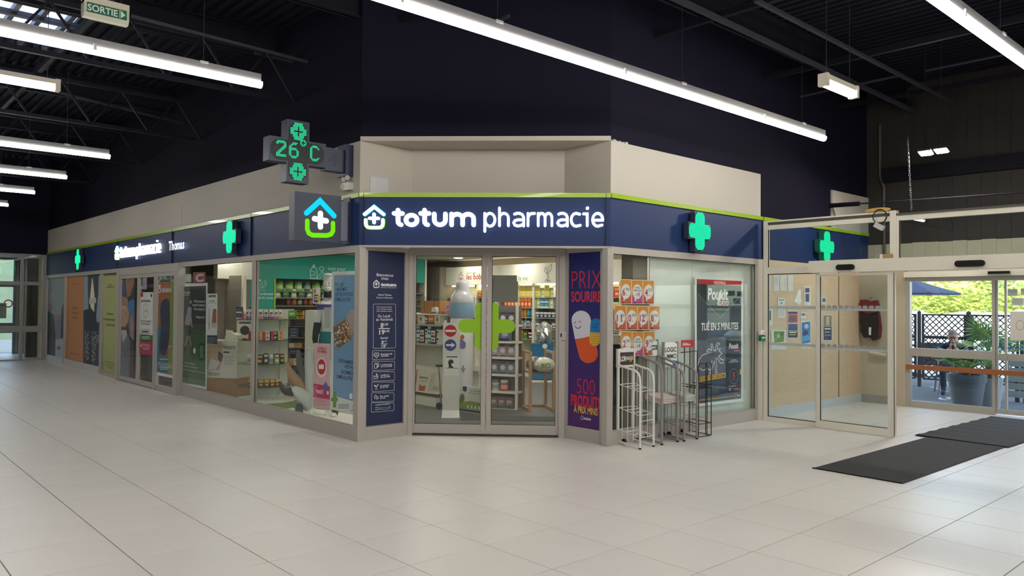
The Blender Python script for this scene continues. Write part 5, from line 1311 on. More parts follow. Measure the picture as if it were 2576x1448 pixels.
for k, (fx, col_, lb) in enumerate(((.3, (104, 104, 96), 'grey green plastic wrapped pack at the left of the timber stand'), (.72, (206, 208, 190), 'pale wrapped pack with green print on the timber stand'))):
    cen = c0.lerp(c1, .5) + (c3 - c0) * (.75 - fx) * .9 + Vector((0, 0, zP)) + (c1 - c0) * (.1 if k else -.1)
    tt_ = thing('wrapped_pack', cen, lb, 'pack')
    mb = MB(); ax = ((c1 - c0).normalized(), (c3 - c0).normalized(), Vector((0, 0, 1)))
    mb.ball(cen + Vector((0, 0, .11)), 1, 14, (.16, .13, .11), ax)
    for i, vv in enumerate(mb.v):
        d = Vector(vv) - (cen + Vector((0, 0, .11))); n_ = 1 + .10 * math.sin(i * 1.7) * math.cos(i * .6)
        q = cen + Vector((0, 0, .11)) + d * n_; mb.v[i] = (q.x, q.y, max(q.z, zP + .002))
    mb.build('wrap', mat('wrap %d' % k, col_, .25, var=.15, scale=16, bump=.8), tt_, smooth=True)
    if k:
        pq = Panel(cen, Vector((.78, -.62, 0)), Vector((-.62, -.78, 0))); pq.text('BIO', -.06, .08, .06, mat('bio green', (120, 150, 50), .5), .165, bold=.03); pq.flush('print', tt_)
# ---- blue display bin, foil bag and floor mat
pb0 = onZ(1370, 961, 0)
t = thing('display_bin', pb0, 'tall petrol blue cardboard display bin in front of the lit shelving', 'display bin')
zbb = zat(864, pb0)
ax = (Vector((.75, -.66, 0)), Vector((-.66, -.75, 0)), Vector((0, 0, 1)))
MB().obox(Vector((pb0.x, pb0.y, zbb / 2 + .03)) - ax[1] * .15 - ax[0] * .05, ax, (.22, .15, zbb / 2 - .03)).build('bin', mat('petrol blue card', (8, 104, 150), .5), t); MB().obox(Vector((pb0.x, pb0.y, .02)) - ax[1] * .15 - ax[0] * .05, ax, (.26, .18, .02)).build('foot', m_offw, t)
mb = MB(); st_ = [(.05 * (1.25 if i % 2 else .8) * math.cos(i * PI / 9), .05 * (1.25 if i % 2 else .8) * math.sin(i * PI / 9)) for i in range(18)]
mb.prism(st_, lambda u, v_, d: Vector((pb0.x, pb0.y, zbb - .05)) + ax[0] * (u + .0) + Vector((0, 0, v_)) + ax[1] * (d), 0, .004); mb.build('price_star', m_wp, t)
P_ = onZ(1372, 940, .0)
t = thing('foil_bag', Vector((pb0.x, pb0.y, zbb)), 'crumpled silver foil bag lying on the petrol blue display bin', 'bag')
cfo = Vector((pb0.x, pb0.y, zbb + .2)) - ax[1] * .15
mb = MB(); mb.ball(cfo, 1, 16, (.16, .16, .21)); 
for i, vv in enumerate(mb.v):
    d = Vector(vv) - cfo; mb.v[i] = tuple(cfo + d * (1 + .25 * math.sin(i * 2.3) * math.cos(i * 1.1)))
mb.build('foil', mat('silver foil', (206, 206, 206), .22, metal=.8), t)
ge = thing('shelf_end', (10.2, 10.1, 0), 'grey white shelf end cabinet at the right of the entrance view', 'cabinet')
c_ = onZ(1396, 1028, 0)
MB().obox(Vector((c_.x + .25, c_.y - .1, .61)), ax, (.2, .25, .61)).build('body', mat('grey white laminate', (186, 180, 174), .5), ge); MB().obox(Vector((c_.x + .25, c_.y - .1, 1.235)), ax, (.21, .26, .015)).build('top', m_offw, ge)
# entrance mat inset
em = MB(); em.obox(onZ(1300, 1052, .003), (UC, NC, Vector((0, 0, 1))), (.75, .2, .003)); tag(em.build('entrance_mat', mat('charcoal ribbed mat', (62, 62, 62), .9, var=.2, scale=60)), 'dark ribbed inset mat just inside the entrance door', 'mat')
# grey sheets stuck inside the right door leaf
m_gs = mat('grey paper back', (128, 122, 112), .7)
for a, b, c_, d_, lb in ((1238, 1303, 707, 759, 'lower grey sheet stuck inside the right door leaf'), (1238, 1300, 692, 740, 'upper grey sheet stuck inside the right door leaf')):
    u0, v0 = PE.px(a, d_); u1, v1 = PE.px(b, c_)
    mb = MB(); mb.prism([(max(u0, .965), v0), (u1, v0), (u1, v1), (max(u0, .965), v1)], PE.P, -.036 - (.002 if 'upper' in lb else 0), -.034 - (.002 if 'upper' in lb else 0)); tag(mb.build('paper_sheet', m_gs), lb, 'paper')
# ------------------------------------------------------------------ posters and printed sheets
def ink(r, g, b): return mat('ink %d %d %d' % (r, g, b), (r, g, b), .5)
class Pic:
    """draws on a flat panel in the coordinates of an enlargement of the photo (origin ox, oy; scale s)"""
    def __init__(s, pn, ox=0, oy=0, sc=1.0, d0=.002):
        s.pn = Panel(pn.O, pn.U, pn.N); s.ox, s.oy, s.sc, s.d0 = ox, oy, sc, d0
    def c(s, x, y): return s.pn.px(s.ox + x / s.sc, s.oy + y / s.sc)
    def poly(s, pts, m, k=1): s.pn.poly([s.c(*p) for p in pts], m, s.d0 + .0007 * k); return s
    def rect(s, x0, y0, x1, y1, m, k=1): return s.poly([(x0, y1), (x1, y1), (x1, y0), (x0, y0)], m, k)
    def disc(s, x, y, rx, ry, m, k=1, n=20): return s.poly([(x + rx * math.cos(2 * PI * i / n), y + ry * math.sin(2 * PI * i / n)) for i in range(n)], m, k)
    def line(s, pts, w, m, k=1, closed=False):
        a = s.c(*pts[0]); b = s.c(pts[0][0], pts[0][1] - 10); ws = abs(b[1] - a[1]) / 10 * w
        s.pn.line([s.c(*p) for p in pts], ws, m, s.d0 + .0007 * k, closed); return s
    def text(s, body, x0, x1, y, h, m, k=2, bold=0.0, shear=0.0, slope=0.0):
        """x0..x1 ends, y baseline at x0, h cap height, all in enlargement units; the line runs true on the panel"""
        u0, v0 = s.c(x0, y); u1, v1 = s.c(x1, y); hh = s.c(x0, y - h)[1] - v0
        s.pn.text(body, u0, v0, hh, m, s.d0 + .0007 * k, width=u1 - u0, bold=bold, shear=shear); return s
    def sheet(s, name, label, cat, corners, m, thick=.0012, group=None, part='sheet'):
        q = [s.c(*p) for p in corners]
        t = thing(name, s.pn.P(*q[0]), label, cat, group)
        mb = MB(); a = sum(q[i][0] * q[(i + 1) % 4][1] - q[(i + 1) % 4][0] * q[i][1] for i in range(4))
        if a < 0: q = q[::-1]
        mb.prism(q, s.pn.P, s.d0 - thick, s.d0); s.t = mb.build(part, m, t)
        return t
    def done(s, name='print'): return s.pn.flush(name, s.t)
m_pap = mat('white poster paper', (238, 237, 232), .5)
PLi = Panel((XL + .037, 0, 0), (0, -1, 0), (-1, 0, 0)); PDi = Panel((XD + .035, 0, 0), (0, -1, 0), (-1, 0, 0)); PRi = Panel((0, YR + .037, 0), (1, 0, 0), (0, -1, 0))

# blue pillbox poster
P = Pic(PLi, 440, 600, 2.8396, 0.0)
P.sheet('poster', 'tall pale blue poster with open pill tin beside the entrance corner', 'poster', [(1120, 235), (1297, 230), (1283, 1262), (1110, 1215)], m_pap)
bl = ink(128, 168, 206); tb = ink(46, 96, 156); td = ink(36, 50, 96)
P.poly([(1138, 262), (1286, 256), (1272, 1160), (1130, 1118)], bl, 1); P.poly([(1140, 265), (1215, 262), (1180, 340), (1139, 420)], ink(156, 188, 214), 2)
for i, (s_, x1, y) in enumerate((('PARCE QUE', 1203, 340), ('LE MÉDICAMENT', 1232, 375), ("N'EST PAS UN PRODUIT", 1274, 410), ('COMME LES AUTRES', 1257, 447))): P.text(s_, 1142, x1, y, 26, tb, 3, bold=.01)
for s_, x0, y in (('VOTRE PHARMACIE', 1168, 885), ("N'EST PAS", 1215, 925), ('UN COMMERCE', 1188, 962), ('COMME LES AUTRES.', 1153, 995)): P.text(s_, x0, 1273, y, 26, td, 3, bold=.02)
tin = ink(150, 138, 132); P.poly([(1130, 625), (1225, 560), (1285, 690), (1170, 790), (1140, 770)], tin, 3); P.poly([(1136, 635), (1222, 575), (1262, 720), (1172, 778), (1146, 762)], ink(120, 104, 92), 4)
P.poly([(1225, 560), (1260, 505), (1288, 500), (1288, 620), (1262, 700)], ink(176, 162, 158), 4)
random.seed(3); pcs = [ink(236, 228, 206), ink(206, 90, 50), ink(236, 190, 40), ink(150, 60, 50), ink(226, 226, 226), ink(90, 70, 60)]
for i in range(120):
    a = random.random(); b = random.random(); x = 1142 + a * 108 + b * 6; y0_ = 640 - (x - 1140) * .6; y1_ = 772 - max(0, x - 1175) * .62; y = y0_ + 6 + b * (y1_ - y0_ - 10)
    P.disc(x, y, 5, 6, pcs[i % 6], 5 + (i % 3), 7)
g = ink(126, 158, 40); P.poly([(1118, 1135), (1165, 1135), (1165, 1160), (1118, 1160)], g, 5); P.poly([(1132, 1095), (1152, 1095), (1152, 1205), (1132, 1205)], g, 6)
for i in range(3): P.rect(1168, 1182 + i * 12, 1245, 1188 + i * 12, ink(150, 150, 150), 3)
P.rect(1248, 1105, 1268, 1143, m_pap, 4); P.line(arc(1262, 1210, 12, 18, -60, 120, 8), 4, ink(60, 60, 70), 3)
P.done()
# pink poster
P = Pic(PLi, 440, 600, 2.8396, 0.004)
P.sheet('poster', 'pink poster with red no entry plate and pink mouthwash band in the window', 'poster', [(997, 745), (1113, 750), (1108, 1225), (990, 1205)], ink(226, 184, 186))
P.text('POURQUOI', 1026, 1082, 790, 18, ink(176, 40, 70), bold=.01); P.text("S'EN PRIVER ?", 1020, 1092, 812, 18, ink(176, 40, 70), bold=.01)
P.disc(1050, 920, 40, 72, ink(236, 222, 220), 2, 26); P.disc(1050, 915, 29, 55, ink(206, 30, 36), 3, 26); P.rect(1030, 898, 1068, 930, ink(240, 236, 234), 4)
P.line([(1006, 880), (1006, 965)], 4, ink(170, 150, 155), 2); P.line([(1086, 885), (1098, 965)], 4, ink(170, 150, 155), 2)
P.poly([(993, 1033), (1110, 1055), (1108, 1150), (991, 1127)], ink(206, 24, 92), 2); P.text('Hextril', 1008, 1060, 1100, 34, ink(240, 226, 232), 3, bold=.02); P.line(arc(1020, 1085, 26, 34, 100, 260, 10), 4, ink(240, 226, 232), 3)
P.poly([(1066, 1040), (1082, 1020), (1095, 1050), (1100, 1110), (1070, 1110)], ink(70, 110, 180), 3); P.rect(1076, 1070, 1108, 1118, ink(196, 40, 60), 4); P.disc(1096, 1100, 8, 14, ink(230, 230, 240), 5)
for i in range(5): P.rect(994, 1140 + i * 11, 1104 - (i % 2) * 20, 1144 + i * 11, ink(190, 140, 150), 2)
P.done()
# medal sticker
P = Pic(PLi, 440, 600, 2.8396, 0.003)
P.sheet('sticker', 'small white sticker with orange and yellow badges on the left window', 'sticker', [(987, 354), (1040, 352), (1040, 462), (988, 462)], m_pap)
P.rect(992, 358, 1010, 392, ink(226, 130, 50)); P.rect(994, 398, 1024, 455, ink(74, 64, 110)); P.disc(1030, 425, 12, 26, ink(240, 205, 20), 3); P.rect(1000, 410, 1020, 418, m_wp, 3); P.rect(1000, 428, 1018, 436, m_wp, 3)
P.done()
# football poster
P = Pic(PLi, 450, 640, 4.02, 0.0)
P.sheet('poster', 'green football poster with white border in the second window', 'poster', [(28, 292), (290, 285), (280, 1365), (15, 1308)], m_pap)
P.poly([(35, 325), (275, 314), (272, 765), (33, 745)], ink(40, 46, 52), 1); P.poly([(33, 745), (272, 765), (268, 1335), (26, 1285)], ink(64, 92, 52), 1); P.poly([(30, 1000), (270, 1030), (268, 1335), (26, 1285)], ink(44, 96, 48), 2)
P.text('nicorette', 45, 113, 395, 26, m_wp, 3, bold=.02); P.rect(44, 405, 112, 411, m_wp, 3)
for s_, x0, y in (('3 740 personnes en', 150, 483), ('moyenne* arrêtent de', 140, 520), ('fumer chaque jour.', 155, 560), ('Rejoignez-les !', 175, 640)): P.text(s_, x0, 266, y, 24, m_wp, 3, bold=.015)
sk = ink(176, 138, 116); sh_ = ink(150, 156, 176)
P.disc(121, 480, 12, 20, sk, 3); P.poly([(100, 525), (130, 535), (128, 600), (118, 715), (72, 712), (78, 620), (88, 560)], sh_, 3); P.poly([(75, 610), (60, 690), (66, 715), (78, 700), (86, 620)], sk, 4); P.poly([(126, 600), (140, 735), (132, 735), (118, 640)], sk, 4)
P.poly([(74, 712), (118, 715), (112, 830), (98, 800), (84, 825)], ink(46, 44, 66), 4); P.poly([(86, 820), (100, 830), (66, 930), (72, 980), (58, 975), (52, 925)], sk, 3); P.poly([(104, 815), (116, 825), (136, 960), (146, 1010), (132, 1005), (118, 930)], sk, 3)
P.poly([(54, 920), (70, 930), (74, 982), (58, 975)], ink(36, 36, 50), 5); P.poly([(126, 930), (140, 935), (148, 1010), (132, 1005)], ink(36, 36, 50), 5); P.disc(158, 972, 14, 30, ink(214, 214, 206), 4)
P.poly([(34, 530), (52, 540), (58, 640), (40, 720), (34, 715)], ink(56, 70, 120), 3)
P.poly([(205, 895), (258, 892), (255, 1070), (205, 1062)], ink(24, 40, 34), 4); P.poly([(214, 918), (248, 916), (246, 1045), (214, 1040)], ink(60, 130, 84), 5)
P.text('Sommes à vos côtés pour', 60, 168, 1098, 20, m_wp, 4); P.text('commencer autrement', 42, 188, 1128, 20, m_wp, 4)
for i in range(4): P.poly([(32, 1240 + i * 17), (266, 1282 + i * 14), (266, 1286 + i * 14), (32, 1245 + i * 17)], ink(150, 176, 140), 4)
P.poly([(30, 1155), (268, 1195), (268, 1199), (30, 1160)], ink(190, 206, 180), 4)
P.done()
# cream tube poster
P = Pic(PLi, 450, 640, 4.02, -.002)
P.sheet('poster', 'narrow white poster of a cream tube beside the football poster', 'poster', [(290, 395), (388, 395), (384, 815), (283, 815)], m_pap)
P.text('BIAFINE', 303, 372, 430, 22, m_bp, bold=.04); P.rect(310, 465, 362, 472, ink(90, 90, 90)); P.rect(294, 487, 382, 490, ink(120, 120, 120))
P.rect(296, 540, 314, 755, ink(206, 204, 200), 2); P.poly([(345, 550), (380, 548), (378, 690), (328, 735), (336, 640)], ink(190, 100, 80), 2); P.poly([(336, 690), (378, 690), (378, 740), (328, 738)], ink(206, 190, 182), 3); P.text('BIAFINE', 299, 311, 720, 30, m_bp, 3)
P.done()
P = Pic(PLi, 450, 640, 4.02, -.002)
P.sheet('poster', 'small dark blue notice under the cream tube poster', 'poster', [(283, 820), (386, 820), (386, 905), (280, 895)], ink(44, 58, 84))
for i in range(4): P.rect(290, 838 + i * 15, 378 - (i % 2) * 16, 843 + i * 15, ink(150, 160, 180))
P.done()
# letters, most on a coloured square, laid flat high on the glass
for (px0, px1, py0, py1, ch, bgc, pn, lb) in ((397, 428, 684, 706, 'R', (64, 128, 116), PDi, 'teal square with pale letter R at the top of the side door glass'), (429, 442, 686, 708, 'A', None, PDi, 'outlined letter A at the top of the side door glass'), (458, 482, 690, 709, 'N', (186, 196, 180), PLi, 'outlined letter N at the top of the second window'), (487, 518, 685, 712, 'C', (150, 70, 76), PLi, 'red square with pale letter C at the top of the second window')):
    P = Pic(pn, 0, 0, 1, .008)
    mm = ink(*bgc) if bgc else ink(160, 170, 158)
    P.sheet('glass_letter', lb, 'sticker', [(px0, py0), (px1, py0 - 1), (px1, py1), (px0, py1)], mm)
    P.text(ch, px0 + (px1 - px0) * .2, px1 - (px1 - px0) * .15, py1 - 4, (py1 - py0) * .66, ink(196, 200, 190) if bgc else ink(80, 92, 88), bold=.04); P.done('lettering')

# insole poster (side door)
P = Pic(PDi, 100, 620, 3.811, .004)
P.sheet('poster', 'brown and teal insole poster on the left shop front side door', 'poster', [(1112, 335), (1292, 333), (1285, 1262), (1102, 1225)], ink(170, 98, 58))
P.poly([(1260, 335), (1292, 333), (1285, 1225), (1225, 1215), (1250, 900)], ink(116, 150, 66), 1); P.poly([(1104, 742), (1165, 760), (1160, 1210), (1102, 1195)], ink(40, 120, 140), 1); P.poly([(1102, 1060), (1230, 1050), (1225, 1240), (1102, 1200)], ink(34, 112, 136), 2)
P.poly([(1102, 1195), (1286, 1235), (1285, 1262), (1102, 1225)], m_pap, 3)
P.poly([(1165, 545), (1190, 508), (1222, 495), (1245, 520), (1250, 760), (1240, 900), (1218, 1030), (1195, 1050), (1160, 1020), (1150, 950), (1168, 780), (1158, 620)], ink(48, 56, 84), 4)
P.text('ORLIMAN', 1172, 1264, 437, 38, m_wp, 3, bold=.03); P.disc(1152, 418, 16, 26, m_wp, 3); P.poly([(1146, 395), (1158, 395), (1163, 365), (1141, 365)], m_wp, 3); P.disc(1152, 420, 8, 16, ink(170, 98, 58), 4)
P.text('ROTULIGMOTION', 1120, 1268, 1140, 38, m_wp, 5); P.rect(1155, 1075, 1235, 1082, m_wp, 5); P.rect(1150, 1155, 1245, 1161, m_wp, 5); P.rect(1160, 1170, 1235, 1176, m_wp, 5); P.rect(1235, 950, 1270, 955, m_wp, 5); P.rect(1235, 965, 1265, 970, m_wp, 5)
P.done()
# toothpaste poster
P = Pic(PDi, 100, 620, 3.811, .004)
P.sheet('poster', 'white toothpaste poster with red corner tag on the sliding door', 'poster', [(957, 437), (1090, 437), (1085, 850), (955, 840)], m_pap)
P.rect(958, 440, 993, 480, ink(190, 36, 50)); P.disc(1073, 468, 8, 18, ink(170, 50, 60), 2); P.text('parodontax', 975, 1065, 530, 26, m_bp, bold=.02); P.line([(1020 + 22 * math.cos(a), 615 + 68 * math.sin(a)) for a in [i * PI / 12 for i in range(24)]], 4, ink(90, 90, 96), 2, True); P.line([(1010, 615), (1018, 622), (1032, 605)], 6, m_bp, 2)
P.text('GENCIVES QUI SAIGNENT', 968, 1070, 720, 18, m_bp); P.text('LORS DU BROSSAGE ?', 975, 1060, 748, 18, m_bp); P.line([(970, 795), (1055, 795), (1055, 835), (970, 835)], 4, ink(70, 60, 70), 2, True); P.rect(980, 808, 1045, 822, ink(110, 60, 90), 2)
P.done()
P = Pic(PDi, 100, 620, 3.811, .004)
P.sheet('poster', 'green strip under the toothpaste poster', 'poster', [(957, 848), (1084, 852), (1083, 902), (956, 895)], ink(60, 130, 70)); P.rect(978, 862, 1058, 870, m_wp); P.rect(985, 880, 1050, 886, m_wp); P.done()
P = Pic(PDi, 100, 620, 3.811, .004)
P.sheet('poster', 'magenta square with white lettering under the toothpaste poster', 'poster', [(956, 902), (1083, 908), (1080, 1045), (954, 1028)], ink(190, 40, 92)); P.text('PLUS EFFICACE', 985, 1060, 950, 20, m_wp, bold=.02); P.rect(988, 970, 1055, 976, m_wp); P.rect(1000, 984, 1055, 988, m_wp); P.poly([(966, 960), (974, 920), (982, 960)], m_wp, 2); P.done()
P = Pic(PDi, 100, 620, 3.811, .004)
P.sheet('poster', 'small lilac toothpaste picture high on the sliding door', 'poster', [(940, 258), (1027, 258), (1027, 410), (938, 405)], ink(206, 200, 206)); P.rect(974, 280, 992, 380, ink(96, 96, 110), 2); P.rect(975, 275, 991, 300, ink(40, 40, 48), 3); P.rect(1000, 268, 1020, 280, ink(120, 120, 130)); P.disc(955, 325, 12, 9, ink(120, 110, 130), 2); P.poly([(985, 340), (1010, 310), (1026, 330), (1026, 408), (985, 405)], ink(170, 160, 180), 1); P.done()
# mother and child picture
P = Pic(PDi, 100, 620, 3.811, .004)
P.sheet('poster', 'tall picture of a child having his forehead cared for on the sliding door', 'poster', [(757, 265), (915, 265), (905, 1285), (748, 1258)], ink(60, 60, 78))
P.poly([(757, 330), (815, 330), (820, 460), (760, 520)], ink(70, 96, 150), 1); P.poly([(825, 268), (912, 268), (908, 340), (870, 470), (840, 490), (830, 380)], ink(170, 118, 92), 2); P.poly([(757, 268), (812, 268), (800, 330), (757, 350)], ink(196, 160, 120), 2)
P.poly([(840, 540), (890, 500), (912, 520), (910, 900), (860, 850)], ink(86, 130, 184), 2)
P.disc(808, 660, 52, 110, ink(206, 158, 132), 3, 24); P.poly([(768, 560), (800, 470), (850, 500), (850, 570)], ink(176, 140, 110), 4); P.poly([(762, 560), (840, 575), (832, 600), (765, 610)], ink(220, 180, 160), 5)
P.disc(830, 640, 5, 8, ink(50, 36, 34), 5, 8); P.disc(838, 745, 9, 8, ink(170, 84, 84), 5, 8); P.disc(775, 690, 10, 26, ink(226, 170, 150), 4, 10)
P.poly([(765, 800), (835, 800), (870, 900), (860, 1275), (755, 1255), (755, 860)], ink(120, 124, 140), 4); P.poly([(785, 800), (832, 800), (838, 850), (800, 920)], ink(206, 200, 196), 5); P.poly([(868, 700), (890, 640), (908, 740), (900, 900), (876, 860)], ink(190, 140, 120), 5); P.poly([(870, 900), (905, 910), (905, 1280), (860, 1275)], ink(90, 70, 76), 3)
P.done()
# far printed panels
P = Pic(PL, 100, 680, 5.17, -.037)
P.sheet('window_graphic', 'pale green printed panel with black lettering on the left shop front', 'poster', [(803, 70), (985, 65), (980, 1385), (795, 1355)], ink(176, 184, 122))
P.text('gemme', 880, 915, 190, 12, m_bp); P.text('pharmacie', 848, 948, 225, 24, m_bp); P.text('Chez nous,', 848, 930, 575, 34, m_bp); P.text('les médecines naturelles', 806, 986, 645, 34, m_bp); P.text('soignent aussi', 835, 945, 715, 34, m_bp); P.line([(885, 1105), (888, 1150)], 5, m_bp, 2)
for i in range(3): P.text(('Aromathérapie, phyto,', 'traitement spécialisé,', 'homéopathie,')[i], (822, 828, 852)[i], (950, 945, 915)[i], 1190 + i * 36, 16, m_bp)
P.done()
P = Pic(PL, 100, 680, 5.17, -.037)
P.sheet('window_graphic', 'picture of a sunlit forest path on the left shop front', 'poster', [(553, 55), (780, 35), (772, 1255), (542, 1200)], ink(150, 168, 186))
P.poly([(600, 50), (745, 40), (735, 320), (700, 700), (610, 640), (603, 300)], ink(70, 70, 72), 1); P.poly([(545, 520), (610, 500), (700, 560), (720, 680), (775, 660), (774, 800), (545, 780)], ink(44, 50, 60), 2); P.poly([(543, 770), (775, 790), (772, 1255), (542, 1200)], ink(66, 72, 88), 2)
P.poly([(655, 120), (665, 90), (690, 330), (685, 540), (640, 480), (630, 360)], ink(232, 230, 210), 3); P.poly([(620, 370), (710, 350), (712, 420), (622, 440)], ink(206, 202, 184), 4)
for i in range(60): P.disc(560 + random.random() * 60, 790 + random.random() * 380, 6, 9, ink(150, 152, 150), 4, 6); P.disc(655 + random.random() * 50, 800 + random.random() * 420, 6, 9, ink(170, 166, 150), 4, 6); P.disc(705 + random.random() * 65, 830 + random.random() * 120, 6, 9, ink(130, 132, 132), 4, 6)
P.poly([(615, 760), (655, 760), (650, 1225), (585, 1210)], ink(50, 54, 70), 3)
P.done()
P = Pic(PL, 100, 680, 5.17, -.037)
P.sheet('window_graphic', 'plain orange printed panel with small dark lettering on the left shop front', 'poster', [(330, 72), (550, 55), (540, 1200), (320, 1155)], ink(206, 142, 84))
P.text('pharmacie', 402, 480, 190, 20, ink(110, 76, 48)); P.text('Chez nous,', 398, 468, 500, 34, ink(110, 76, 48)); P.text('on prend le', 390, 485, 560, 34, ink(110, 76, 48)); P.text('temps', 402, 464, 622, 34, ink(110, 76, 48)); P.line([(430, 955), (430, 1005)], 5, ink(110, 76, 48), 2); P.text('prenez le temps de la santé', 368, 495, 1075, 14, ink(110, 76, 48))
P.done()
P = Pic(PL, 100, 680, 5.17, -.037)
P.sheet('window_graphic', 'grey picture of two people by a wall at the far end of the left front', 'poster', [(88, 85), (305, 72), (297, 1145), (78, 1100)], ink(150, 160, 164))
P.poly([(85, 520), (160, 580), (185, 860), (180, 1115), (80, 1095)], ink(46, 50, 62), 2); P.disc(120, 480, 22, 70, ink(150, 120, 106), 3); P.poly([(262, 520), (300, 480), (298, 900), (250, 880)], ink(50, 54, 72), 2); P.disc(285, 500, 20, 60, ink(96, 84, 80), 3); P.poly([(150, 580), (262, 580), (255, 650), (155, 645)], ink(160, 130, 124), 1); P.poly([(165, 645), (255, 640), (248, 910), (185, 900)], ink(130, 128, 146), 1); P.poly([(185, 900), (298, 880), (297, 1145), (180, 1118)], ink(186, 186, 192), 2); P.poly([(205, 985), (250, 985), (248, 1025), (205, 1030)], ink(96, 92, 100), 3)
P.done()

# ------------------------------------------------------------------ navy opening hours panel
P = Pic(PI_, 920, 670, 6.89, -.027)
m_navy = mat('navy vinyl panel', (30, 42, 78), .5)
q = [(4.69, .155), (5.20, .155), (5.20, 2.155), (4.69, 2.155)]
t = thing('information_panel', PI_.P(4.95, .15), 'navy information panel with opening hours left of the entrance', 'sign'); P.t = t
P.t = MB().prism(q, PI_.P, -.03, -.027).build('board', m_navy, t)
wv_ = mat('white vinyl print', (226, 226, 226), .5)
P.text('Bienvenue', 210, 497, 165, 50, wv_, bold=.01); P.text('chez', 290, 415, 225, 46, wv_, bold=.01); P.text('totum', 280, 553, 335, 52, wv_, bold=.06); P.text('pharmaciens', 285, 553, 370, 20, wv_)
P.line([(155, 288), (205, 238), (256, 288)], 20, wv_, 2); P.line([(160, 305), (160, 350), (175, 362), (235, 362), (250, 350), (250, 305)], 18, wv_, 2); P.line([(205, 275), (205, 330)], 18, wv_, 2); P.line([(180, 302), (230, 302)], 18, wv_, 2)
P.text('Adrien Thomas', 233, 465, 503, 30, wv_, bold=.01); P.text('Docteur en Pharmacie', 208, 487, 550, 24, wv_, bold=.01)
def frame_(x0, y0, x1, y1, o=0): P.line([(x0 + 12, y0), (x1 - 12, y0), (x1, y0 + 12), (x1, y1 - 12 - o), (x1 - 12, y1 - o), (x0 + 12, y1), (x0, y1 - 12), (x0, y0 + 12)], 5, wv_, 1, True)
frame_(150, 650, 540, 1420, 10)
for i, s_ in enumerate(('Pour prendre soin de', 'vous à chaque instant,', 'nous sommes ouverts')): P.text(s_, (213, 207, 210)[i], (468, 480, 480)[i], 712 + i * 36, 24, wv_)
P.text('Du Lundi', 232, 443, 880, 46, wv_, bold=.01); P.text('au Vendredi', 198, 488, 940, 46, wv_, bold=.01); P.text('8', 278, 325, 1060, 80, wv_, bold=.02); P.text('h30', 330, 410, 1022, 40, wv_, bold=.01); P.rect(245, 1068, 440, 1082, wv_); P.text('19', 255, 345, 1180, 80, wv_, bold=.02); P.text('h30', 350, 432, 1140, 40, wv_, bold=.01)
P.text('Samedi', 276, 405, 1256, 36, wv_, bold=.01); P.text('8', 297, 328, 1332, 48, wv_, bold=.02); P.text('h30', 332, 385, 1310, 26, wv_); P.rect(276, 1338, 402, 1346, wv_); P.text('19', 297, 358, 1410, 52, wv_, bold=.02); P.text('h', 360, 380, 1380, 28, wv_)
P.oy = 870
for (y0, y1, a, b, o) in ((75, 238, 'Entretiens de', 'nutrition', 12), (258, 425, "L'ordonnance", 'et le conseil', 12), (440, 610, "L'enfant et", 'ses parents', 14), (620, 790, 'La nature', 'et la vie', 14), (808, 975, 'Mon animal', 'et moi', 16)):
    x0 = 140 - (y0 - 75) * .022
    frame_(x0, y0 + 6, x0 + 388, y1, o); P.text(a, x0 + 145, x0 + 340 - (45 if len(a) < 12 else 0), y0 + 82, 30, wv_, bold=.01); P.text(b, x0 + 145, x0 + 145 + len(b) * 15, y0 + 112, 28, wv_, bold=.01)
def ic(pts, w=7, closed=False): P.line(pts, w, wv_, 2, closed)
ic([(208, 205), (165, 165), (168, 130), (190, 118), (208, 135), (226, 118), (248, 128), (250, 160)], 9, True); ic([(155, 160), (190, 160), (200, 148), (212, 172), (222, 158), (260, 156)], 6)
ic([(172, 388), (170, 335), (182, 315), (182, 298), (204, 298), (204, 315), (216, 335), (214, 385)], 8, True); ic([(232 + 16 * math.cos(a), 308 + 16 * math.sin(a)) for a in [i * PI / 5 for i in range(10)]], 7, True); ic([(222, 365), (245, 340)], 20)
ic([(160, 545), (165, 515), (185, 530), (225, 530), (232, 500), (232, 550), (200, 566), (172, 566)], 9, True); P.disc(208, 492, 12, 14, wv_, 2); ic([(208, 500), (215, 530)], 10); ic([(170, 566), (168, 580)], 6); ic([(222, 560), (224, 574)], 6)
ic([(200, 745), (205, 715), (196, 700)], 7); ic([(200, 712), (170, 690), (170, 680), (192, 690)], 10); ic([(205, 712), (212, 685), (238, 665), (234, 690), (212, 708)], 7, True); ic([(180, 752), (200, 744), (224, 750)], 7)
ic([(175, 920), (180, 890), (168, 880), (190, 855), (204, 862), (206, 885), (235, 885), (236, 912), (205, 920), (196, 900)], 9, False)
x0 = 120; frame_(120, 985, 512, 1150, 30); P.text('numéros d\'urgence :', 188, 452, 1035, 24, wv_, bold=.01); P.text('samu', 187, 245, 1078, 20, wv_); P.text('15', 420, 447, 1062, 20, wv_); P.rect(250, 1070, 410, 1073, wv_); P.text('urgences', 185, 302, 1112, 20, wv_); P.text('112', 402, 447, 1092, 20, wv_); P.rect(306, 1098, 396, 1101, wv_)
P.done('panel_print')
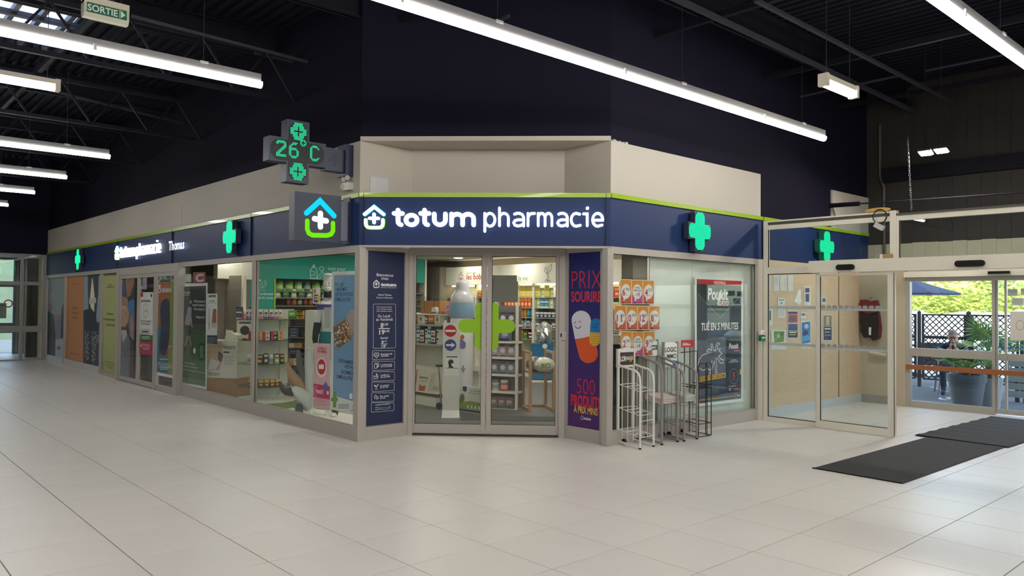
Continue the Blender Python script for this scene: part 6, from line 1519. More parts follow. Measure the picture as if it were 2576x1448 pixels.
# ------------------------------------------------------------------ purple price banner
P = Pic(PQ, 1200, 600, 2.7324, -.027)
t = thing('price_banner', PQ.P(-6.03, .15), 'purple and navy price banner with two smiling pills right of the entrance', 'banner'); P.t = t
m_bg = bpy.data.materials.new('banner navy to purple print'); m_bg.use_nodes = True
nt = m_bg.node_tree; bsd = nt.nodes['Principled BSDF']; tc = nt.nodes.new('ShaderNodeTexCoord'); sx = nt.nodes.new('ShaderNodeSeparateXYZ'); cr = nt.nodes.new('ShaderNodeValToRGB')
nt.links.new(tc.outputs['Generated'], sx.inputs[0]); nt.links.new(sx.outputs['Z'], cr.inputs[0]); nt.links.new(cr.outputs[0], bsd.inputs['Base Color'])
cr.color_ramp.elements[0].color = lin((82, 36, 110)) + (1,); cr.color_ramp.elements[1].color = lin((30, 40, 110)) + (1,); cr.color_ramp.elements[1].position = .75; bsd.inputs['Roughness'].default_value = .5
MB().prism([(-6.286, .148), (-5.777, .148), (-5.777, 2.162), (-6.286, 2.162)], PQ.P, -.03, -.027).build('board', m_bg, t); P.t = t.children[0]
rd = mat('banner red', (206, 36, 72), .5); rd2 = ink(220, 44, 66)
P.text('PRIX', 640, 845, 345, 125, rd, bold=-.012); P.text('SOURIRE', 636, 845, 432, 68, rd2, bold=.03); P.done('heading_lettering'); P.text('500', 675, 800, 1063, 105, rd, bold=-.01); P.text('PRODUITS', 634, 842, 1142, 72, rd2, bold=.03); P.text('À PRIX MINIS', 655, 820, 1192, 45, ink(232, 190, 60), bold=.02); P.text('totum', 722, 772, 1243, 20, wv_, bold=.03)
P.line([(702, 1228), (711, 1217), (720, 1228)], 3, wv_, 2); P.line([(704, 1230), (704, 1243), (718, 1243), (718, 1230)], 3, wv_, 2)
def capsule_poly(x0, y0, x1, y1, r, n=10, a=True, b=True):
    d = math.atan2(y1 - y0, x1 - x0); pts = []
    pts += [(x1 + r * math.cos(d + q), y1 + r * math.sin(d + q)) for q in ([-PI / 2 + PI * i / n for i in range(n + 1)] if b else [-PI / 2, PI / 2])]
    pts += [(x0 + r * math.cos(d + q), y0 + r * math.sin(d + q)) for q in ([PI / 2 + PI * i / n for i in range(n + 1)] if a else [PI / 2, 3 * PI / 2])]
    return pts
P.done('offer_lettering')
P.poly(capsule_poly(705, 560, 728, 680, 66, b=False), ink(222, 220, 232), 2); P.poly(capsule_poly(728, 680, 755, 790, 66, a=False), ink(226, 92, 44), 2)
P.line(arc(684, 590, 22, 26, 20, 160, 10), 5, ink(60, 50, 90), 4); P.line(arc(664, 580, 6, 6, 180, 360, 6), 4, ink(60, 50, 90), 4); P.line(arc(696, 574, 6, 6, 180, 360, 6), 4, ink(60, 50, 90), 4)
P.done('large_pill_print')
P.poly(capsule_poly(808, 585, 804, 645, 38, b=False), ink(24, 126, 196), 4); P.poly(capsule_poly(804, 645, 800, 700, 38, a=False), ink(232, 182, 60), 4)
for i in range(5):
    for j in range(7): P.disc(775 + j * 10 + (i % 2) * 5, 655 + i * 17, 2.4, 3, ink(60, 60, 90), 5, 6)
P.line(arc(800, 598, 16, 14, 20, 160, 8), 4, ink(20, 40, 90), 6); P.disc(793, 590, 4, 4, ink(20, 40, 90), 6, 8); P.disc(812, 588, 4, 4, ink(20, 40, 90), 6, 8)
P.done('small_pill_print')

# ------------------------------------------------------------------ price sheets on the right window
def price_sheet(x0, y0, x1, y1, big, small, label, special=False, pn=PRi):
    P = Pic(pn, 1530, 620, 5.571, .001)
    P.sheet('price_sheet', label, 'price sheet', [(x0, y0), (x1, y0 + 3), (x1, y1), (x0, y1)], ink(236, 214, 196), group='orange price sheets')
    top, low = ink(226, 146, 44), (ink(206, 84, 140) if special else ink(206, 96, 60))
    w = x1 - x0; h_ = y1 - y0
    P.rect(x0 + 6, y0 + 12, x1 - 5, y0 + h_ * .62, top, 1); P.rect(x0 + 6, y0 + h_ * .62, x1 - 5, y1 - 8, low, 1)
    cx, cy_ = x0 + w * .5, y0 + h_ * .49
    P.disc(cx, cy_, w * .42, h_ * .3, ink(238, 230, 226), 2, 26); P.poly([(cx - w * .22, cy_ + h_ * .22), (cx - w * .02, cy_ + h_ * .28), (cx - w * .22, cy_ + h_ * .42)], ink(238, 230, 226), 2)
    pu = ink(176, 34, 84)
    if special:
        P.text('OFFRE', cx - w * .2, cx + w * .22, cy_ - h_ * .13, 22, ink(96, 66, 100), 3, bold=.02); P.text('SPECIALE', cx - w * .32, cx + w * .34, cy_ - h_ * .02, 24, ink(96, 66, 100), 3, bold=.02); P.text('-1€', cx - w * .2, cx + w * .24, cy_ + h_ * .18, 48, ink(110, 50, 96), 3, bold=.01)
    else:
        bw = .16 * len(big) * w
        P.text(big, cx - w * .32, cx - w * .32 + bw * 1.25 + 8, cy_ + h_ * .16, h_ * .27, pu, 3, bold=.02); P.disc(cx + w * .06 + (w * .1 if len(big) > 1 else 0), cy_ + h_ * .15, 6, 7, pu, 3, 10); P.text(small, cx - w * .02 + (w * .1 if len(big) > 1 else 0), cx + w * .34, cy_ - h_ * .02, h_ * .13, ink(96, 66, 100), 3)
    P.rect(x0 + 12, y0 + 22, x1 - 40, y0 + 26, ink(190, 110, 40), 2); P.rect(x0 + w * .2, y1 - 34, x0 + w * .34, y1 - 14, ink(70, 50, 90), 3); P.rect(x0 + w * .56, y1 - 28, x1 - 14, y1 - 22, ink(150, 60, 90), 2)
    P.done('sheet_print')
price_sheet(168, 455, 325, 805, '6', '90', 'orange price sheet marked six ninety at the top left of the right window')
price_sheet(326, 463, 485, 806, '', '', 'pink and orange special offer sheet in the top row of the right window', True)
price_sheet(486, 468, 640, 806, '4', '50', 'orange price sheet marked four fifty in the top row of the right window')
price_sheet(86, 820, 250, 1172, '11', '50', 'orange price sheet marked eleven fifty in the middle row')
price_sheet(252, 822, 408, 1170, '0', '99', 'orange price sheet marked ninety nine cents in the middle row')
price_sheet(410, 825, 565, 1168, '12', '90', 'orange price sheet marked twelve ninety in the middle row')
price_sheet(567, 828, 722, 1166, '8', '90', 'orange price sheet marked eight ninety in the middle row')
price_sheet(175, 1182, 333, 1530, '2', '90', 'orange price sheet marked two ninety in the bottom row')
price_sheet(335, 1185, 492, 1530, '', '', 'orange and pink offer sheet in the bottom row behind the racks', True)
price_sheet(494, 1180, 650, 1530, '9', '90', 'orange price sheet marked nine ninety in the bottom row behind the racks')

# ------------------------------------------------------------------ dark lice treatment poster
P = Pic(PRi, 1730, 680, 4.137, .001)
P.sheet('poster', 'large dark grey lice treatment poster with white border in the right window', 'poster', [(72, 52), (578, 80), (573, 1362), (75, 1420)], m_pap)
P.poly([(93, 88), (560, 110), (557, 160), (94, 138)], ink(206, 44, 44), 1); P.text('NOUVEAU', 273, 392, 140, 30, m_wp, 3, bold=.02)
P.poly([(94, 138), (557, 160), (555, 1330), (95, 1385)], ink(58, 62, 80), 1); P.poly([(94, 140), (557, 162), (556, 250), (335, 490), (95, 235)], ink(32, 34, 44), 2)
P.line([(95, 235), (335, 490), (556, 250)], 5, ink(150, 152, 160), 3)
P.poly([(95, 720), (170, 730), (200, 712), (300, 705), (395, 705), (396, 1080), (95, 1140)], ink(96, 98, 112), 2)
P.text('Pouxit', 205, 415, 300, 115, m_wp, 4, bold=.03, shear=.12); P.poly([(300, 350), (318, 300), (340, 200), (352, 205), (330, 320)], m_wp, 4); P.poly([(318, 318), (428, 316), (424, 368), (306, 366)], ink(206, 204, 204), 4); P.text('FLASH', 328, 420, 362, 38, ink(176, 40, 50), 5, bold=.03)
P.text('TUÉ EN 5 MINUTES', 135, 522, 622, 74, m_wp, 4, bold=.03, shear=.08)
lw = ink(226, 226, 228)
P.line([(235, 1035), (200, 1020), (160, 1040), (120, 1020), (105, 985), (115, 930), (150, 880), (200, 860), (245, 850), (195, 840), (210, 815), (245, 830), (240, 765), (252, 762), (268, 830), (290, 835), (292, 770), (315, 748), (335, 765), (320, 765), (305, 790), (310, 820), (340, 810), (325, 835), (355, 865), (335, 880), (318, 890), (345, 925), (370, 930), (365, 965), (335, 960), (305, 910)], 9, lw, 4)
P.line([(250, 935), (228, 1075), (238, 1070), (268, 960), (275, 940), (288, 1065), (302, 1062), (300, 960), (290, 910)], 9, lw, 4)
P.poly([(95, 1110), (393, 1062), (393, 1112), (95, 1162)], ink(226, 178, 50), 4); P.poly([(536, 1030), (556, 1026), (556, 1078), (536, 1082)], ink(226, 178, 50), 4)
u0, v0 = P.c(100, 1150); u1, v1 = P.c(390, 1105); vs, fs, x0_, x1_ = text_mesh('SCENE DE CRIME - INTERDITE - SCENE DE CRIME -', .01); kx = (u1 - u0) / (x1_ - x0_)
P.pn.mb.use(m_bp).add([P.pn.P(u0 + (x - x0_) * kx, v0 + (x - x0_) * kx * (v1 - v0) / (u1 - u0) + y * kx * 2.2, P.d0 + .004) for x, y in vs], fs)
P.poly([(395, 690), (540, 700), (537, 1262), (418, 1268), (392, 1230)], ink(30, 32, 44), 5); P.poly([(395, 690), (420, 735), (418, 1268), (392, 1230)], ink(22, 24, 34), 6)
P.line([(432, 722), (535, 722)], 4, ink(190, 140, 60), 6); P.text('Pouxit', 426, 522, 812, 52, m_wp, 6, bold=.03, shear=.12); P.poly([(484, 820), (530, 820), (528, 842), (474, 842)], ink(190, 70, 70), 6); P.text('TRAITEMENT', 446, 506, 942, 16, m_wp, 6); P.text('ANTI-POUX & LENTES', 425, 524, 962, 16, m_wp, 6)
P.line([(476 + 44 * math.cos(a), 1100 + 78 * math.sin(a)) for a in [i * PI / 14 for i in range(28)]], 4, ink(150, 152, 160), 6, True); P.text('5', 464, 488, 1118, 56, ink(206, 50, 80), 6, bold=.03); P.rect(464, 1130, 488, 1140, ink(206, 50, 80), 6); P.text('1 seule application', 422, 502, 1212, 14, m_wp, 6); P.rect(425, 1225, 447, 1250, ink(150, 150, 160), 6); P.rect(482, 1222, 535, 1238, ink(206, 50, 80), 6)
P.poly([(105, 1345), (490, 1300), (490, 1308), (105, 1358)], ink(190, 140, 50), 4); P.line(arc(500, 1302, 14, 22, 60, 300, 10), 6, ink(206, 150, 60), 5); P.text('Cooper', 505, 545, 1310, 26, m_wp, 5)
for i in range(4): P.poly([(110, 1240 + i * 18), (322, 1222 + i * 15), (322, 1226 + i * 15), (110, 1245 + i * 18)], ink(130, 132, 142), 4)
P.done()
# white backing boards behind the right window
wb = struct('trim_6', (8.6, YR + .10, 0), 'white backing boards standing behind the right window')
bx0_ = onY(1634, 800, YR + .10).x
for k in range(3):
    x0 = bx0_ + k * .86; MB().box(x0, x0 + .853, YR + .10, YR + .12, .02, 2.5).build('board', mat('white backing board', (232, 233, 225), .35), wb)
MB().box(bx0_ - .28, bx0_ - .002, YR + .13, YR + .3, 0, ZC).build('grey_pillar', m_greyw, wb)
# dark speaker column at the left edge of the right window
t = thing('water_dispenser', (7.35, 6.75, 0), 'black and white coffee machine cabinet at the left edge of the right window', 'machine')
cx_ = onY(1552, 900, 6.2); ax = (Vector((.77, -.64, 0)), Vector((-.64, -.77, 0)), Vector((0, 0, 1)))
q = Vector((cx_.x, 6.2, 0)); zt3 = zat(866, q); zt4 = zat(846, q)
MB().obox((q.x, q.y, zt3 / 2), ax, (.11, .12, zt3 / 2)).build('cabinet', mat('black cabinet', (34, 34, 38), .4), t); MB().obox((q.x, q.y, (zt3 + zt4) / 2 + .02), ax, (.115, .125, (zt4 - zt3) / 2)).build('white_top', m_offw, t); MB().tube([(q.x, q.y, zt4), (q.x + .02, q.y - .02, zt4 + .09), (q.x + .05, q.y - .05, zt4 + .06)], .012, 8).build('spout', m_chr, t)
# ------------------------------------------------------------------ skinned figures
def skin_body(name, J, E, root, m, parent, sub=2, smooth=True):
    """one continuous surface grown over joints J {key: (pos, rx, ry)} and edges E"""
    ks = list(J); idx = {k: i for i, k in enumerate(ks)}
    o_ = WO.get(parent, Vector((0, 0, 0)))
    me = bpy.data.meshes.new(name); me.from_pydata([tuple(Vector(J[k][0]) - o_) for k in ks], [(idx[a], idx[b]) for a, b in E], [])
    ob = bpy.data.objects.new(name, me); COL.objects.link(ob)
    ob.parent = parent; WO[ob] = o_
    md = ob.modifiers.new('skin', 'SKIN'); md.use_smooth_shade = smooth; md.branch_smoothing = .4
    for k in ks:
        sv = me.skin_vertices[0].data[idx[k]]; sv.radius = (J[k][1], J[k][2] if len(J[k]) > 2 else J[k][1]); sv.use_root = (k == root)
    ss = ob.modifiers.new('sub', 'SUBSURF'); ss.levels = sub; ss.render_levels = sub
    me.materials.append(m)
    return ob

# ------------------------------------------------------------------ window mannequin
m_man = mat('white mannequin gloss', (228, 228, 224), .3)
PMn = Panel((5.06, 9.40, 0), Vector((.8804, -.4742, 0)), Vector((-.4742, -.8804, 0)))
def mn(px, py, d=0.0): u, v = PMn.px(px, py); return PMn.P(u, v, d)
t = thing('mannequin', (5.06, 9.40, .06), 'white male mannequin wearing teal shorts and a dark neck brace in the left window', 'mannequin')
J = {'pelvis': (mn(822, 866), .12, .09), 'waist': (mn(823, 830), .115, .085), 'chest': (mn(825, 785), .14, .10), 'upch': (mn(826, 762), .12, .09), 'neck0': (mn(828, 748), .06, .06), 'neck1': (mn(829, 735), .052, .052),
     'shl': (mn(809, 762), .052), 'ell': (mn(798, 815, .02), .04), 'wrl': (mn(793, 856, .07), .028), 'hdl': (mn(796, 874, .10), .026, .018),
     'shr': (mn(844, 762), .052), 'elr': (mn(855, 815), .04), 'wrr': (mn(852, 856, .06), .028), 'hdr': (mn(850, 872, .08), .026),
     'hpl': (mn(812, 880), .085), 'knl': (mn(794, 958, .02), .056), 'anl': (mn(786, 1030), .036), 'tol': (mn(779, 1041, .08), .028),
     'hpr': (mn(833, 880), .085), 'knr': (mn(830, 960, .02), .056), 'anr': (mn(826, 1036), .036), 'tor': (mn(816, 1047, .08), .028)}
E_ = [('pelvis', 'waist'), ('waist', 'chest'), ('chest', 'upch'), ('upch', 'neck0'), ('neck0', 'neck1'), ('upch', 'shl'), ('shl', 'ell'), ('ell', 'wrl'), ('wrl', 'hdl'), ('upch', 'shr'), ('shr', 'elr'), ('elr', 'wrr'), ('wrr', 'hdr'),
      ('pelvis', 'hpl'), ('hpl', 'knl'), ('knl', 'anl'), ('anl', 'tol'), ('pelvis', 'hpr'), ('hpr', 'knr'), ('knr', 'anr'), ('anr', 'tor')]
skin_body('body', J, E_, 'pelvis', m_man, t)
hc = mn(829, 712, .01); fa = (PMn.U * .8 + PMn.N * -.6).normalized()
fwd = (PMn.N * .9 - PMn.U * .35).normalized(); rt = fwd.cross(Vector((0, 0, 1))).normalized()
hd = MB(); hd.ball(hc, 1, 18, (.078, .098, .122), (rt, fwd, Vector((0, 0, 1))))
hd.ball(hc + fwd * .045 + Vector((0, 0, -.075)), 1, 12, (.05, .055, .05), (rt, fwd, Vector((0, 0, 1))))
hd.ball(hc + fwd * .102 + Vector((0, 0, -.015)), 1, 8, (.013, .02, .03), (rt, fwd, Vector((0, 0, 1))))
hd.ball(hc + fwd * .088 + Vector((0, 0, .018)), 1, 8, (.05, .014, .012), (rt, fwd, Vector((0, 0, 1))))
hd.ball(hc + fwd * .085 + Vector((0, 0, -.062)), 1, 8, (.024, .012, .012), (rt, fwd, Vector((0, 0, 1))))
for s in (-1, 1): hd.ball(hc + rt * s * .078 + Vector((0, 0, -.01)), 1, 8, (.012, .022, .034), (rt, fwd, Vector((0, 0, 1))))
hd_ = hd.build('head', m_man, t, smooth=True)
hr_ = MB(); hr_.ball(hc + Vector((0, 0, .045)) - fwd * .01, 1, 16, (.086, .108, .09), (rt, fwd, Vector((0, 0, 1)))); hr_.ball(hc + Vector((0, 0, .105)) + fwd * .06, 1, 10, (.07, .05, .03), (rt, fwd, Vector((0, 0, 1)))); hr_.build('hair', m_man, hd_, smooth=True)
nk0, nk1 = mn(829, 748, .01), mn(829, 731, .015)
MB().lathe([(.078, 0), (.082, .02), (.074, .08), (.068, (nk1 - nk0).length)], nk0, 18).build('neck_brace', mat('black foam brace', (34, 36, 42), .8), t, smooth=True)
# shorts
m_sho = mat('teal shorts fabric', (22, 112, 112), .7, bump=.2, scale=30)
w0 = PMn.px(823, 833)[1]; w1 = PMn.px(823, 868)[1]; w2 = PMn.px(823, 905)[1]; cb0 = mn(823, 850)
sh2 = MB()
def ell_ring(c, z, ru, rd, n=20): return [Vector((c.x, c.y, z)) + PMn.U * ru * math.cos(2 * PI * i / n) + PMn.N * rd * math.sin(2 * PI * i / n) for i in range(n)]
def loft(mb, rings):
    n = len(rings[0]); vs = [p for r in rings for p in r]; fs = [(i * n + k, i * n + (k + 1) % n, (i + 1) * n + (k + 1) % n, (i + 1) * n + k) for i in range(len(rings) - 1) for k in range(n)]
    mb.add(vs, fs + [tuple(range(n)), tuple(range(len(vs) - 1, len(vs) - n - 1, -1))])
loft(sh2, [ell_ring(cb0, w0, .135, .105), ell_ring(cb0, (w0 + w1) / 2, .155, .125), ell_ring(cb0, w1, .17, .13)])
for sgn, px in ((-1, 810), (1, 836)):
    c_ = mn(px, 890); loft(sh2, [ell_ring(c_, w1 + .02, .098, .115), ell_ring(c_, (w1 + w2) / 2, .105, .115), ell_ring(c_, w2, .11, .115)])
sh2.build('shorts', m_sho, t, smooth=True)
MB().tube([mn(803, 838, .13), mn(799, 868, .14)], .004, 5).build('drawstring', m_wp, t)
mb = MB(); mb.tube([mn(799, 812, .02), mn(796, 835, .045), mn(794, 852, .065), mn(795, 862, .08)], [.05, .05, .044, .036], 12); mb.build('arm_brace', mat('dark green brace', (22, 44, 44), .7), t, smooth=True)
mb = MB(); c_ = mn(825, 772)
for zz, k in ((PMn.px(825, 777)[1], 0), (PMn.px(825, 765)[1], 0)): pass
z0_, z1_ = PMn.px(825, 778)[1], PMn.px(825, 765)[1]
ring = lambda z: [Vector((c_.x, c_.y, z)) + PMn.U * .158 * math.cos(a) + PMn.N * .122 * math.sin(a) for a in [math.radians(25 + i * 130 / 12) for i in range(13)]]
r0_, r1_ = ring(z0_), ring(z1_); mb.add(r0_ + r1_, [(i, i + 1, i + 14, i + 13) for i in range(12)]); mb.build('chest_band', mat('violet chest band', (76, 76, 140), .6), t)
P = Pic(PLi, 440, 600, 2.8396, -.02)
P.sheet('paper_sheet', 'printed white sheet hanging in front of the mannequin chest', 'paper', [(1055, 492), (1113, 490), (1112, 660), (1052, 655)], ink(216, 214, 208))
for i in range(11): P.rect(1060, 500 + i * 13, 1106 - (i * 7) % 15, 504 + i * 13, ink(150, 150, 150))
P.done()

# ------------------------------------------------------------------ stocking leg forms
PLg = Panel((4.98, 9.72, 0), Vector((.89, -.456, 0)), Vector((-.456, -.89, 0)))
def lg(cx, cy, d=0.0): u, v = PLg.px(630 + cx / 6.582, 840 + cy / 6.582); return PLg.P(u, v, d)
def leg(name, label, pts, rs_, m, extra=None):
    t = thing(name, pts[0], label, 'display leg', 'stocking leg forms in the left window')
    mb = MB(); mb.tube(pts, rs_, 14); mb.build('leg_form', m, t, smooth=True); return t
m_beige = mat('beige stocking', (186, 146, 112), .55); m_gst = mat('grey knit stocking', (104, 108, 108), .8, bump=.5, scale=160, var=.2); m_bsock = mat('black sock', (46, 42, 44), .7)
leg('stocking_form', 'upturned beige stocking leg form in the left window', [lg(880, 985), lg(845, 900), lg(775, 790), lg(700, 700), lg(655, 620), lg(628, 540), lg(612, 465)], [.05, .072, .078, .066, .048, .034, .02], m_beige)
leg('stocking_form', 'upturned grey knit stocking leg form in the left window', [lg(905, 790, -.05), lg(870, 690, -.05), lg(835, 580, -.05), lg(810, 480, -.05), lg(800, 380, -.05), lg(797, 320, -.05), lg(795, 262, -.05)], [.05, .056, .05, .042, .036, .03, .022], m_gst)
t = leg('stocking_form', 'white bent leg form with black sock low in the left window', [lg(1000, 1180, .1), lg(930, 1080, .12), lg(800, 960, .14), lg(735, 920, .14), lg(700, 930, .14)], [.1, .11, .085, .07, .06], m_man)
MB().tube([lg(720, 940, .14), lg(640, 930, .14), lg(585, 930, .14), lg(545, 900, .14), lg(510, 830, .14), lg(485, 765, .14)], [.062, .058, .05, .034, .028, .018], 14).build('sock', m_bsock, t, smooth=True)
MB().tube([lg(1020, 1000, .0), lg(1010, 800, .0), lg(1000, 600, -.02), lg(995, 430, -.03), lg(990, 240, -.03)], [.10, .09, .08, .075, .05], 14).build('thigh_form', m_man, t, smooth=True)
t = thing('slipper', lg(805, 1255, .2), 'dark grey orthopaedic slipper standing on the window platform', 'slipper')
pt = [(740, 1232), (745, 1180), (770, 1130), (805, 1105), (840, 1115), (868, 1160), (875, 1215), (873, 1262)]
mb = MB(); mb.prism([PLg.px(630 + x / 6.582, 840 + y / 6.582) for x, y in reversed(pt)], PLg.P, .14, .26); mb.build('upper', mat('dark grey neoprene', (66, 68, 72), .7), t)
sl2 = [PLg.px(630 + x / 6.582, 840 + y / 6.582) for x, y in ((738, 1232), (873, 1262), (873, 1250), (738, 1220))]; MB().prism(sl2, PLg.P, .13, .27).build('sole', mat('black sole', (30, 30, 32), .7), t)
t = thing('shoe_pair', mn(812, 1045, .15), 'white sandal with black strap at the mannequin feet', 'sandal')
MB().ball(mn(838, 1040, .16), 1, 12, (.05, .11, .035), (PMn.U, PMn.N, Vector((0, 0, 1)))).build('sandal_body', m_man, t, smooth=True); MB().ball(mn(842, 1036, .10), 1, 10, (.045, .04, .05), (PMn.U, PMn.N, Vector((0, 0, 1)))).build('heel_strap', m_bsock, t, smooth=True)

# ------------------------------------------------------------------ newspaper racks
def rack(name, label, px, zs, m, sign_fn, shelves, slats, wheel=True, rb=.0125):
    """px: pixels of back-left, back-right, front-left, front-right feet; zs: sign top, rail back, front bend (photo rows)"""
    BL, BR, FL, FR = [onZ(*q, 0) for q in px]
    t = thing(name, (BL + FR) / 2, label, 'newspaper rack', 'newspaper racks by the right window')
    zt5, zr, zf = zat(zs[0], BL), zat(zs[1], BL), zat(zs[2], FL)
    for q in (BL, BR): MB().beam((q.x, q.y, .01), (q.x, q.y, zt5), .025, .025).build('back_post', m, t)
    for b, f_ in ((BL, FL), (BR, FR)):
        d = (f_ - b)
        bend = [(b.x, b.y, zr)] + [tuple(b + d * k + Vector((0, 0, z))) for k, z in ((.35, zr - (zr - zf) * .35), (.75, zf + .02), (.9, zf - .005), (.97, zf - .04), (1.0, zf - .12))] + [(f_.x, f_.y, .012)]
        MB().tube(bend, rb, 10).build('side_rail', m, t, smooth=True)
        for k in slats:
            z_up = zr + (zf - zr) * k - .01; c_ = b + d * k
            MB().tube([(c_.x, c_.y, .07), (c_.x, c_.y, z_up)], .004, 5).build('wire', m, t)
        for z in shelves:
            MB().tube([(b.x, b.y, z + .05), tuple(f_ + Vector((0, 0, z)))], .004, 5).build('side_wire', m, t)
        MB().beam((b.x, b.y, .03), (f_.x, f_.y, .02), .018, .018).build('foot_rail', m, t)
    for z in shelves:
        for k in (.05, .35, .65, .97):
            a = BL.lerp(FL, k); b2 = BR.lerp(FR, k); MB().tube([(a.x, a.y, z + .05 * (1 - k)), (b2.x, b2.y, z + .05 * (1 - k))], .004, 5).build('shelf_wire', m, t)
    MB().tube([tuple(FL + Vector((0, 0, .3))), tuple(FR + Vector((0, 0, .3)))], .004, 5).build('front_wire', m, t)
    for f_ in (FL, FR): MB().lathe([(rb + .002, 0), (rb + .002, .018)], (f_.x, f_.y, 0), 10).build('rubber_foot', m_sens, t)
    if wheel:
        for b in (BL, BR): MB().lathe([(.025, -.014), (.03, -.008), (.03, .008), (.025, .014)], (b.x + .05, b.y - .05, .031), 14, ax=(BR - BL)).build('wheel', m_sens, t, smooth=True)
    Ub = (BR - BL).normalized(); Nb = Vector((Ub.y, -Ub.x, 0))
    pn = Panel(BL, Ub, Nb); sign_fn(t, pn, (BR - BL).length, zt5)
    return t, BL, BR, FL, FR
m_rw = mat('white powder coat', (226, 224, 218), .4); m_rg = mat('grey powder coat', (142, 138, 132), .45); m_rk = mat('black wire', (28, 28, 30), .45)
def sign1(t, pn, W, z):
    fr(MB(), pn, -.015, W + .015, z - .21, z, -.02, .016).build('sign_board', m_rw, t)
    pn.d = .0175; pn.rect(.012, z - .185, W - .012, z - .04, mat('brown sign face', (70, 58, 54), .5)); pn.text('LOR', .018, z - .14, .055, m_wp, .0185, width=W * .38, bold=.03); pn.text('RAI', .018 + W * .39, z - .128, .038, m_wp, .0185, width=W * .2, bold=.02); pn.text('N', .018 + W * .6, z - .15, .065, ink(232, 200, 40), .0185, width=W * .13, bold=.03); pn.text('E', .018 + W * .75, z - .128, .038, m_wp, .0185, width=W * .08, bold=.02); pn.flush('sign_print', t)
r = rack('newspaper_rack', 'white wire newspaper rack with brown sign nearest the entrance', [(1554, 1116), (1592, 1110), (1610, 1130), (1644, 1123)], (877, 917, 938), m_rw, sign1, (.62, .36, .12), (.2, .45, .7))
def sign2(t, pn, W, z):
    fr(MB(), pn, .0, W, z - .19, z - .015, -.008, .01).build('sign_board', m_pap, t)
    pn.rect(.02, z - .12, W * .46, z - .065, mat('navy sign block', (42, 56, 104), .5), .0115); pn.rect(W * .5, z - .12, W - .012, z - .065, mat('slate sign block', (64, 76, 92), .5), .0115); pn.text('LA UNE', .026, z - .108, .03, m_wp, .0125, width=W * .38, bold=.02); pn.text("L'IMMO", W * .52, z - .108, .03, m_wp, .0125, width=W * .38, bold=.02); pn.text('LE JOURNAL', W * .25, z - .165, .018, ink(150, 150, 155), .0125, width=W * .4); pn.flush('sign_print', t)
r2 = rack('newspaper_rack', 'grey newspaper rack with white and navy property sign second from the entrance', [(1609, 1105), (1652, 1098), (1665, 1119), (1704, 1111)], (855, 894, 918), m_rg, sign2, (.42,), (.2, .4), rb=.015)
def sign3(t, pn, W, z):
    MB().prism([(-.005, z - .30), (W + .02, z - .30), (W + .02, z - .06)] + arc(W / 2 + .007, z - .06, W / 2 + .013, .055, 0, 180, 10) + [(-.005, z - .06)], pn.P, -.008, .01).build('sign_board', m_pap, t)
    pn.text('LOGIC', .02, z - .12, .055, m_bp, .0115, width=W * .82, bold=.02); pn.text('-IMMO', .02, z - .20, .055, m_bp, .0115, width=W * .82, bold=.02); pn.poly([(W * .55, z - .298), (W + .016, z - .298), (W + .016, z - .22), (W * .75, z - .24)], ink(40, 110, 190), .0115); pn.ellipse(W * .72, z - .25, .03, .03, ink(30, 100, 186), .0125); pn.rect(.03, z - .235, W * .5, z - .23, ink(150, 150, 150), .0115); pn.flush('sign_print', t)
r3 = rack('newspaper_rack', 'grey newspaper rack with rounded white property sign third from the entrance', [(1668, 1097), (1702, 1091), (1721, 1110), (1753, 1104)], (860, 911, 934), m_rg, sign3, (.40, .14), (.2, .4, .6, .8), rb=.014)
# newspapers lying in the two grey racks
for (rr, lb, c1_, c2_) in ((r2, 'stack of red and white property papers in the second rack', (206, 190, 184), (176, 60, 56)), (r3, 'stack of green and grey property papers in the third rack', (196, 198, 190), (110, 112, 60))):
    t_, BL, BR, FL, FR = rr
    t = thing('newspaper_stack', BL.lerp(FR, .5) + Vector((0, 0, .44)), lb, 'newspapers')
    for k in range(3):
        mb = MB(); e = .02; zz = .45 + k * .02
        q = [BL.lerp(FL, .25), BR.lerp(FR, .25), FR.lerp(BR, .06), FL.lerp(BL, .06)]
        q = [p + Vector((0, 0, zz + (.03 if i < 2 else 0) + .002 * k)) for i, p in enumerate(q)]
        mb.add(q + [p + Vector((0, 0, .018)) for p in q], [(3, 2, 1, 0), (4, 5, 6, 7), (0, 1, 5, 4), (1, 2, 6, 5), (2, 3, 7, 6), (3, 0, 4, 7)]); mb.build('paper', ink(*(c1_ if k < 2 else c1_)), t)
    q = [BL.lerp(FL, .4), BR.lerp(FR, .4).lerp(BL.lerp(FL, .4), .4), FR.lerp(BR, .1).lerp(FL.lerp(BL, .1), .4), FL.lerp(BL, .1)]; q = [p + Vector((0, 0, .509 + (.022 if i < 2 else .002))) for i, p in enumerate(q)]
    mb = MB(); mb.add(q, [(0, 1, 2, 3)]); mb.build('cover_print', ink(*c2_), t)
